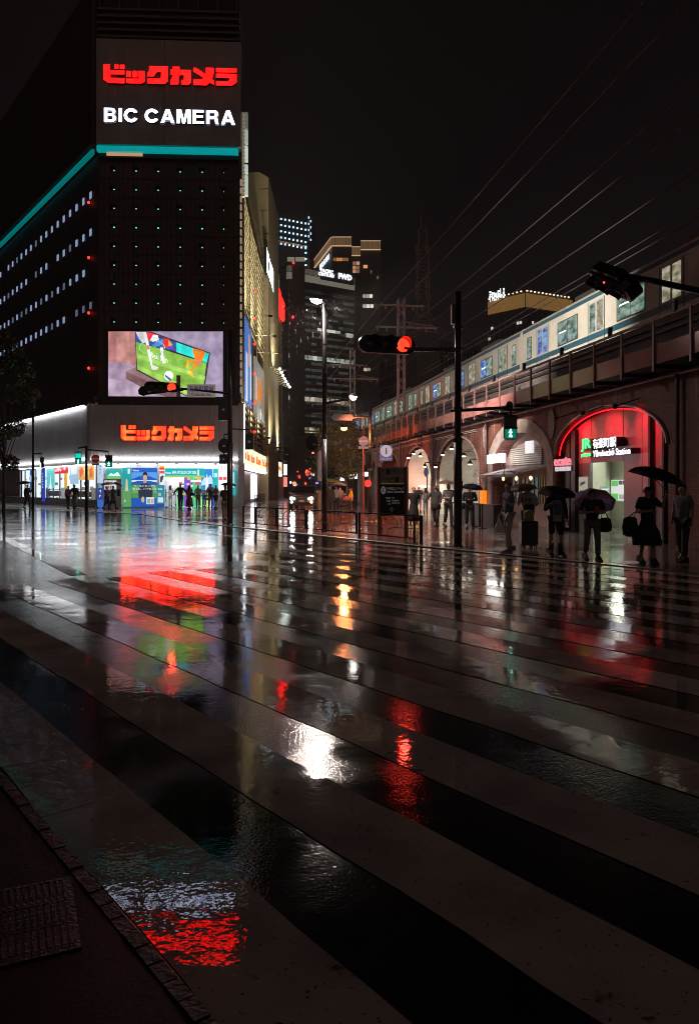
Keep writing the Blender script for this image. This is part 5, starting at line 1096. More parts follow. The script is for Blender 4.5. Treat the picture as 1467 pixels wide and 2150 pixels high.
# office block with window grid right of the lattice mast
Y = 190.; t, fs = tower('office_block', 'grey office block with a grid of small dark windows behind the mast', [(797, 875, Y + 30, Y), (875, 1030, Y, Y + 15)], zof(708, Y), M('grey_tile_facade', (.14, .115, .115), .6, var=.15, scale=.2), 20)
for q, (f, ln) in enumerate(fs):
    n = int(ln / 1.25)
    for j in range(7 if q else 6):
        z = zof(727 + 24.5 * j, Y); m = MB()
        for i in range(n):
            a = ln * (i + .2) / n; m.box(a, a + ln / n * .62, z - 1.25, z + 1.05, -.2, .02, f)
        m.build('window_row', glass_dark, t, kind='stuff')
MB().box(fs[1][1] * .06, fs[1][1] * .09, zof(748, Y), zof(743, Y), .03, .08, fs[1][0]).build('lit_window', EC((1., .9, .7), 1.2), t)
# gold crowned block behind the train
Y = 255.; t, fs = tower('hotel_block', 'dark block with a gold lit top storey behind the train', [(1024, 1102, Y + 12, Y), (1102, 1200, Y, Y + 10)], zof(612, Y), facade, 20)
for q, (f, ln) in enumerate(fs):
    n = int(ln / 1.2); zt = zof(612, Y)
    for i in range(n): MB().box(ln * i / n + .14, ln * (i + 1) / n - .14, zt - 5.2, zt - .6, .02, .4, f).build('crown_panel', M('gold_crown_low', (.35, .25, .12), .5, emit=(1., .52, .16), es=.16, var=.45, scale=.4), t)
    for i in range(int(ln / 1.7)): MB().box(i * 1.7 + .4, i * 1.7 + .9, zt + .1, zt + .5, .02, .4, f).build('roof_bulb', EC((1., .65, .4), 2.), t)
    for j, s_ in ((1, .7), (2, .5), (3, .4)):
        for i in range(n):
            if random.random() < .13: MB().box(ln * i / n + .2, ln * (i + 1) / n - .1, zt - 7 - 3.6 * j, zt - 6.1 - 3.6 * j, .02, .2, f).build('lit_window', EC((.95, .9, .75), s_), t)
    for i in range(0, n, 2): MB().box(ln * i / n, ln * i / n + .25, 5, zt - 5.3, .02, .25, f).build('fin', ledge, t)
f, ln = fs[0]; textfit('~6', f, ln * .06, ln * .5, zof(641, Y + 15), zof(632, Y + 25), .45, .3, .03).build('lettering', EC((.8, .95, 1.), 1.6), t)
# narrow building after the curved store
t = thing('narrow_building', 'narrow mauve tiled building beyond the curved store wall', 'building', (-11, 112, 0)); p = at(583, 868, 112)
MB().box(-16, -9.55, 110, 122, 0, p.z).build('wall', M('mauve_tile', (.28, .19, .21), .55, var=.2), t)
for i in range(8): MB().box(-9.6, -9.2, 110.3, 121.8, 2.8 + i * 1.15, 3.0 + i * 1.15).build('floor_band', ledge, t)
MB().box(-9.5, -9.1, 110, 110.4, 3.2, 4.8).build('lit_panel', EC((.95, .95, 1.), 2.), t); MB().box(-9.5, -9.0, 109.6, 109.9, 1.5, 2.9).build('red_panel', EC((1., .2, .15), 1.4), t)
# far end of the street: low dark blocks and small lights
t = thing('street_end_block', 'low dark building closing the end of the side street', 'building', (-6, 235, 0))
MB().box(-26, 8, 232, 240, 0, 17).build('wall', facade, t)
for i in range(26):
    x, z = random.uniform(-22, -3), random.uniform(1.5, 6)
    MB().box(x, x + random.uniform(.3, .9), 231.6, 231.9, z, z + random.uniform(.3, .8)).build('shop_light', EC(random.choice(((1., .1, .06), (1., .4, .1), (.8, .85, 1.), (.3, .3, 1.), (1., .7, .3))), random.uniform(1., 3.)), t)
t = thing('neon_signs', 'cluster of small red and orange lights far down the side street', 'lights', (-9, 150, 0))
for px, py, c, s_, r in ((603, 990, (1., .25, .05), 7., .28), (625, 990, (1., .05, .04), 2.5, .16), (644, 988, (1., .08, .04), 4., .2), (651, 985, (1., .06, .04), 4., .18), (657, 951, (1., .12, .06), 6., .2), (628, 1000, (1., .05, .04), 1.2, .3), (645, 996, (1., .05, .04), 1.4, .35), (610, 1013, (.6, .75, 1.), 7., .22), (592, 1013, (1., .6, .05), 2.5, .25), (618, 1015, (1., .3, .1), 1.5, .4), (660, 984, (.1, .9, .5), 2., .1), (600, 1001, (.3, .2, .9), 1., .3)):
    p = at(px, py, 150.); MB().lathe([(.02, -r), (r * .8, -r * .5), (r, 0), (r * .8, r * .5), (.02, r)], 8, lambda a, b, c_, p=p: p + Vector((a, b, c_))).build('lamp', EC(c, s_), t)
    MB().tube([Vector((p.x, p.y, 0)), p], .05, 5).build('post', dark_metal, t)
# radio mast
Y = 215.; t = thing('radio_mast', 'tall thin lattice radio mast rising behind the office block', 'mast', (*at(887, 700, Y).xy, 0)); 
steel = M('mast_steel', (.55, .36, .33), .6, .3, var=.2); zt, zb = zof(448, Y), zof(712, Y); c = at(887, 700, Y)
def mw(z): return 1.6 if z > zof(520, Y) else 2.2 if z > zof(660, Y) else 2.2 + (zof(660, Y) - z) * .9
zz = [zb + (zof(480, Y) - zb) * i / 14 for i in range(15)]
for sx_ in (-1, 1):
    for sy_ in (-1, 1): MB().tube([(c.x + sx_ * mw(z) / 1.4, Y + sy_ * mw(z) / 1.4, z) for z in zz], .16, 5).build('leg', steel, t)
    for i, (a, b) in enumerate(zip(zz[:-1], zz[1:])):
        s = 1 if i % 2 else -1
        MB().tube([(c.x - s * mw(a) / 1.4, Y - sx_ * mw(a) / 1.4, a), (c.x + s * mw(b) / 1.4, Y - sx_ * mw(b) / 1.4, b)], .1, 4).build('brace', steel, t); MB().tube([(c.x - mw(b) / 1.4, Y - sx_ * mw(b) / 1.4, b), (c.x + mw(b) / 1.4, Y - sx_ * mw(b) / 1.4, b)], .1, 4).build('brace', steel, t)
MB().tube([(c.x - .3, Y, zof(480, Y)), (c.x - .6, Y, zt)], [.25, .08], 6).build('antenna', steel, t)
for py in (525, 600, 620):
    for k in range(4): a = k * 1.57 + .4; MB().lathe([(.3, -1.2), (.5, 0), (.3, 1.2)], 6, lambda x, y, z: Vector((c.x + 2.0 * math.cos(a) + x, Y + 2. * math.sin(a) + y, zof(py, Y) + z))).build('aerial', steel, t)

# ================================================================== catenary masts and wires
cat_steel = M('catenary_steel', (.42, .38, .36), .5, .4, var=.2)
def lattice(label, s, o, zt, zb=5.8, w_=.42, arms=(), thick=.055):
    b = V(s, o, zb); t = thing('lattice_mast', label, 'mast', tuple(b)); n = int((zt - zb) / .75)
    cs = [(-1, -1), (1, -1), (1, 1), (-1, 1)]
    for i, j in cs: MB().tube([V(s + i * w_ / 2, o + j * w_ / 2, zb), V(s + i * w_ / 2, o + j * w_ / 2, zt)], thick, 4).build('chord', cat_steel, t)
    for (i, j), (i2, j2) in zip(cs, cs[1:] + cs[:1]):
        for k in range(n):
            a, c = (i, j), (i2, j2)
            if k % 2: a, c = c, a
            za = zb + (zt - zb) * k / n; zc_ = zb + (zt - zb) * (k + 1) / n
            MB().tube([V(s + a[0] * w_ / 2, o + a[1] * w_ / 2, za), V(s + c[0] * w_ / 2, o + c[1] * w_ / 2, zc_)], thick * .55, 4).build('brace', cat_steel, t)
    for z, o0, o1, deep in arms:
        MB().bar(V(s, o0, z), V(s, o1, z), .12, .14).build('cross_arm', cat_steel, t)
        if deep:
            MB().bar(V(s, o + (.4 if o1 > o else -.4), z + .45), V(s, o1, z + .1), .06, .06).build('cross_arm', cat_steel, t)
            for k in range(6):
                q = o + .5 + (o1 - o - .6) * k / 6; q2 = o + .5 + (o1 - o - .6) * (k + .5) / 6; MB().tube([V(s, q, z + .05), V(s, q2, z + .42 * (1 - (k + .5) / 6)), V(s, q2 + .2, z + .03)], .03, 4).build('brace', cat_steel, t)
        for q in (o0 + .15, o0 + .9, o1 - .15, o1 - .9):
            MB().lathe([(.05, -.35), (.11, -.28), (.05, -.2), (.11, -.13), (.04, -.06)], 8, lambda x, y, zz, q=q, z=z: V(s + x, q + y, z + zz)).build('insulator', M('insulator', (.3, .27, .25), .3, var=.1), t)
lattice('near catenary lattice mast standing by the walkway with two cross arms', 62, 2.0, zof(628, 61.5), 4.6, .5, ((zof(641, 61.5), -.2, 3.9, 0), (zof(687, 61.5), -.1, 5.0, 1)))
lattice('second catenary lattice mast, left of the near one', 86.5, 2.0, zof(735, 85.6), 5., .5, ((zof(766, 85.6), -.3, 3.7, 0), (zof(795, 85.6), -.2, 5.0, 1)), .06)
lattice('farthest catenary lattice mast above the trees', 108, 2.0, zof(832, 107), 4., .55, ((zof(850, 107), -.3, 3.6, 0), (zof(868, 107), -.3, 4., 0)), .07)
wire_m = M('wire', (.10, .09, .088), .5, .3, var=.1)
def wires(label, o, z0, r=.022, s0=2, s1=130, sag=.5, tw=0, supports=(62, 86.5, 108)):
    t = thing('overhead_wire', label, 'wire', tuple(V(30, o, z0))); ss = [s0] + [s for s in supports] + [s1]
    pts = []
    for a, b in zip(ss[:-1], ss[1:]):
        for i in range(8): q = i / 8; pts.append(V(a + (b - a) * q, o, z0 - sag * 4 * q * (1 - q) * ((b - a) / 40) ** 2 * .5))
    MB().tube(pts, r, 5).build('cable', wire_m, t)
    return t
# slope from the vanishing point = height above eye / lateral offset
def wz(slope, o): return H + slope * (VO.x + o * 1.0125)
for i, (sl, o, r, lab) in enumerate(((1.20, .0, .028, 'topmost overhead wire sweeping up to the right'), (1.08, 1.0, .028, 'second overhead wire below the topmost one'), (.885, 2.9, .026, 'third overhead wire, crossing the radio mast'), (.815, 3.7, .022, 'fourth overhead wire, a twisted thin one'), (.70, 4.8, .024, 'low single overhead wire over the gold topped block'))):
    wires(lab, o, wz(sl, o), r, sag=.35)
for i, (sl, o, lab) in enumerate(((.595, 4.7, 'upper contact wire just above the train roof'), (.575, 4.7, 'lower contact wire just above the train roof'))): wires(lab, o, wz(sl, o), .02, sag=.05)
# ================================================================== street furniture
def vdisc(c, r, r2, n=20, dy=0.):                                   # disc facing the camera (normal -Y)
    return [Vector((c[0] + r * math.cos(2 * math.pi * i / n), c[1] + dy, c[2] + r2 * math.sin(2 * math.pi * i / n))) for i in range(n)]
def lensdisc(m, c, r, d, n=18, ax=Vector((0, -1, 0))):
    u = Vector((0, 0, 1)).cross(ax).normalized(); v = ax.cross(u)
    ring0 = [c + (u * math.cos(2 * math.pi * i / n) + v * math.sin(2 * math.pi * i / n)) * r for i in range(n)]
    ring1 = [p + ax * d * .6 for p in [c + (q - c) * .7 for q in ring0]]
    m._add(ring0 + ring1, [(i, (i + 1) % n, n + (i + 1) % n, n + i) for i in range(n)] + [tuple(range(n, 2 * n))])
def visor(m, c, r, d, ax, n=14):
    u = Vector((0, 0, 1)).cross(ax).normalized(); v = ax.cross(u); vs = []
    for i in range(n + 1):
        a = math.pi * (-.12 + 1.24 * i / n); q = u * math.cos(a) + v * math.sin(a); ln = d * (.45 + .55 * max(0, math.sin(a)))
        vs += [c + q * r, c + q * r + ax * ln, c + q * (r + .012) + ax * ln, c + q * (r + .012)]
    for i in range(n): o = i * 4; m._add([vs[o], vs[o + 1], vs[o + 5], vs[o + 4]], [(0, 1, 2, 3)]); m._add([vs[o + 2], vs[o + 3], vs[o + 7], vs[o + 6]], [(0, 1, 2, 3)]); m._add([vs[o + 1], vs[o + 2], vs[o + 6], vs[o + 5]], [(0, 1, 2, 3)])
lens_dark = M('dark_lens', (.02, .018, .02), .1, var=0); redlens = ledmat('red_signal_lens', (1., .022, .006), (1., .006, .003), 9., 40.)
def hsignal(label, c, r=.15, ax=Vector((0, -1, 0)), lit=2, arm_to=None, tilt=0., power=0.):
    """horizontal three-lamp signal; c = centre of the middle lamp"""
    t = thing('traffic_signal', label, 'traffic signal', tuple(c)); u = ax.cross(Vector((0, 0, 1))).normalized() * -1; u = (u + Vector((0, 0, tilt))).normalized(); p = 2.35 * r
    up = ax.cross(u) if ax.cross(u).z > 0 else -ax.cross(u); a, b = -p - r * 1.3, p + r * 1.3; hh = r * 1.25; bx = []
    n = 12; prof = []
    for i in range(n): th = math.pi / 2 + math.pi * i / (n - 1); prof.append((a + r * .6 + hh * math.cos(th), hh * math.sin(th)))
    for i in range(n): th = -math.pi / 2 + math.pi * i / (n - 1); prof.append((b - r * .6 + hh * math.cos(th), hh * math.sin(th)))
    MB().prism(prof, -.12, .06, lambda x, y, z: c + u * x + up * y + ax * z).build('housing', black_metal, t)
    for i in range(3):
        q = c + u * (p * (i - 1)) + ax * .062; m = MB(); lensdisc(m, q, r, .05, ax=ax); l = m.build('lens', redlens if i == lit else lens_dark, t, smooth=True)
        m = MB(); visor(m, q, r * 1.06, r * 1.5, ax); m.build('visor', black_metal, l)
    if arm_to is not None: MB().tube([c - ax * .1 + u * b, arm_to], .045, 8).build('arm', black_metal, t)
    if power:
        l = bpy.data.lights.new('lens_light', 'SPOT'); l.energy = power; l.color = (1, .05, .03); l.spot_size = R(150); l.spot_blend = .8; l.shadow_soft_size = .12
        lo = bpy.data.objects.new('lens_light', l); COL.objects.link(lo); lo.parent = t; lo.location = u * (p * (lit - 1)) + ax * .25; lo.rotation_euler = ax.to_track_quat('-Z', 'Y').to_euler()
    return t
green_man = E('green_signal_glow', (.05, .85, .55), 2.2); green_fig = E('green_signal_figure', (.40, 1., .80), 13.); green_dim = E('green_signal_countdown', (.0, .6, .4), 1.2)
MAN = [[(-.02, .62), (.12, .62), (.2, .3), (.3, .12), (.22, .08), (.1, .22), (.08, .0), (.16, -.28), (.3, -.7), (.14, -.72), (.0, -.3), (-.16, -.72), (-.34, -.66), (-.14, -.2), (-.12, .3), (-.3, .1), (-.36, .16), (-.2, .46)], [(.06 + .13 * math.cos(i), .8 + .13 * math.sin(i)) for i in [2 * math.pi * k / 10 for k in range(10)]]]
def pedsignal(label, c, w_=.33, h=.64, ax=Vector((0, -1, 0)), state='green', arm=None, top=False, top_on=False):
    t = thing('pedestrian_signal', label, 'pedestrian signal', tuple(c)); u = Vector((0, 0, 1)).cross(ax).normalized(); f = lambda x, y, z: c + u * x + Vector((0, 0, y)) + ax * z
    b = .04; MB().prism([(-w_ / 2 + b, -h / 2), (w_ / 2 - b, -h / 2), (w_ / 2, -h / 2 + b), (w_ / 2, h / 2 - b), (w_ / 2 - b, h / 2), (-w_ / 2 + b, h / 2), (-w_ / 2, h / 2 - b), (-w_ / 2, -h / 2 + b)], -.14, .02, f).build('housing', black_metal, t)
    e = .025
    MB().box(-w_ / 2 + e, w_ / 2 - e, .02, h / 2 - e, .021, .03, f).build('upper_lens', green_dim if top_on else lens_dark, t)
    MB().box(-w_ / 2 + e, w_ / 2 - e, -h / 2 + e, -.01, .021, .03, f).build('lower_lens', M('green_lens_off', (.01, .06, .05), .15, emit=(.0, .8, .5), es=.2, var=0) if state == 'green' else lens_dark, t)
    if state == 'green':
        m = MB(); s_ = h * .22
        for poly in MAN: m.prism([(x * s_, y * s_ - h / 4) for x, y in poly], .031, .045, f)
        m.build('walking_figure', green_fig, t)
    for z in (h / 2, .0): MB()._add([f(-w_ / 2, z - .005, .02), f(w_ / 2, z - .005, .02), f(w_ / 2, z - .06, .16), f(-w_ / 2, z - .06, .16), f(-w_ / 2, z + .008, .02), f(w_ / 2, z + .008, .02), f(w_ / 2, z - .048, .16), f(-w_ / 2, z - .048, .16)], [(0, 1, 2, 3), (7, 6, 5, 4), (2, 6, 7, 3)]).build('hood', black_metal, t)
    MB().tube([c + Vector((0, 0, h / 2)), c + Vector((0, 0, h / 2 + .1))], .03, 6).build('hanger', black_metal, t)
    return t
def pole(label, base, zt, r, name='signal_pole', segs=(), cat='pole', mat=None):
    t = thing(name, label, cat, tuple(base)); mat = mat or black_metal
    MB().lathe([(r, 0), (r * .98, zt * .42 - base.z)], 14, lambda x, y, z: base + Vector((x, y, z))).build('lower_shaft', mat, t, smooth=True)
    MB().lathe([(r * .8, zt * .42 - base.z), (r * .74, zt - base.z)], 14, lambda x, y, z: base + Vector((x, y, z))).build('upper_shaft', mat, t, smooth=True)
    MB().lathe([(r * 1.06, zt * .42 - .08 - base.z), (r * 1.06, zt * .42 + .06 - base.z)], 14, lambda x, y, z: base + Vector((x, y, z))).build('collar', mat, t)
    MB().lathe([(r * 1.25, 0), (r * 1.25, .03), (r, .08)], 14, lambda x, y, z: base + Vector((x, y, z))).build('base_flange', mat, t)
    for k in range(2): MB().lathe([(r * .86, 0), (r * .86, .05)], 12, lambda x, y, z: base + Vector((x, y, zt * (.62 + .2 * k) + z))).build('band', dark_metal, t)
    return t
# --- main pole on the right
b = gnd(961, 1147, SWZ); Y = b.y; zt = zof(613, Y)
t = pole('tall black signal pole at the kerb right of the railing', b, zt, .115)
c = at(951, 660, Y); MB().box(c.x - .05, c.x + .06, Y - .1, Y + .1, zof(681, Y), zof(640, Y)).build('control_box', black_metal, t)
MB().bar(at(961, 733, Y), at(868, 733, Y), .06, .08).build('arm', black_metal, t); MB().bar(at(961, 738, Y), at(868, 736, Y), .04, .04).build('arm_stay', black_metal, t)
MB().tube([at(961, 862, Y), at(1075, 855, Y)], .045, 8).build('arm', black_metal, t); MB().tube([at(945, 863, Y), at(962, 862, Y)], .03, 6).build('arm_stub', black_metal, t)
for py in (690, 735, 860, 915): MB().lathe([(.13, 0), (.13, .06)], 12, lambda x, y, z: Vector((b.x + x, Y + y, zof(py, Y) + z))).build('clamp', dark_metal, t)
MB().box(b.x - .13, b.x + .1, Y - .18, Y - .1, zof(1030, Y), zof(1010, Y)).build('push_button_box', dark_metal, t)
hsignal('horizontal traffic signal with its red lamp lit, on the right-hand pole', at(812, 724, Y), .185, Vector((.28, -1, 0)).normalized(), 2, None, -.0, 25)
MB().tube([at(812, 724, Y) + Vector((0, .15, 0)), at(868, 733, Y) + Vector((0, .02, 0))], .04, 6).build('arm', black_metal, t)
pedsignal('pedestrian signal with green walking figure over the pavement by the station', at(1071, 897, Y), .35, .66, Vector((-.1, -1, 0)).normalized())
MB().lathe([(.02, -.08), (.09, -.05), (.1, 0), (.08, .06), (.02, .08)], 10, lambda x, y, z: at(1068, 849, Y) + Vector((x, y, z))).build('speaker', black_metal, t)
# --- left pole in front of the store corner
b = gnd(483, 1103, SWZ); Y = b.y
t = pole('black signal pole standing in front of the store corner', b, zof(694, Y), .12)
MB().tube([at(483, 826, Y), at(380, 816, Y)], .05, 8).build('arm', black_metal, t)
hsignal('horizontal traffic signal with red lamp lit in front of the video screen', at(340, 813, Y), .165, Vector((.30, -1, 0)).normalized(), 2, None, -.02, 30)
MB().tube([at(300, 826, Y) + Vector((0, .2, 0)), at(385, 818, Y)], .05, 8).build('arm', black_metal, t)
c = at(298, 820, Y); MB().lathe([(.02, -.2), (.2, -.12), (.22, .05), (.1, .2)], 10, lambda x, y, z: c + Vector((x, .25 + y, z))).build('signal_back', black_metal, t)
sg = thing('street_name_sign', 'white street name plate with blue letters beside the lit red signal', 'sign', tuple(at(422, 820, Y)))
f = frame(at(393, 834, Y - .05), at(452, 834, Y) - at(393, 834, Y - .05)); ww = (at(452, 834, Y) - at(393, 834, Y)).length
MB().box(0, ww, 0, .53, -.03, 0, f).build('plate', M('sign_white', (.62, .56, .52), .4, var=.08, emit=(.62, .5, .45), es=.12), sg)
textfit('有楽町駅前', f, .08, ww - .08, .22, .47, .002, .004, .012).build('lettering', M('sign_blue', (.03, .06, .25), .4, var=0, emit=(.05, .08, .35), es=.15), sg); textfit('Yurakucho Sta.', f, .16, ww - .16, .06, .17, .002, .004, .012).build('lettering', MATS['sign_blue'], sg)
MB().box(.0, ww, .0, .53, -.05, -.031, f).build('backing', dark_metal, sg)
# backs of signals on this pole
for i, (px, py, w_, h_, lab) in enumerate(((470, 860, .42, .9, 'dark back of a signal high on the pole before the store'), (471, 936, .5, .62, 'round dark signal back at mid height on the pole before the store'), (470, 964, .34, .40, 'square dark signal box under the round one'), (524, 927, .36, .66, 'dark pedestrian signal hanging right of the store corner pole'))):
    p = at(px, py, Y); s_ = thing('traffic_signal', lab, 'traffic signal', tuple(p)); 
    if i == 1: MB().lathe([(.05, -.06), (w_ / 2, -.05), (w_ / 2, .05), (.05, .08)], 18, lambda x, y, z: p + Vector((x, z, y * h_ / w_))).build('disc', black_metal, s_)
    else: MB().prism([(-w_ / 2, -h_ / 2), (w_ / 2, -h_ / 2), (w_ / 2, h_ / 2 - .06), (w_ / 2 - .06, h_ / 2), (-w_ / 2 + .06, h_ / 2), (-w_ / 2, h_ / 2 - .06)], -.1, .1, lambda x, y, z: p + Vector((x, -z, y))).build('case', black_metal, s_)
    MB().box(p.x - .05, p.x + .05, p.y - .12, p.y - .1, p.z - .05, p.z + .03).build('maker_plate', grey_metal, s_)
    MB().tube([p + Vector((0, 0, h_ / 2)), p + Vector((0, 0, h_ / 2 + .15)), Vector((b.x, Y, p.z + h_ / 2 + .2))], .03, 6).build('arm', black_metal, s_)
# --- two-lamp post at the left and the far-left post
b = gnd(182, 1074.5, SWZ); Y = b.y; t = pole('short dark post with two green pedestrian signals before the store', b, zof(936, Y), .10)
MB().tube([at(182, 938, Y), at(165, 941, Y)], .05, 6).build('arm', black_metal, t); MB().tube([at(182, 944, Y), at(229, 948, Y)], .05, 6).build('arm', black_metal, t)
pedsignal('pedestrian signal with countdown and green figure left of the post', at(165, 962.5, Y), .38, .74, Vector((.25, -1, 0)).normalized(), top_on=True)
pedsignal('pedestrian signal with green figure right of the round no entry sign', at(229, 968, Y), .42, .76, Vector((.1, -1, 0)).normalized())
def noentry(label, c, r, back=False, plate=True):
    s_ = thing('no_entry_sign', label, 'road sign', tuple(c)); 
    MB().lathe([(r, -.01), (r, .01)], 24, lambda x, y, z: c + Vector((x, z, y))).build('disc', M('sign_red', (.45, .02, .02), .35, var=.1, emit=(.5, .02, .02), es=.16), s_)
    MB().box(c.x - r * .8, c.x + r * .8, c.y - .018, c.y - .0105, c.z - r * .2, c.z + r * .18).build('bar', M('sign_bar', (.6, .5, .5), .4, var=0, emit=(.6, .45, .45), es=.1), s_)
    if plate:
        MB().box(c.x - r * .95, c.x + r * .95, c.y - .01, c.y + .01, c.z - r * 1.55, c.z - r * 1.1).build('plate', M('sign_plate', (.5, .46, .46), .4, var=.1), s_)
        textfit('~4', frame(c + Vector((-r * .8, -.012, -r * 1.5)), (1, 0, 0)), 0, r * 1.6, .0, r * .32, 0, .004, .01).build('lettering', MATS['sign_blue'], s_)
    return s_
noentry('round red no entry sign on the short post at the left', at(201, 963, Y - .1), .27)
b = gnd(70, 1070, SWZ); Y = b.y; t = pole('tall thin dark pole at the far left by the tree', b, zof(860, Y), .10)
MB().tube([at(70, 953, Y), at(88, 952, Y)], .05, 6).build('arm', black_metal, t)
pedsignal('pedestrian signal turned aside on the far left pole', at(87, 971, Y), .34, .74, Vector((-.8, -.6, 0)).normalized())
# --- street lamp in the middle
b = gnd(681, 1117, SWZ); Y = b.y; t = pole('tall black street lamp post behind the railing', b, zof(640, Y), .10, 'street_lamp', cat='street lamp')
h0 = at(664, 629, Y); MB().tube([at(681, 645, Y), at(681, 634, Y), at(676, 630, Y)], .05, 8).build('neck', dark_metal, t)
def lamphead(t, c, w_, e, mat_name='lamp_head'):
    MB().lathe([(.03, .10), (w_ * .7, .07), (w_, .0)], 14, lambda x, y, z: c + Vector((x, y * .6, z + x * -.12))).build('hood', grey_metal, t, smooth=True)
    MB().lathe([(w_ * .96, -.002), (w_ * .75, -.10), (w_ * .2, -.15)], 14, lambda x, y, z: c + Vector((x, y * .6, z + x * -.12))).build('lamp_glass', EC(*e), t, smooth=True)
def lamp_light(t, pos, tgt, energy, col, size=R(120), soft=.15):
    l = bpy.data.lights.new('lamp_light', 'SPOT'); l.energy = energy; l.color = col; l.spot_size = size; l.spot_blend = .7; l.shadow_soft_size = soft
    lo = bpy.data.objects.new('lamp_light', l); COL.objects.link(lo); lo.parent = t; lo.location = pos - t.location; lo.rotation_euler = (Vector(tgt) - pos).to_track_quat('-Z', 'Y').to_euler(); return lo
lamphead(t, h0, .23, ((1., .86, .80), 48))
lamp_light(t, h0 + Vector((0, -.05, -.25)), h0 + Vector((0, -.3, -5)), 1500, (1., .82, .72), R(168))
lamp_light(t, h0 + Vector((.3, 0, -.2)), (9.2, 36, 8.6), 27000, (1., .92, .80), R(70))  # added sideways spot that brightens the train, besides the lamp's downlight
h1 = at(741, 833, Y); MB().tube([at(681, 847, Y), at(708, 842, Y), at(722, 839, Y)], .045, 8).build('arm', black_metal, t); MB().box(h1.x - .42, h1.x - .2, Y - .08, Y + .08, h1.z - .04, h1.z + .12).build('ballast', black_metal, t)
lamphead(t, h1 + Vector((0, 0, .02)), .14, ((1., .9, .85), 18)); lamp_light(t, h1 + Vector((0, 0, -.22)), h1 + Vector((0, .5, -5)), 900, (1., .85, .78), R(150)); lamp_light(t, h1 + Vector((.1, 0, -.2)), (4.2, 46, 3.4), 2200, (1., .80, .70), R(70))  # last spot is added, aimed sideways to brighten the viaduct
# signal back, lantern and bollard near the lamp post
p = at(655, 930, Y); s_ = thing('traffic_signal', 'round dark signal back mounted left of the street lamp post', 'traffic signal', tuple(p)); MB().lathe([(.05, -.06), (.22, -.05), (.22, .05), (.05, .08)], 18, lambda x, y, z: p + Vector((x, z, y * 1.28))).build('disc', black_metal, s_); MB().tube([p + Vector((.1, .05, 0)), Vector((b.x, Y, p.z))], .03, 6).build('arm', black_metal, s_); MB().box(p.x + .03, p.x + .14, Y - .14, Y - .1, p.z - .09, p.z - .03).build('maker_plate', grey_metal, s_)
bb = gnd(671, 1080, SWZ); s_ = thing('service_post', 'pale square service post left of the street lamp', 'post', tuple(bb)); MB().box(bb.x - .09, bb.x + .09, bb.y - .09, bb.y + .09, SWZ, zof(1030, bb.y)).build('post', M('service_brown', (.22, .15, .07), .5, var=.2), s_)
MB().lathe([(.12, 0), (.14, .9), (.13, 1.6), (.04, 1.75)], 12, lambda x, y, z: Vector((bb.x + x, bb.y + y, zof(1010, bb.y) + z))).build('lantern', M('pale_cover', (.42, .41, .4), .4, var=.2), s_)
# --- pole by the viaduct with overhead signal, no entry sign, orange lamp
b = gnd(777, 1082, SWZ); Y = b.y; t = pole('dark green pole left of the map board', b, zof(852, Y), .13, mat=M('green_black_paint', (.012, .018, .016), .35, var=.3))
MB().tube([at(777, 876, Y), at(738, 876, Y)], .06, 8).build('arm', black_metal, t)
p = at(720, 877, Y); s_ = thing('traffic_signal', 'dark back of a horizontal signal hanging near the orange lamp', 'traffic signal', tuple(p)); MB().prism([(-.55, -.16), (.5, -.16), (.58, -.05), (.58, .05), (.5, .18), (-.55, .18), (-.6, .0)], -.12, .12, lambda x, y, z: p + Vector((x, -z, y))).build('case', dark_metal, s_); MB().tube([p + Vector((.5, 0, 0)), p + Vector((.7, 0, 0))], .05, 6).build('arm', dark_metal, s_)
b2 = gnd(763, 1085, SWZ); ob = thing('sign_post', 'slim red-brown sign post beside the dark green pole', 'post', tuple(b2)); MB().tube([b2, Vector((b2.x, b2.y, zof(895, b2.y)))], .05, 10).build('post', M('rust_red_post', (.35, .07, .045), .45, var=.2), ob)
MB().tube([at(763, 905, b2.y), at(745, 899, b2.y), at(722, 892, b2.y)], .03, 6).build('bracket', dark_metal, ob)
oc = at(722, 898, b2.y); MB().lathe([(.05, .16), (.16, .06), (.19, 0)], 12, lambda x, y, z: oc + Vector((x, y, z))).build('lamp_hood', dark_metal, ob); MB().lathe([(.18, 0), (.15, -.1), (.05, -.16)], 12, lambda x, y, z: oc + Vector((x, y, z))).build('orange_lamp', EC((1., .30, .06), 16), ob)
lamp_light(ob, oc + Vector((0, 0, -.2)), oc + Vector((0, -1.5, -5)), 1500, (1., .27, .08), R(150)); lamp_light(ob, oc + Vector((.2, 0, -.1)), (2.6, 57, 4.2), 7000, (1., .22, .09), R(75))
noentry('round red no entry sign on the slim red-brown post', at(763, 926, b2.y - .1), .26)
p = at(769, 965, b2.y - .1); pedsignal('dark pedestrian signal seen edge-on below the no entry sign', p, .28, .62, Vector((.9, .4, 0)).normalized(), 'off')
p = at(772, 1015, b2.y + 1); s_ = thing('stop_disc', 'small red disc sign low beside the dark green pole', 'road sign', tuple(p)); MB().lathe([(.2, -.01), (.2, .01)], 18, lambda x, y, z: p + Vector((x, z, y))).build('disc', E('red_disc_glow', (1., .03, .02), .7), s_); MB().tube([Vector((p.x, p.y + .03, SWZ)), p + Vector((0, .03, 0))], .03, 6).build('post', dark_metal, s_)
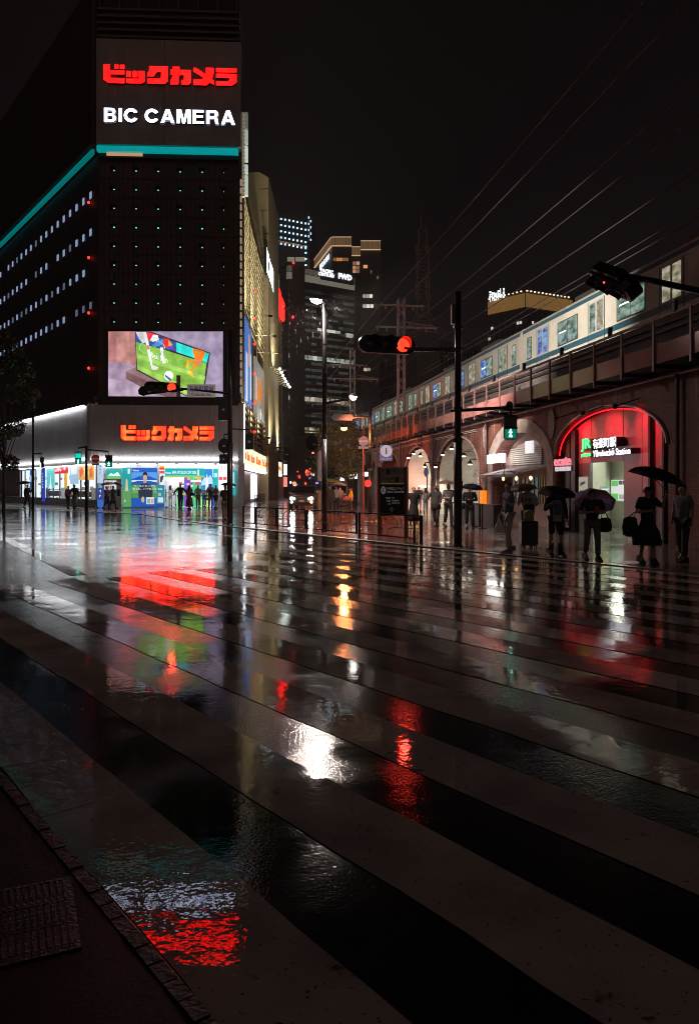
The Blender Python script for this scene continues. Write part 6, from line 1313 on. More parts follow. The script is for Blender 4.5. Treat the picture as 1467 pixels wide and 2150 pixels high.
for i, (px0, px1, py0, py1) in enumerate(((714, 723, 1003, 1009), (733, 750, 995, 1005), (761, 774, 991, 1000))):
    c = at(px0, py1, 64.); f = frame((c.x, 64, 0), (1, 0, 0)); ww = (px1 - px0) / F * 64; zb_, zt_ = zof(py1, 64.), zof(py0, 64.); s_ = thing('shop_sign', ['small white lit sign deep under the street tree', 'white lit sign right of the street tree trunk', 'white lit sign behind the red-brown sign post'][i], 'sign', (c.x, 64, 0))
    MB().box(0, ww, zb_, zt_, -.1, 0, f).build('lightbox', EC((1., .95, .98), 3.), s_); MB().tube([f(ww / 2, 0, -.06), f(ww / 2, zb_, -.06)], .05, 6).build('post', dark_metal, s_)
# --- map board
b = gnd(826, 1128, SWZ); Y = b.y; t = thing('map_board', 'black and grey city area map board on two brown posts', 'information board', tuple(b))
fx0 = at(798, 1000, Y + .5); fx1 = at(852, 1000, Y - .1); f = frame((fx0.x, fx0.y, 0), (fx1.x - fx0.x, fx1.y - fx0.y, 0)); ww = (fx1 - fx0).length; zz = lambda py: zof(py, Y)
brownp = M('board_post_brown', (.16, .055, .045), .4, .2, var=.15)
for x_ in (-.02, ww): MB().box(x_ - .05, x_ + .05, SWZ, zz(980), -.06, .04, f).build('post', brownp, t)
MB().box(.03, ww - .05, zz(1083), zz(1016.5), -.05, .02, f).build('map_panel', M('map_black', (.010, .010, .012), .25, var=.2), t)
MB().box(.03, ww - .05, zz(1016), zz(981), -.05, .02, f).build('direction_panel', M('panel_grey', (.34, .30, .29), .4, var=.08), t)
wtx = M('board_white', (.5, .48, .48), .4, var=0, emit=(.6, .58, .58), es=.10); dtx = M('board_dark_ink', (.03, .03, .035), .5, var=0)
def btext(body, a, b_, py0, py1, mat, off=.006): textfit(body, f, ww * a, ww * b_, zz(py1), zz(py0), .021, .003, off).build('lettering', mat, t)
btext('千代田区エリアマップ', .27, .93, 1023, 1028.5, wtx); btext('Chiyoda City Area Map', .26, .95, 1030, 1036, wtx); btext('千代田区', .22, .42, 1044, 1048, wtx); btext('有楽町', .26, .42, 1050, 1054, wtx); btext('1-13', .30, .42, 1056, 1060, wtx); btext('1-13', .47, .56, 1044, 1047, wtx); btext('Yurakucho', .47, .74, 1049, 1053, wtx); btext('Chiyoda City', .47, .78, 1054.5, 1058.5, wtx)
MB().lathe([(.13, .021), (.13, .024)], 20, lambda x, y, z: f(ww * .14 + x * .75, zz(1029.5) + y, z)).build('info_disc', wtx, t); textfit('i', f, ww * .12, ww * .16, zz(1034), zz(1025), .025, .003, .02).build('lettering', M('map_ink', (.01, .01, .012), .5, var=0), t)
MB().lathe([(.09, .021), (.09, .024)], 6, lambda x, y, z: f(ww * .46 + x * .8, zz(1070) + y, z)).build('emblem', M('emblem_grey', (.25, .25, .27), .5, var=.2), t)
btext('東京国際フォーラム', .42, .9, 985, 990.5, dtx); btext('Tokyo International Forum', .42, .9, 991.5, 994.5, dtx); btext('日比谷公園', .1, .52, 1001.5, 1008, dtx); btext('Hibiya Park', .22, .45, 1010, 1013, dtx)
for a, py0, py1 in ((.25, 984, 996), (.6, 1001, 1013)): MB().box(ww * a, ww * (a + .13), zz(py1), zz(py0), .0205, .024, f).build('pictogram', M('picto_navy', (.02, .025, .09), .4, var=0), t)
for px_, ang in ((.13, math.pi), (.86, -.8)):
    cx_, cz_ = ww * px_, zz(988 if ang > 0 else 1006); ca, sa = math.cos(ang), math.sin(ang)
    MB().prism([(cx_ + (x * ca - y * sa) * .06, cz_ + (x * sa + y * ca) * .06) for x, y in ((-1, -.15), (.3, -.15), (.3, -.6), (1, 0), (.3, .6), (.3, .15), (-1, .15))], .0205, .024, f).build('arrow', dtx, t)
MB().box(.02, ww - .04, zz(1016.4), zz(1015.7), .021, .03, f).build('yellow_strip', EC((.7, .65, .05), .3), t)
# blue information flag
p = at(797, 935, Y + 14); s_ = thing('information_flag', 'blue hanging information sign with a white letter i under the viaduct', 'sign', (p.x, p.y, SWZ)); YY = Y + 14; f = frame((p.x, YY, 0), (1, 0, 0)); w2 = 26 / F * YY
MB().box(0, w2, zof(968, YY), zof(934, YY), -.06, 0, f).build('board', M('info_blue', (.06, .06, .2), .4, var=.05, emit=(.1, .09, .3), es=.25), s_)
MB().lathe([(.3, .001), (.3, .004)], 24, lambda x, y, z: f(w2 * .52 + x, zof(947, YY) + y, z)).build('disc', M('info_disc_pale', (.5, .48, .55), .4, var=0, emit=(.6, .55, .65), es=.25), s_)
textfit('i', f, w2 * .46, w2 * .58, zof(953.5, YY), zof(940.5, YY), .005, .004, .04).build('lettering', MATS['map_ink'], s_); textfit('~8', f, w2 * .1, w2 * .95, zof(965, YY), zof(962, YY), .001, .004, .01).build('lettering', MATS['info_disc_pale'], s_)
MB().tube([(p.x - .12, YY, SWZ), (p.x - .12, YY, zof(930, YY))], .06, 8).build('post', brownp, s_)
# round blue sign on a thin pole before the open passage
b = gnd(896, 1079, SWZ); Y = b.y; c = at(894, 991, Y); s_ = thing('road_sign', 'blue oval road sign on a thin pole before the open passage', 'road sign', tuple(b)); MB().tube([b, Vector((b.x, Y, zof(978, Y)))], .03, 8).build('pole', dark_metal, s_); MB().lathe([(.18, -.01), (.18, .01)], 20, lambda x, y, z: c + Vector((x * .75, z - .05, y * 1.6))).build('disc', M('road_sign_blue', (.10, .20, .42), .35, var=.1), s_)
# --- guard railing with arc ornaments
A, B = gnd(511, 1103.5, SWZ), gnd(884, 1141.5, SWZ); rail = thing('guard_railing', 'black metal guard railing with arc ornaments along the kerb', 'railing', tuple((A + B) / 2)); d = (B - A); ln = d.length; d.normalize()
def tpar(px): k = (px - CX) / F; return (k * A.y - A.x) / (d.x - k * d.y)
HT = .78
def rp(t, z, o=0.): return A + d * t + Vector((0, 0, z - 0))
secs = [(511, 535), (538, 580), (583, 641), (645, 748), (754, 869)]
for a_, b_ in secs:
    t0, t1 = tpar(a_), tpar(b_)
    for q in (t0, t1): MB().bar(rp(q, 0 if q in (t0,) or b_ == 869 else .1), rp(q, HT), .05, .05, (d.y, -d.x, 0)).build('post', black_metal, rail)
    for z in (HT, .13): MB().bar(rp(t0, z), rp(t1, z), .035, .035).build('rail', black_metal, rail)
    L_ = t1 - t0
    if L_ > 1.2:
        mid = (t0 + t1) / 2; r = min(.62, L_ * .36); zc_ = .40
        MB().tube([rp(mid - r * math.cos(math.pi * i / 16), zc_ + (HT - .04 - zc_) * math.sin(math.pi * i / 16) ** .75) for i in range(17)], .012, 6).build('arc', black_metal, rail)
        MB().tube([rp(mid - .07, HT - .02), rp(mid - .06, HT - .12), rp(mid, HT - .17), rp(mid + .06, HT - .12), rp(mid + .07, HT - .02)], .012, 6).build('arc', black_metal, rail)
        for s in (-1, 1): MB().tube([rp(mid + s * L_ / 2, zc_), rp(mid + s * r * .55, zc_), rp(mid + s * r * .3, zc_ - .06), rp(mid + s * r * .16, .22), rp(mid + s * r * .12, .13)], .012, 6).build('arc', black_metal, rail)
MB().bar(rp(ln, 0), rp(ln, HT + .02), .07, .07, (d.y, -d.x, 0)).build('end_post', black_metal, rail); MB().bar(rp(tpar(869), HT - .1), rp(ln, HT - .1), .03, .03).build('rail', black_metal, rail)
# low railing along the curved store wall
t = thing('low_railing', 'low grey railing of thin bars beside the curved store wall', 'railing', (-7.4, 62, SWZ)); pts = [cpt(58 + i * 1.1, SWZ, 1.0) for i in range(14)]
for p in pts: MB().tube([p, p + Vector((0, 0, .9))], .025, 5).build('bar', dark_metal, t)
MB().tube([p + Vector((0, 0, .9)) for p in pts], .03, 5).build('rail', dark_metal, t); MB().tube([p + Vector((0, 0, .3)) for p in pts], .02, 5).build('rail', dark_metal, t)
# --- dark signal overhead at the right edge, seen from behind and below
p = at(1292, 592, 13.5); t = thing('overhead_signal', 'black overhead signal unit on an arm at the right edge, seen from behind', 'traffic signal', tuple(p))
u = (at(1345, 610, 12.6) - at(1245, 572, 14.2)).normalized(); ax = Vector((-.55, .83, .0)).normalized(); ax = (ax - u * ax.dot(u)).normalized(); up = u.cross(ax); up = up if up.z > 0 else -up
g = lambda x, y, z: p + u * x + up * y + ax * z
MB().prism([(-.62, -.2), (.58, -.2), (.68, -.1), (.68, .1), (.58, .2), (-.62, .2), (-.7, 0)], -.12, .14, g).build('housing', black_metal, t)
for i in range(3):
    c = g(-.42 + .42 * i, 0, .15); m = MB(); visor(m, c, .18, .16, ax); m.build('visor', black_metal, t)
    m = MB(); lensdisc(m, c, .16, .04, ax=ax); m.build('lens', lens_dark, t)
MB().box(-.35, .1, -.05, .06, -.14, -.121, g).build('cover_plate', dark_metal, t); MB().box(-.5, .5, .21, .3, -.1, .1, g).build('top_bracket', black_metal, t)
MB().tube([g(.1, .22, 0), at(1370, 590, 12.3), at(1425, 602, 12.), at(1520, 622, 11.5)], .05, 8).build('arm', black_metal, t); MB().lathe([(.01, -.02), (.02, 0), (.01, .02)], 8, lambda x, y, z: at(1267, 593, 12.9) + Vector((x, y, z))).build('indicator', EC((1., .03, .03), 4), t)
b3 = at(1520, 622, 11.5); MB().tube([(b3.x, b3.y, 0), (b3.x, b3.y, b3.z + .8)], .11, 12).build('pole', black_metal, t)
# ================================================================== people
SKIN = M('skin', (.42, .25, .18), .5, var=.1, scale=20); HAIR = M('hair_dark', (.012, .009, .008), .45, var=.3, scale=30); SHOE = M('shoe_dark', (.015, .014, .014), .4, var=.2)
def cloth(name, c): return M('cloth_' + name, c, .8, var=.22, scale=14, bump=.25, bscale=30)
def skin(verts, edges, rad, sub=1):
    me = bpy.data.meshes.new('sk'); me.from_pydata([tuple(v) for v in verts], edges, []); o = bpy.data.objects.new('sk', me); TMP.collection.objects.link(o)
    md = o.modifiers.new('s', 'SKIN'); md.use_smooth_shade = True
    for i, r in enumerate(rad): me.skin_vertices[0].data[i].radius = (r, r); me.skin_vertices[0].data[i].use_root = (i == 0)
    ss = o.modifiers.new('u', 'SUBSURF'); ss.levels = sub; ss.render_levels = sub
    ev = evalmesh(o)
    vs = [tuple(v.co) for v in ev.vertices]; fs = [tuple(p.vertices) for p in ev.polygons]
    bpy.data.objects.remove(o); bpy.data.meshes.remove(me); bpy.data.meshes.remove(ev); return vs, fs
ARMS = {'down': ((.235, .03, 1.14), (.25, -.04, .89)), 'swingf': ((.235, -.06, 1.16), (.235, -.22, .98)), 'swingb': ((.24, .12, 1.17), (.26, .19, .94)), 'hold': ((.25, .0, 1.13), (.06, -.26, 1.17)),
        'umb': ((.26, -.03, 1.13), (.17, -.22, 1.30)), 'umbhigh': ((.33, -.06, 1.22), (.34, -.16, 1.50)), 'out': ((.36, -.02, 1.20), (.46, -.08, .98)), 'bag': ((.24, .02, 1.15), (.23, -.10, .95)), 'phone': ((.25, -.02, 1.12), (.12, -.25, 1.22))}
def person(label, pos, rz, hgt=1.68, top=(.02, .02, .02), bottom=(.03, .03, .04), arms=('down', 'down'), stride=.0, sleeve='short', legs='long', skirt=None, coat=0., hair='short', shoe=None, near=False, wide=1., cap=None, top_name=None):
    t = thing('person', label, 'person', tuple(pos), rz); s = hgt / 1.70
    def J(x, y, z): return Vector((x * s * wide if z < 1.5 else x * s, y * s, z * s))
    nm = '%.2f_%.2f_%.2f'; tm = cloth(nm % top, top); bm_ = cloth(nm % bottom, bottom); sm = SHOE if shoe is None else cloth(nm % shoe, shoe)
    an = {}; 
    for i, sd in enumerate((1, -1)):
        e, w_ = ARMS[arms[i]]; st = stride * (1 if i == 0 else -1)
        an[sd] = dict(sh=J(sd * .175, .0, 1.40), el=J(sd * e[0], e[1], e[2]), wr=J(sd * w_[0], w_[1], w_[2]), hp=J(sd * .085, .0, .90), kn=J(sd * .09, -st * .55 - (.04 if st else .02), .49 + (.03 if st < 0 else 0)), ak=J(sd * .085, -st + (.06 if st < 0 else 0), .09 + (.07 if st < 0 else 0)), to=J(sd * .095, -st - .12 + (.05 if st < 0 else 0), .045))
    # body
    v = [J(0, 0, .95), J(0, 0, 1.12), J(0, .0, 1.31), J(0, .01, 1.44), J(0, .0, 1.50), J(0, -.015, 1.555), J(0, -.005, 1.615), J(0, .0, 1.665), J(0, -.098, 1.585)]
    e = [(0, 1), (1, 2), (2, 3), (3, 4), (4, 5), (5, 6), (6, 7), (5, 8)]; r = [.105, .095, .105, .062, .050, .070, .088, .055, .016]
    for sd in (1, -1):
        a = an[sd]; hd = (a['wr'] - a['el']).normalized(); i = len(v)
        v += [a['sh'], a['el'], a['wr'], a['wr'] + hd * .07 * s, a['hp'], a['kn'], a['ak'], a['to']]; e += [(2, i), (i, i + 1), (i + 1, i + 2), (i + 2, i + 3), (0, i + 4), (i + 4, i + 5), (i + 5, i + 6), (i + 6, i + 7)]
        r += [.050, .038, .028, .036, .078, .052, .038, .034]
    def flatten(p):
        y = p[1]; lim = .13 * s; y2 = y * .76 if abs(y) < lim else y - math.copysign(lim * .24, y); x = p[0] * (1.1 if abs(p[0]) < .16 * s else 1.); return (x, y2, p[2])
    vs, fs = skin(v, e, [x * s for x in r]); vs = [flatten(p) if p[2] < 1.40 * s else p for p in vs]; m = MB(); m._add(vs, fs)
    if near:
        for sd in (1, -1):
            a = an[sd]; hd = (a['wr'] - a['el']).normalized(); sidev = hd.cross(Vector((0, 1, .3))).normalized(); nrm = hd.cross(sidev); c = a['wr'] + hd * .085 * s
            for k, fl_ in enumerate((.062, .072, .068, .052)):
                b0 = c + sidev * (-.027 + .018 * k) * s; m.tube([b0, b0 + (hd * .6 + nrm * .15) * fl_ * s, b0 + (hd * .75 + nrm * .6) * fl_ * s], [.0095 * s, .0085 * s, .007 * s], 6)
            b0 = a['wr'] + hd * .03 * s - sidev * .025 * s; m.tube([b0, b0 + (-sidev * .03 + hd * .025) * s, b0 + (-sidev * .035 + hd * .06) * s], [.011 * s, .010 * s, .008 * s], 6)
    m.build('body', SKIN, t, smooth=True, local=True)
    # top
    zl = .84 if not coat else 1.0
    v = [J(0, 0, zl), J(0, 0, 1.12), J(0, 0, 1.31), J(0, .008, 1.445)]; e = [(0, 1), (1, 2), (2, 3)]; r = [.150, .145, .152, .082]
    for sd in (1, -1):
        a = an[sd]; i = len(v); full = sleeve == 'long'
        v += [a['sh'] + Vector((0, 0, .005)), a['el'] if full else a['sh'].lerp(a['el'], .78)]; e += [(2, i), (i, i + 1)]; r += [.078, .060 if full else .072]
        if full: v.append(a['wr']); e.append((i + 1, i + 2)); r.append(.046)
    vs, fs = skin(v, e, [x * s for x in r])
    def flatten(p):
        y = p[1]; lim = .13 * s; y2 = y * .76 if abs(y) < lim else y - math.copysign(lim * .24, y); x = p[0] * (1.1 if abs(p[0]) < .16 * s else 1.); return (x, y2, p[2])
    MB()._add([flatten(p) for p in vs], fs).build('coat' if coat else 'shirt', tm, t, smooth=True, local=True)
    if coat:
        MB().lathe([(.15 * s, 1.22 * s), (.165 * s, 1.0 * s), (.20 * s, (1.0 - coat) * s), (.185 * s, (1.0 - coat) * s)], 14, lambda x, y, z: Vector((x * 1.1 * wide, y * .85, z))).build('coat_skirt', tm, t, smooth=True, local=True)
    if skirt:
        zt_, zb_, rb_ = skirt
        m = MB(); n = 20; prof = [(.13, zt_), (.15, zt_ - .1), (rb_ * .85, (zt_ + zb_) / 2), (rb_, zb_), (rb_ - .01, zb_)]
        vs = []; 
        for rr, z in prof:
            for k in range(n): a = 2 * math.pi * k / n; q = rr * (1 + .07 * math.cos(6 * a) * (zt_ - z) / (zt_ - zb_)); vs.append((q * math.cos(a) * s * 1.05 * wide, q * math.sin(a) * s * .85, z * s))
        m._add(vs, [(i * n + k, i * n + (k + 1) % n, (i + 1) * n + (k + 1) % n, (i + 1) * n + k) for i in range(len(prof) - 1) for k in range(n)]); m.build('skirt', bm_, t, smooth=True, local=True)
    else:
        v = [J(0, 0, .97)]; e = []; r = [.135]
        for sd in (1, -1):
            a = an[sd]; i = len(v); v += [a['hp'], a['kn']]; e += [(0, i), (i, i + 1)]; r += [.108, .078]
            if legs == 'long': v.append(a['ak'] + Vector((0, 0, .02))); e.append((i + 1, i + 2)); r.append(.064)
        vs, fs = skin(v, e, [x * s for x in r]); MB()._add([flatten(p) for p in vs], fs).build('trousers' if legs == 'long' else 'shorts', bm_, t, smooth=True, local=True)
    for sd in (1, -1):
        a = an[sd]; c = (a['ak'] + a['to']) / 2; z0 = max(0., a['to'].z - .045 * s); up = a['ak'].z - .09 * s
        MB().prism([(-.13, .0), (.12, .0), (.14, .02), (.13, .05), (.03, .085), (-.02, .13), (-.11, .13), (-.14, .05)], -.048, .048, lambda x, y, z: Vector((a['to'].x + z * s, a['to'].y + (.10 - x) * s - .02 * s, y * s + (up * max(0, -x + .1) * 3.0)))).build('shoe', sm, t, local=True)
    # hair
    hc = J(0, .0, 1.60); m = MB(); n = 14
    low = {'short': .35, 'bob': -.35, 'long': -.6}[hair]; vs = []; rings = 7
    for i in range(rings + 1):
        ph = i / rings
        for k in range(n):
            a = 2 * math.pi * k / n; front = max(0, -math.sin(a)); lo = low + (1.05 - low if False else .9) * front * (.75 if hair != 'short' else .6); th = ph * math.acos(max(-1, min(1, lo)))
            vs.append(hc + Vector((.094 * s * math.sin(th) * math.cos(a), .108 * s * math.sin(th) * math.sin(a), .098 * s * math.cos(th))))
    m._add(vs, [(i * n + k, i * n + (k + 1) % n, (i + 1) * n + (k + 1) % n, (i + 1) * n + k) for i in range(rings) for k in range(n)]); hm = cloth('cap_%.2f' % cap[0], cap) if cap else HAIR
    m.build('cap' if cap else 'hair', hm, t, smooth=True, local=True)
    if cap: MB().prism([(-.075, -.08), (-.06, -.17), (0, -.19), (.06, -.17), (.075, -.08)], 1.625, 1.64, lambda x, y, z: Vector((x * s, y * s, z * s))).build('cap_peak', hm, t, local=True)
    if cap or hair == 'long': MB().lathe([(.05, 1.28), (.085, 1.4), (.09, 1.55), (.06, 1.62)], 10, lambda x, y, z: Vector((x * s, (y * .5 + .06) * s, z * s))).build('back_hair', HAIR, t, smooth=True, local=True)
    if near:
        dk = M('eye_dark', (.01, .008, .008), .2, var=0)
        for sd in (1, -1): MB().lathe([(.002, -.008), (.013, 0), (.002, .008)], 8, lambda x, y, z: Vector(((sd * .033 + x) * s, (-.083 + y * .4) * s, (1.605 + z) * s))).build('eye', dk, t, local=True); MB().lathe([(.004, -.03), (.016, 0), (.006, .03)], 8, lambda x, y, z: Vector(((sd * .086 + x * .5) * s, (.005 + y) * s, (1.595 + z) * s))).build('ear', SKIN, t, local=True)
        MB().lathe([(.002, -.006), (.024, 0), (.002, .006)], 8, lambda x, y, z: Vector((x * s, (-.084 + y * .3) * s, (1.542 + z) * s))).build('mouth', M('lips', (.3, .11, .09), .5, var=0), t, local=True)
    M4 = WM[t.name]
    return {sd: M4 @ (an[sd]['wr'] + (an[sd]['wr'] - an[sd]['el']).normalized() * .08 * s) for sd in (1, -1)}
def transl(name, col, rough):
    if name in MATS: return MATS[name]
    m = M(name, col, rough, var=.15, scale=5); t = m.node_tree; b = t.nodes['Principled BSDF']; o = t.nodes['Material Output']
    tr = t.nodes.new('ShaderNodeBsdfTranslucent'); tr.inputs[0].default_value = (*[min(1, c * 1.6) for c in col], 1); mx = t.nodes.new('ShaderNodeMixShader'); mx.inputs[0].default_value = .45
    t.links.new(b.outputs[0], mx.inputs[1]); t.links.new(tr.outputs[0], mx.inputs[2]); t.links.new(mx.outputs[0], o.inputs[0]); return m
def umbrella(label, hand, topc, r=.5, dep=.17, tilt=(0., 0.), col=(.012, .012, .014), inner=None, clear=False, n=8, rough=.5):
    """topc: centre of the canopy rim plane; tilt moves the axis"""
    ax = Vector((tilt[0], tilt[1], 1)).normalized(); u = ax.cross(Vector((0, 1, 0))).normalized(); v = ax.cross(u); hand = Vector(hand); topc = Vector(topc)
    t = thing('umbrella', label, 'umbrella', tuple(hand)); P = lambda a, q, h: topc + (u * math.cos(a) + v * math.sin(a)) * q + ax * h
    if clear:
        mt = bpy.data.materials.get('clear_vinyl')
        if mt is None:
            mt = M('clear_vinyl', (.75, .78, .80), .06, var=0, alpha=.12); nn = mt.node_tree
    else: mt = transl('umbrella_%.2f_%.2f_%.2f' % col, col, rough)
    ph = random.uniform(0, .7)
    for k in range(n):
        a0, a1 = ph + 2 * math.pi * k / n, ph + 2 * math.pi * (k + 1) / n; m = MB(); N = 6
        def fn(i, j):
            q = i; a = a0 + (a1 - a0) * j; sc_ = 1 - .09 * math.sin(math.pi * j) * q; return P(a, r * math.sin(q * math.pi / 2 * .93) / math.sin(math.pi / 2 * .93) * sc_, dep * math.cos(q * math.pi / 2) + .004)
        m.grid(N, 4, fn); m.build('canopy_panel', mt, t, smooth=True)
        if inner and not clear: m2 = MB(); m2.grid(N, 4, lambda i, j: fn(i, j) - ax * .008); m2.build('canopy_lining', M('lining_%.2f_%.2f_%.2f' % inner, inner, .6, var=.1), t, smooth=True)
        MB().tube([P(a0, r * math.sin(q * math.pi / 2 * .93) / math.sin(math.pi / 2 * .93), dep * math.cos(q * math.pi / 2) - .012) for q in (.05, .3, .55, .8, 1.)], .004, 4).build('rib', dark_metal, t)
    MB().tube([topc + ax * (dep + .06), topc + ax * (dep - .02), topc, hand], .007, 6).build('shaft', dark_metal, t)
    MB().tube([hand + ax * .04, hand - ax * .10, hand - ax * .13 + u * .03, hand - ax * .10 + u * .06], .014, 6).build('handle', black_metal, t)
def pg(px, py): return gnd(px, py, SWZ)
D = R
K = (.010, .010, .011)
# ---- foreground right
p = pg(1067, 1161); h = person('person in blue t-shirt and pale trousers standing under a clear umbrella', p, D(-75), 1.72, (.07, .12, .20), (.36, .35, .33), ('umb', 'bag'), .07, near=True, shoe=(.2, .18, .17))
umbrella('clear vinyl umbrella with raindrops over the person in blue', h[1], at(1057, 1011, p.y) + Vector((0, -.15, 0)), .58, .26, (-.1, 0), clear=True)
hb = h[-1]; t = thing('carrier_bag', 'white plastic carrier bag held by the person in blue', 'bag', tuple(hb)); MB().lathe([(.02, -.02), (.05, -.12), (.12, -.25), (.14, -.36), (.10, -.42)], 12, lambda x, y, z: hb + Vector((x * .8, y * .6, z))).build('bag', M('white_plastic', (.62, .60, .58), .4, var=.2, scale=14, bump=.8, bscale=14), t, smooth=True); MB().tube([hb + Vector((-.03, 0, -.1)), hb, hb + Vector((.03, 0, -.1))], .008, 5).build('handle', MATS['white_plastic'], t)
p = pg(1107, 1146); h = person('person in white printed t-shirt with a large suitcase', p, D(-15), 1.66, (.45, .41, .40), (.02, .02, .022), ('hold', 'umb'), .05, near=True)
f = frame(p + Vector((-.11, -.165, 1.20)), (1, 0, 0)); 
o = bpy.data.objects[[q.name for q in bpy.data.objects if q.get('label') == 'person in white printed t-shirt with a large suitcase'][0]]
textfit('PR', f, 0, .2, 0, .11, 0, .006, .02).build('shirt_print', M('print_black', (.02, .02, .02), .6, var=0), o)
MB().lathe([(.02, -.12), (.13, -.08), (.15, .02), (.1, .1), (.02, .11)], 10, lambda x, y, z: p + Vector((x, -.2 + y * .5, 1.05 + z))).build('waist_bag', cloth('black', K), o)
umbrella('brown umbrella held by the person with the suitcase', h[-1], at(1096, 1031, p.y) + Vector((0, .1, 0)), .44, .2, (-.15, 0), (.10, .06, .05))
p2_ = pg(1107, 1147) + Vector((-.08, -.45, 0)); t = thing('suitcase', 'large black ribbed suitcase standing on the pavement', 'suitcase', tuple(p2_)); Q = lambda x, y, z: p2_ + Vector((x, y, z))
MB().prism([(-.22, .10), (-.19, .07), (.19, .07), (.22, .10), (.22, .68), (.19, .71), (-.19, .71), (-.22, .68)], -.14, .14, lambda x, y, z: Q(x, z, y)).build('shell', M('suitcase_black', (.018, .018, .02), .3, var=.2), t)
for i in range(5): MB().box(-.16 + i * .07, -.13 + i * .07, -.152, -.141, .12, .66, Q).build('rib', MATS['suitcase_black'], t)
MB().box(.222, .236, -.05, .05, .1, .68, Q).build('side_trim', grey_metal, t)
for x_ in (-.17, .17):
    for y_ in (-.1, .1): MB().lathe([(.03, -.015), (.03, .015)], 10, lambda a, b_, c: Q(x_ + c, y_ + a, .035 + b_)).build('wheel', black_metal, t)
MB().tube([Q(-.1, .12, .71), Q(-.1, .12, 1.0), Q(.1, .12, 1.0), Q(.1, .12, .71)], .012, 6).build('pull_handle', grey_metal, t)
MB().lathe([(.12, .72), (.14, .8), (.13, .95), (.05, 1.0)], 10, lambda x, y, z: Q(x, y * .6 - .02, z)).build('paper_bag', M('kraft_bag', (.30, .22, .13), .7, var=.2), t)
p = pg(1166, 1167); h = person('person in dark jacket over a printed light top, shorts and boots', p, D(8), 1.60, (.012, .012, .014), (.012, .012, .013), ('down', 'umb'), .10, 'long', 'short', hair='long', near=True, wide=1.12)
o = bpy.data.objects[[q.name for q in bpy.data.objects if q.get('label', '').startswith('person in dark jacket over')][0]]
MB().prism([(-.1, .86), (.1, .86), (.1, 1.36), (.06, 1.40), (-.06, 1.40), (-.1, 1.36)], -.135, -.128, lambda x, y, z: p + Vector((x, z, y * .94))).build('shirt_front', cloth('pale_top', (.36, .31, .30)), o)
MB().prism([(-.085, 1.02), (.085, 1.02), (.085, 1.28), (-.085, 1.28)], -.143, -.137, lambda x, y, z: p + Vector((x, z, y * .94))).build('shirt_print', M('blue_print', (.05, .12, .20), .6, var=.9, scale=30), o)
for s_ in (1, -1): MB().lathe([(.06, .04), (.058, .22), (.062, .3)], 10, lambda x, y, z: p + Vector((s_ * .085 + x, -s_ * .10 + y, z))).build('boot', SHOE, o, smooth=True)
umbrella('black umbrella with bright blue lining over the person in shorts', h[-1], at(1170, 1037, p.y) + Vector((0, .05, 0)), .48, .17, (.06, -.2), K, (.02, .05, .55))
p = pg(1242, 1178); h = person('person in black looking at a red phone under a purple umbrella', p, D(0), 1.56, (.012, .011, .012), (.10, .105, .12), ('hold', 'hold'), .13, near=True, hair='bob', wide=1.18)
umbrella('purple umbrella tilted over the shoulder of the person with the red phone', h[-1] + Vector((.05, .05, .05)), at(1252, 1054, p.y) + Vector((.02, .22, 0)), .46, .14, (.35, .75), (.24, .18, .36))
hp = (h[1] + h[-1]) / 2 + Vector((0, -.03, .05)); t = thing('phone', 'red cased phone held in both hands', 'phone', tuple(hp)); MB().prism([(-.037, -.075), (.037, -.075), (.04, -.07), (.04, .07), (.037, .075), (-.037, .075), (-.04, .07), (-.04, -.07)], -.006, .006, lambda x, y, z: hp + Vector((x, z - y * .3, y))).build('case', M('red_case', (.45, .04, .03), .4, var=.1), t)
def shoulderbag(label, c, top, w_=.16, h_=.2, col=K):
    t = thing('shoulder_bag', label, 'bag', tuple(c)); MB().lathe([(.05, -h_ / 2), (w_ * .9, -h_ * .4), (w_, 0), (w_ * .8, h_ * .42), (.05, h_ / 2)], 14, lambda x, y, z: Vector(c) + Vector((x, y * .45, z))).build('bag', cloth('bag_%.2f' % col[0], col), t, smooth=True)
    MB().tube([Vector(c) + Vector((-.08, 0, h_ * .4)), Vector(top), Vector(c) + Vector((.08, 0, h_ * .4))], .012, 5).build('strap', cloth('bag_%.2f' % col[0], col), t)
shoulderbag('black shoulder bag at the hip of the person with the red phone', p + Vector((.30, .05, .78)), p + Vector((.17, 0, 1.3)), .15, .32)
p = pg(1358, 1184); h = person('person in black dress and black shoes under a big black umbrella', p, D(5), 1.62, (.008, .008, .009), (.008, .008, .009), ('umbhigh', 'hold'), .09, 'short', skirt=(1.0, .42, .30), hair='bob', near=True)
umbrella('big black umbrella tilted at the right edge of the pavement', h[1], at(1376, 1012, p.y) + Vector((.0, .0, .05)), .58, .24, (.28, -.12), K)
shoulderbag('large black tote bag on the arm of the person in the black dress', p + Vector((-.36, .0, .78)), p + Vector((-.24, 0, 1.1)), .17, .42)
p = pg(1432, 1180); person('person in grey t-shirt cut off by the right edge', p, D(-60), 1.66, (.16, .18, .20), (.03, .03, .035), ('down', 'down'), .08, near=True)
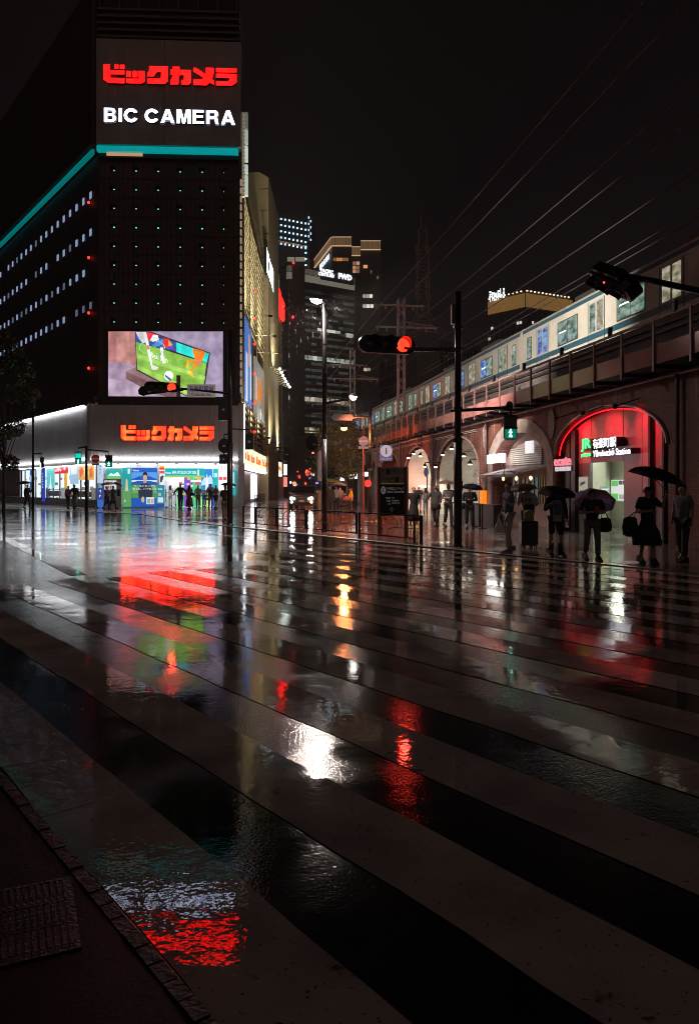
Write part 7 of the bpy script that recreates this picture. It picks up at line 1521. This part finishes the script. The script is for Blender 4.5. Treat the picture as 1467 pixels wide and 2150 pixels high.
# ---- before the arches
p = pg(868, 1109); person('person in long black clothes and yellow shoes walking by the map board', p, D(10), 1.58, K, K, ('down', 'down'), .12, 'short', skirt=(1.02, .3, .22), shoe=(.45, .38, .05), wide=1.1)
p = pg(879, 1077); person('far person in shorts beneath the white umbrella, left of the two', p, D(175), 1.6, (.08, .085, .09), (.25, .3, .38), ('down', 'umb'), .05, legs='short')
h = p; q = pg(893, 1077); person('far person in pale clothes beneath the white umbrella, right of the two', q, D(170), 1.55, (.5, .42, .36), (.25, .33, .45), ('down', 'down'), .05, hair='long')
umbrella('white umbrella shared by two far people in the passage', p + Vector((.2, .1, 1.2)), at(891, 1024, p.y), .52, .16, (0, 0), (.55, .5, .5), None)
p = pg(915, 1106); person('person in pale cap and long grey coat walking left', p, D(-25), 1.64, (.05, .045, .042), (.035, .03, .03), ('swingf', 'out'), .2, 'long', coat=.26, cap=(.5, .45, .42))
p = pg(941, 1107); h = person('person in grey shirt under a pale brown umbrella', p, D(10), 1.7, (.22, .20, .19), (.025, .025, .03), ('umb', 'hold'), .14)
umbrella('pale brown umbrella left of the tall signal pole', h[1], at(936, 1017, p.y), .36, .16, (0, 0), (.36, .25, .21))
p = pg(985, 1110); h = person('person in black with folded hands under a dark blue umbrella', p, D(0), 1.62, (.02, .02, .022), (.012, .012, .013), ('hold', 'hold'), .04, 'long', wide=1.15)
umbrella('dark blue umbrella right of the tall signal pole', h[1], at(992, 1026, p.y) + Vector((0, .1, 0)), .42, .19, (.12, .1), (.02, .025, .08), (.03, .04, .16))
shoulderbag('small black bag beside the person under the dark blue umbrella', p + Vector((-.28, .05, .85)), p + Vector((-.18, 0, 1.25)), .12, .24)
# ---- left pole and store
p = pg(473, 1095); h = person('person in black shirt and brown trousers under a black umbrella at the kerb', p, D(165), 1.66, K, (.16, .085, .045), ('umb', 'down'), .04)
umbrella('black umbrella half hidden by the pole before the store', h[1], at(480, 1020, p.y), .38, .15, (.05, 0), K)
p = pg(58, 1067.5); h = person('dark-clad person with a bag walking at the far left edge', p, D(60), 1.72, K, (.02, .02, .022), ('umb', 'down'), .2, 'long')
umbrella('black umbrella at the far left edge by the tree', h[1], at(50, 1016, p.y), .5, .2, (-.1, 0), K)
p = pg(144, 1068); person('person in pink shirt walking away before the left shop wing', p, D(172), 1.62, (.32, .13, .18), (.12, .10, .10), ('down', 'down'), .13, 'long')
p = pg(157, 1067.5); person('person in dark jacket and beige trousers beside the one in pink', p, D(185), 1.72, (.025, .03, .04), (.26, .18, .13), ('down', 'down'), .14, 'long')
p = pg(225, 1069); h = person('person in blue clothes under the pale pink umbrella', p, D(70), 1.6, (.10, .13, .24), (.03, .045, .12), ('umb', 'hold'), .18)
umbrella('pale pink umbrella before the vending machine', h[1], at(227, 1018, p.y), .50, .2, (-.08, 0), (.5, .34, .34))
p = pg(238, 1068); h = person('person in dark clothes under the small grey umbrella', p, D(80), 1.64, (.035, .03, .03), (.025, .022, .022), ('umb', 'down'), .2, 'long')
umbrella('small dark grey umbrella right of the pale pink one', h[1], at(247, 1018, p.y), .34, .2, (.35, 0), (.07, .075, .075))
p = pg(291, 1066); person('person in red socks with a backpack before the blue poster', p, D(-80), 1.62, (.18, .10, .10), (.30, .28, .28), ('hold', 'hold'), .07, legs='short', shoe=(.4, .05, .06))
def backpack(label, c, col): t = thing('backpack', label, 'backpack', tuple(c)); MB().lathe([(.05, -.22), (.14, -.18), (.16, .0), (.13, .16), (.04, .23)], 12, lambda x, y, z: Vector(c) + Vector((x, y * .65, z))).build('pack', cloth('pack_%.2f' % col[0], col), t, smooth=True); MB().tube([Vector(c) + Vector((-.08, -.08, .15)), Vector(c) + Vector((-.08, -.14, .0)), Vector(c) + Vector((-.08, -.08, -.15))], .015, 5).build('strap', cloth('pack_%.2f' % col[0], col), t)
backpack('grey backpack worn by the person in red socks', p + Vector((-.24, 0, 1.1)), (.06, .06, .07))
for px, py, lab, rz, tc_, bc, kw in (
    (347, 1066, 'person in bright blue t-shirt at the left side of the entrance', 100, (.03, .16, .45), (.4, .38, .36), {}),
    (358, 1065, 'person in pale shirt close behind the bright blue one', 190, (.5, .42, .38), (.4, .38, .37), dict(hair='long')),
    (379, 1070.5, 'person in dark jacket walking towards the store entrance', 180, (.04, .035, .045), (.08, .12, .17), dict(stride=.12, sleeve='long', arms=('out', 'out'), hgt=1.76)),
    (398, 1070, 'person in long brown skirt with a dark bag near the entrance', 160, (.40, .34, .33), (.20, .15, .13), dict(skirt=(1.02, .2, .27), hair='long')),
    (416, 1067, 'person in pale green jacket queuing at the entrance', 185, (.34, .40, .34), (.16, .16, .10), dict(sleeve='long')),
    (429, 1066, 'person in white jacket and blue jeans in the queue', 175, (.6, .57, .54), (.06, .20, .42), dict(sleeve='long')),
    (442, 1068, 'tall person with a grey backpack in the queue', 185, (.45, .42, .42), (.28, .26, .26), dict(hgt=1.78)),
    (453, 1068, 'person in dark top and red shoes at the right end of the queue', 150, (.3, .27, .27), (.06, .04, .06), dict(legs='short', shoe=(.4, .06, .07))),
    (408, 1062.5, 'person in cream shirt deep in the entrance', 180, (.55, .48, .42), (.4, .36, .32), {}),
    (437, 1063, 'person in beige coat at the back of the queue', 180, (.5, .4, .33), (.3, .26, .22), dict(sleeve='long')),
    (366, 1063, 'person in light grey top behind the queue', 200, (.5, .5, .52), (.35, .34, .35), {})):
    kw = dict(dict(hgt=1.68, stride=.05, arms=('down', 'hold')), **kw); p = pg(px, py); person(lab, p, D(rz), kw.pop('hgt'), tc_, bc, kw.pop('arms'), kw.pop('stride'), **kw)
    if px == 442: backpack('grey backpack in the entrance queue', p + Vector((0, -.2, 1.18)), (.09, .10, .11))
    if px == 398: shoulderbag('dark shoulder bag of the person in the long skirt', p + Vector((.2, -.1, 1.05)), p + Vector((-.05, 0, 1.4)), .15, .2)
# ---- street behind the lamp post
p = pg(693, 1079); h = person('person in dark clothes under the yellow-green umbrella', p, D(190), 1.66, (.07, .05, .05), (.05, .05, .06), ('umb', 'down'), .1, 'long')
umbrella('yellow-green umbrella right of the street lamp post', h[1], at(698, 1012, p.y), .46, .18, (.15, 0), (.42, .40, .03))
p = pg(706, 1078); person('person in white jacket and dark trousers walking behind the railing', p, D(200), 1.64, (.5, .47, .46), (.03, .03, .035), ('down', 'down'), .14, 'long')
p = pg(714, 1075); umbrella('small clear grey umbrella above the person in the white jacket', p + Vector((.0, 0, 1.15)), at(714, 1018, p.y), .4, .17, (.2, 0), (.28, .30, .31)); person('person holding the small grey umbrella near the stroller', p, D(185), 1.58, (.16, .13, .13), (.05, .05, .06), ('umb', 'down'), .05, 'long')
p = pg(737, 1074); person('person in yellow raincoat pushing a stroller', p, D(-70), 1.5, (.55, .42, .02), (.06, .05, .05), ('swingf', 'swingf'), .1, 'long', coat=.2)
p = pg(725, 1075); t = thing('stroller', 'dark folding stroller pushed by the person in the yellow raincoat', 'stroller', tuple(p)); Q = lambda x, y, z: p + Vector((x, y, z))
MB().prism([(-.3, .35), (.2, .3), (.28, .6), (.2, .62), (.1, .42), (-.28, .45)], -.2, .2, lambda x, y, z: Q(x, z, y)).build('seat', cloth('black', K), t); MB().lathe([(.28, 0), (.25, .15), (.12, .25), (.02, .27)], 12, lambda x, y, z: Q(.05 + x, y * .8, .72 + z)).build('hood', cloth('pinkish', (.28, .08, .14)), t, smooth=True)
for x_ in (-.28, .28):
    for y_ in (-.2, .2): MB().lathe([(.11, -.02), (.11, .02)], 14, lambda a, b_, c: Q(x_ + a, y_ + c, .11 + b_)).build('wheel', black_metal, t)
for y_ in (-.2, .2): MB().tube([Q(-.28, y_, .11), Q(.05, y_, .45), Q(.42, y_, 1.0)], .015, 6).build('frame', dark_metal, t); MB().tube([Q(.28, y_, .11), Q(.05, y_, .45)], .015, 6).build('frame', dark_metal, t)
MB().tube([Q(.42, -.2, 1.0), Q(.42, .2, 1.0)], .018, 6).build('handle', dark_metal, t)

# ================================================================== car
cp = gnd(633, 1069, SWZ); carm = M('car_paint_dark', (.14, .145, .15), .22, .5, var=.1, scale=2); car = thing('parked_car', 'dark grey car facing the crossing with headlights and orange indicator on', 'car', tuple(cp), R(-4))
SEC = [(0, .78, .38, .76, .68, .80), (.10, .88, .28, .86, .78, .92), (.35, .93, .24, .93, .82, .98), (1.0, .95, .24, 1.0, .84, 1.05), (1.3, .96, .24, 1.02, .82, 1.09), (2.05, .97, .24, 1.04, .66, 1.60), (2.6, .97, .24, 1.05, .68, 1.66), (3.4, .97, .24, 1.06, .67, 1.65), (4.1, .96, .27, 1.05, .62, 1.50), (4.45, .90, .34, 1.0, .6, 1.12), (4.52, .8, .42, .9, .55, 1.04)]
def prof(hw, zb, zs, rw, zr): h_ = [(hw * .88, zb), (hw, zb + .22), (hw, zs - .18), (hw * .965, zs), (rw, zr - .07), (rw * .82, zr), (0, zr + .015)]; return h_ + [(-x, z) for x, z in h_[-2::-1]]
m = MB(); pr = [[(x, y, z) for x, z in prof(*r_)] for y, *r_ in SEC]; n = len(pr[0])
m._add([p for q in pr for p in q], [(i * n + k, i * n + (k + 1) % n, (i + 1) * n + (k + 1) % n, (i + 1) * n + k) for i in range(len(pr) - 1) for k in range(n)] + [tuple(range(n - 1, -1, -1)), tuple(range((len(pr) - 1) * n, len(pr) * n))]); m.build('body', carm, car, smooth=False, local=True)
MB()._add([(-.78, 1.33, 1.11), (.78, 1.33, 1.11), (.62, 2.02, 1.585), (-.62, 2.02, 1.585)], [(0, 1, 2, 3)]).build('windscreen', M('car_glass', (.01, .011, .012), .05, var=0), car, local=True).location = (0, -.02, .012)
for s_ in (1, -1):
    MB()._add([(s_ * .955, 1.6, 1.08), (s_ * .965, 2.75, 1.08), (s_ * .715, 2.7, 1.56), (s_ * .715, 2.15, 1.54)], [(0, 1, 2, 3)]).build('side_window', MATS['car_glass'], car, local=True); MB()._add([(s_ * .965, 2.85, 1.08), (s_ * .965, 3.9, 1.08), (s_ * .70, 3.7, 1.54), (s_ * .715, 2.8, 1.56)], [(0, 1, 2, 3)]).build('side_window', MATS['car_glass'], car, local=True)
    hl = MB().prism([(-.17, -.04), (.15, -.075), (.19, .02), (.10, .09), (-.12, .04)], -.03, .05, lambda x, y, z: Vector((s_ * (.62 + x) * 1., -.015 + .09 * abs(x + .17) - z, .74 + y * 1.25))).build('headlight', EC((.95, 1., 1.), 40), car, local=True)
    MB().lathe([(.02, -.02), (.075, -.01), (.08, .03)], 12, lambda x, y, z: Vector((s_ * .70 + x, -.02 - z, .50 + y))).build('fog_lamp', EC((1., .32, .05) if s_ > 0 else (1., .97, .9), 40 if s_ > 0 else 14), car, local=True)
    MB().lathe([(.03, -.07), (.11, -.05), (.12, .03), (.05, .07)], 10, lambda x, y, z: Vector((s_ * 1.05 + x, 1.55 + z, 1.10 + y * .7))).build('mirror', carm, car, local=True)
    for y_ in (.85, 3.55):
        wh = MB().lathe([(.2, -.11), (.33, -.10), (.34, 0), (.33, .10), (.2, .11)], 20, lambda x, y, z: Vector((s_ * .86 + z, y_ + x, .34 + y))).build('wheel', M('tyre', (.012, .012, .012), .7), car, local=True); MB().lathe([(.02, .112), (.2, .115), (.21, .1)], 14, lambda x, y, z: Vector((s_ * (.86 + z), y_ + x, .34 + y))).build('rim', grey_metal, wh, local=True)
    MB().tube([(s_ * .62, 2.1, 1.68), (s_ * .63, 3.7, 1.69)], .02, 6).build('roof_rail', dark_metal, car, local=True)
MB().box(-.42, .42, -.01, .04, .62, .74).build('grille', black_metal, car, local=True); MB().box(-.6, .6, -.015, .05, .36, .47).build('lower_grille', black_metal, car, local=True); MB().box(-.17, .17, -.04, -.02, .5, .66).build('number_plate', M('plate_pale', (.4, .38, .4), .4, var=.1), car, local=True); MB().box(-.07, .07, -.02, .0, .79, .83).build('badge', grey_metal, car, local=True)
for s_, c_, e_ in ((1, (1., .95, .85), 120), (-1, (1., .98, .95), 120)):
    l = bpy.data.lights.new('headlamp_light', 'SPOT'); l.energy = e_; l.color = c_; l.spot_size = R(70); l.spot_blend = .6; l.shadow_soft_size = .08
    lo = bpy.data.objects.new('headlamp_light', l); COL.objects.link(lo); lo.parent = car; lo.location = (s_ * .62, -.15, .74); lo.rotation_euler = (R(80), 0, R(180))
p = gnd(655, 1050, SWZ); c2 = thing('parked_car', 'second dark car partly hidden behind the first', 'car', (cp.x + 2.3, cp.y + 8.5, SWZ), R(-4))
for ch in car.children:
    if ch.type == 'MESH' and not ch.name.startswith(('fog', 'headl')):
        q = ch.copy(); COL.objects.link(q); q.parent = c2
        for g in ch.children: g2 = g.copy(); COL.objects.link(g2); g2.parent = q

# ================================================================== trees
leafm = M('leaf_green', (.06, .10, .03), .45, var=.5, scale=1.2); leafd = M('leaf_dark', (.035, .055, .022), .5, var=.5, scale=1.2); bark = M('bark', (.10, .075, .055), .85, var=.4, scale=9, bump=.8, bscale=18)
def tree(label, base, trunk_h, crown, nleaf, lsz, mat, seed, r0=.12):
    rnd = random.Random(seed); t = thing('street_tree', label, 'tree', tuple(base)); cx, cy_, cz, rx, ry, rz_ = crown; m = MB(); C = base + Vector((cx, cy_, cz))
    m.tube([base, base + Vector((.05, 0, trunk_h * .5)), base + Vector((.0, .02, trunk_h)), C], [r0, r0 * .8, r0 * .6, r0 * .3], 8); clumps = []
    for i in range(26):
        a = rnd.uniform(0, 6.283); u_ = rnd.uniform(-1, 1); q = rnd.uniform(.35, .95) ** .6; s_ = math.sqrt(1 - u_ * u_); c = C + Vector((rx * q * s_ * math.cos(a), ry * q * s_ * math.sin(a), rz_ * q * u_)); clumps.append((c, rnd.uniform(.22, .42) * min(rx, rz_)))
        if i % 2 == 0: st = base + Vector((0, 0, trunk_h * rnd.uniform(.75, 1.1))); m.tube([st, st.lerp(c, .5) + Vector((0, 0, .15)), c], [r0 * .35, r0 * .2, r0 * .07], 5)
    m.build('trunk', bark, t, smooth=True); m = MB()
    for i in range(nleaf):
        c, r = clumps[rnd.randrange(len(clumps))]; d_ = Vector((rnd.gauss(0, 1), rnd.gauss(0, 1), rnd.gauss(0, 1))).normalized() * r * rnd.uniform(.2, 1.) ** .5; p = c + d_; a = Vector((rnd.gauss(0, 1), rnd.gauss(0, 1), rnd.gauss(0, .6))).normalized(); b = a.cross(Vector((rnd.gauss(0, 1), rnd.gauss(0, 1), rnd.gauss(0, 1)))).normalized(); s_ = lsz * rnd.uniform(.6, 1.3)
        m._add([p - a * s_, p + b * s_ * .45, p + a * s_, p - b * s_ * .45], [(0, 1, 2, 3)])
    m.build('crown', mat, t)
b = pg(8, 1072); tree('leafy street tree at the far left before the store wing', b, 3.2, (-.2, .3, 7.6, 2.1, 2.1, 5.0), 9000, .13, leafm, 3)
b = pg(727, 1068); tree('round leafy street tree behind the signal poles', b, 2.6, (-.3, 0, 4.3, 2.35, 2.2, 2.1), 8000, .10, leafm, 5, .1)
b = gnd(690, 1056, SWZ); tree('second street tree farther up the side street', b, 2.6, (-.3, 0, 4.4, 1.9, 2, 2.4), 4000, .13, leafd, 8, .1)
# ================================================================== rain caught in the lamp light
m = MB(); rnd = random.Random(11)
for hc_, n_, sp_ in ((h0, 130, .9), (h1, 30, .5)):
    for i in range(n_):
        q = hc_ + Vector((rnd.gauss(0, sp_ * .7), rnd.gauss(0, sp_ * .7), -abs(rnd.gauss(0, sp_)) - .1)); l_ = rnd.uniform(.06, .16)
        m.tube([q, q + Vector((.012, 0, -l_))], .0014, 3, False)
tag(m.build('rain', M('rain_water', (.22, .22, .23), .2, var=0)), 'thin streaks of falling rain under the street lamp', 'rain', kind='stuff')
bpy.data.scenes.remove(TMP)
# ================================================================== damp night air
hz = bpy.data.materials.new('night_haze'); hz.use_nodes = True; t = hz.node_tree; t.nodes.remove(t.nodes['Principled BSDF'])
pv = t.nodes.new('ShaderNodeVolumePrincipled'); pv.inputs['Color'].default_value = (.9, .86, .86, 1); pv.inputs['Density'].default_value = .0004; pv.inputs['Anisotropy'].default_value = .35
t.links.new(pv.outputs[0], t.nodes['Material Output'].inputs['Volume'])
tag(MB().box(-290, 290, -50, 560, -1., 185.).build('haze', hz), kind='stuff')
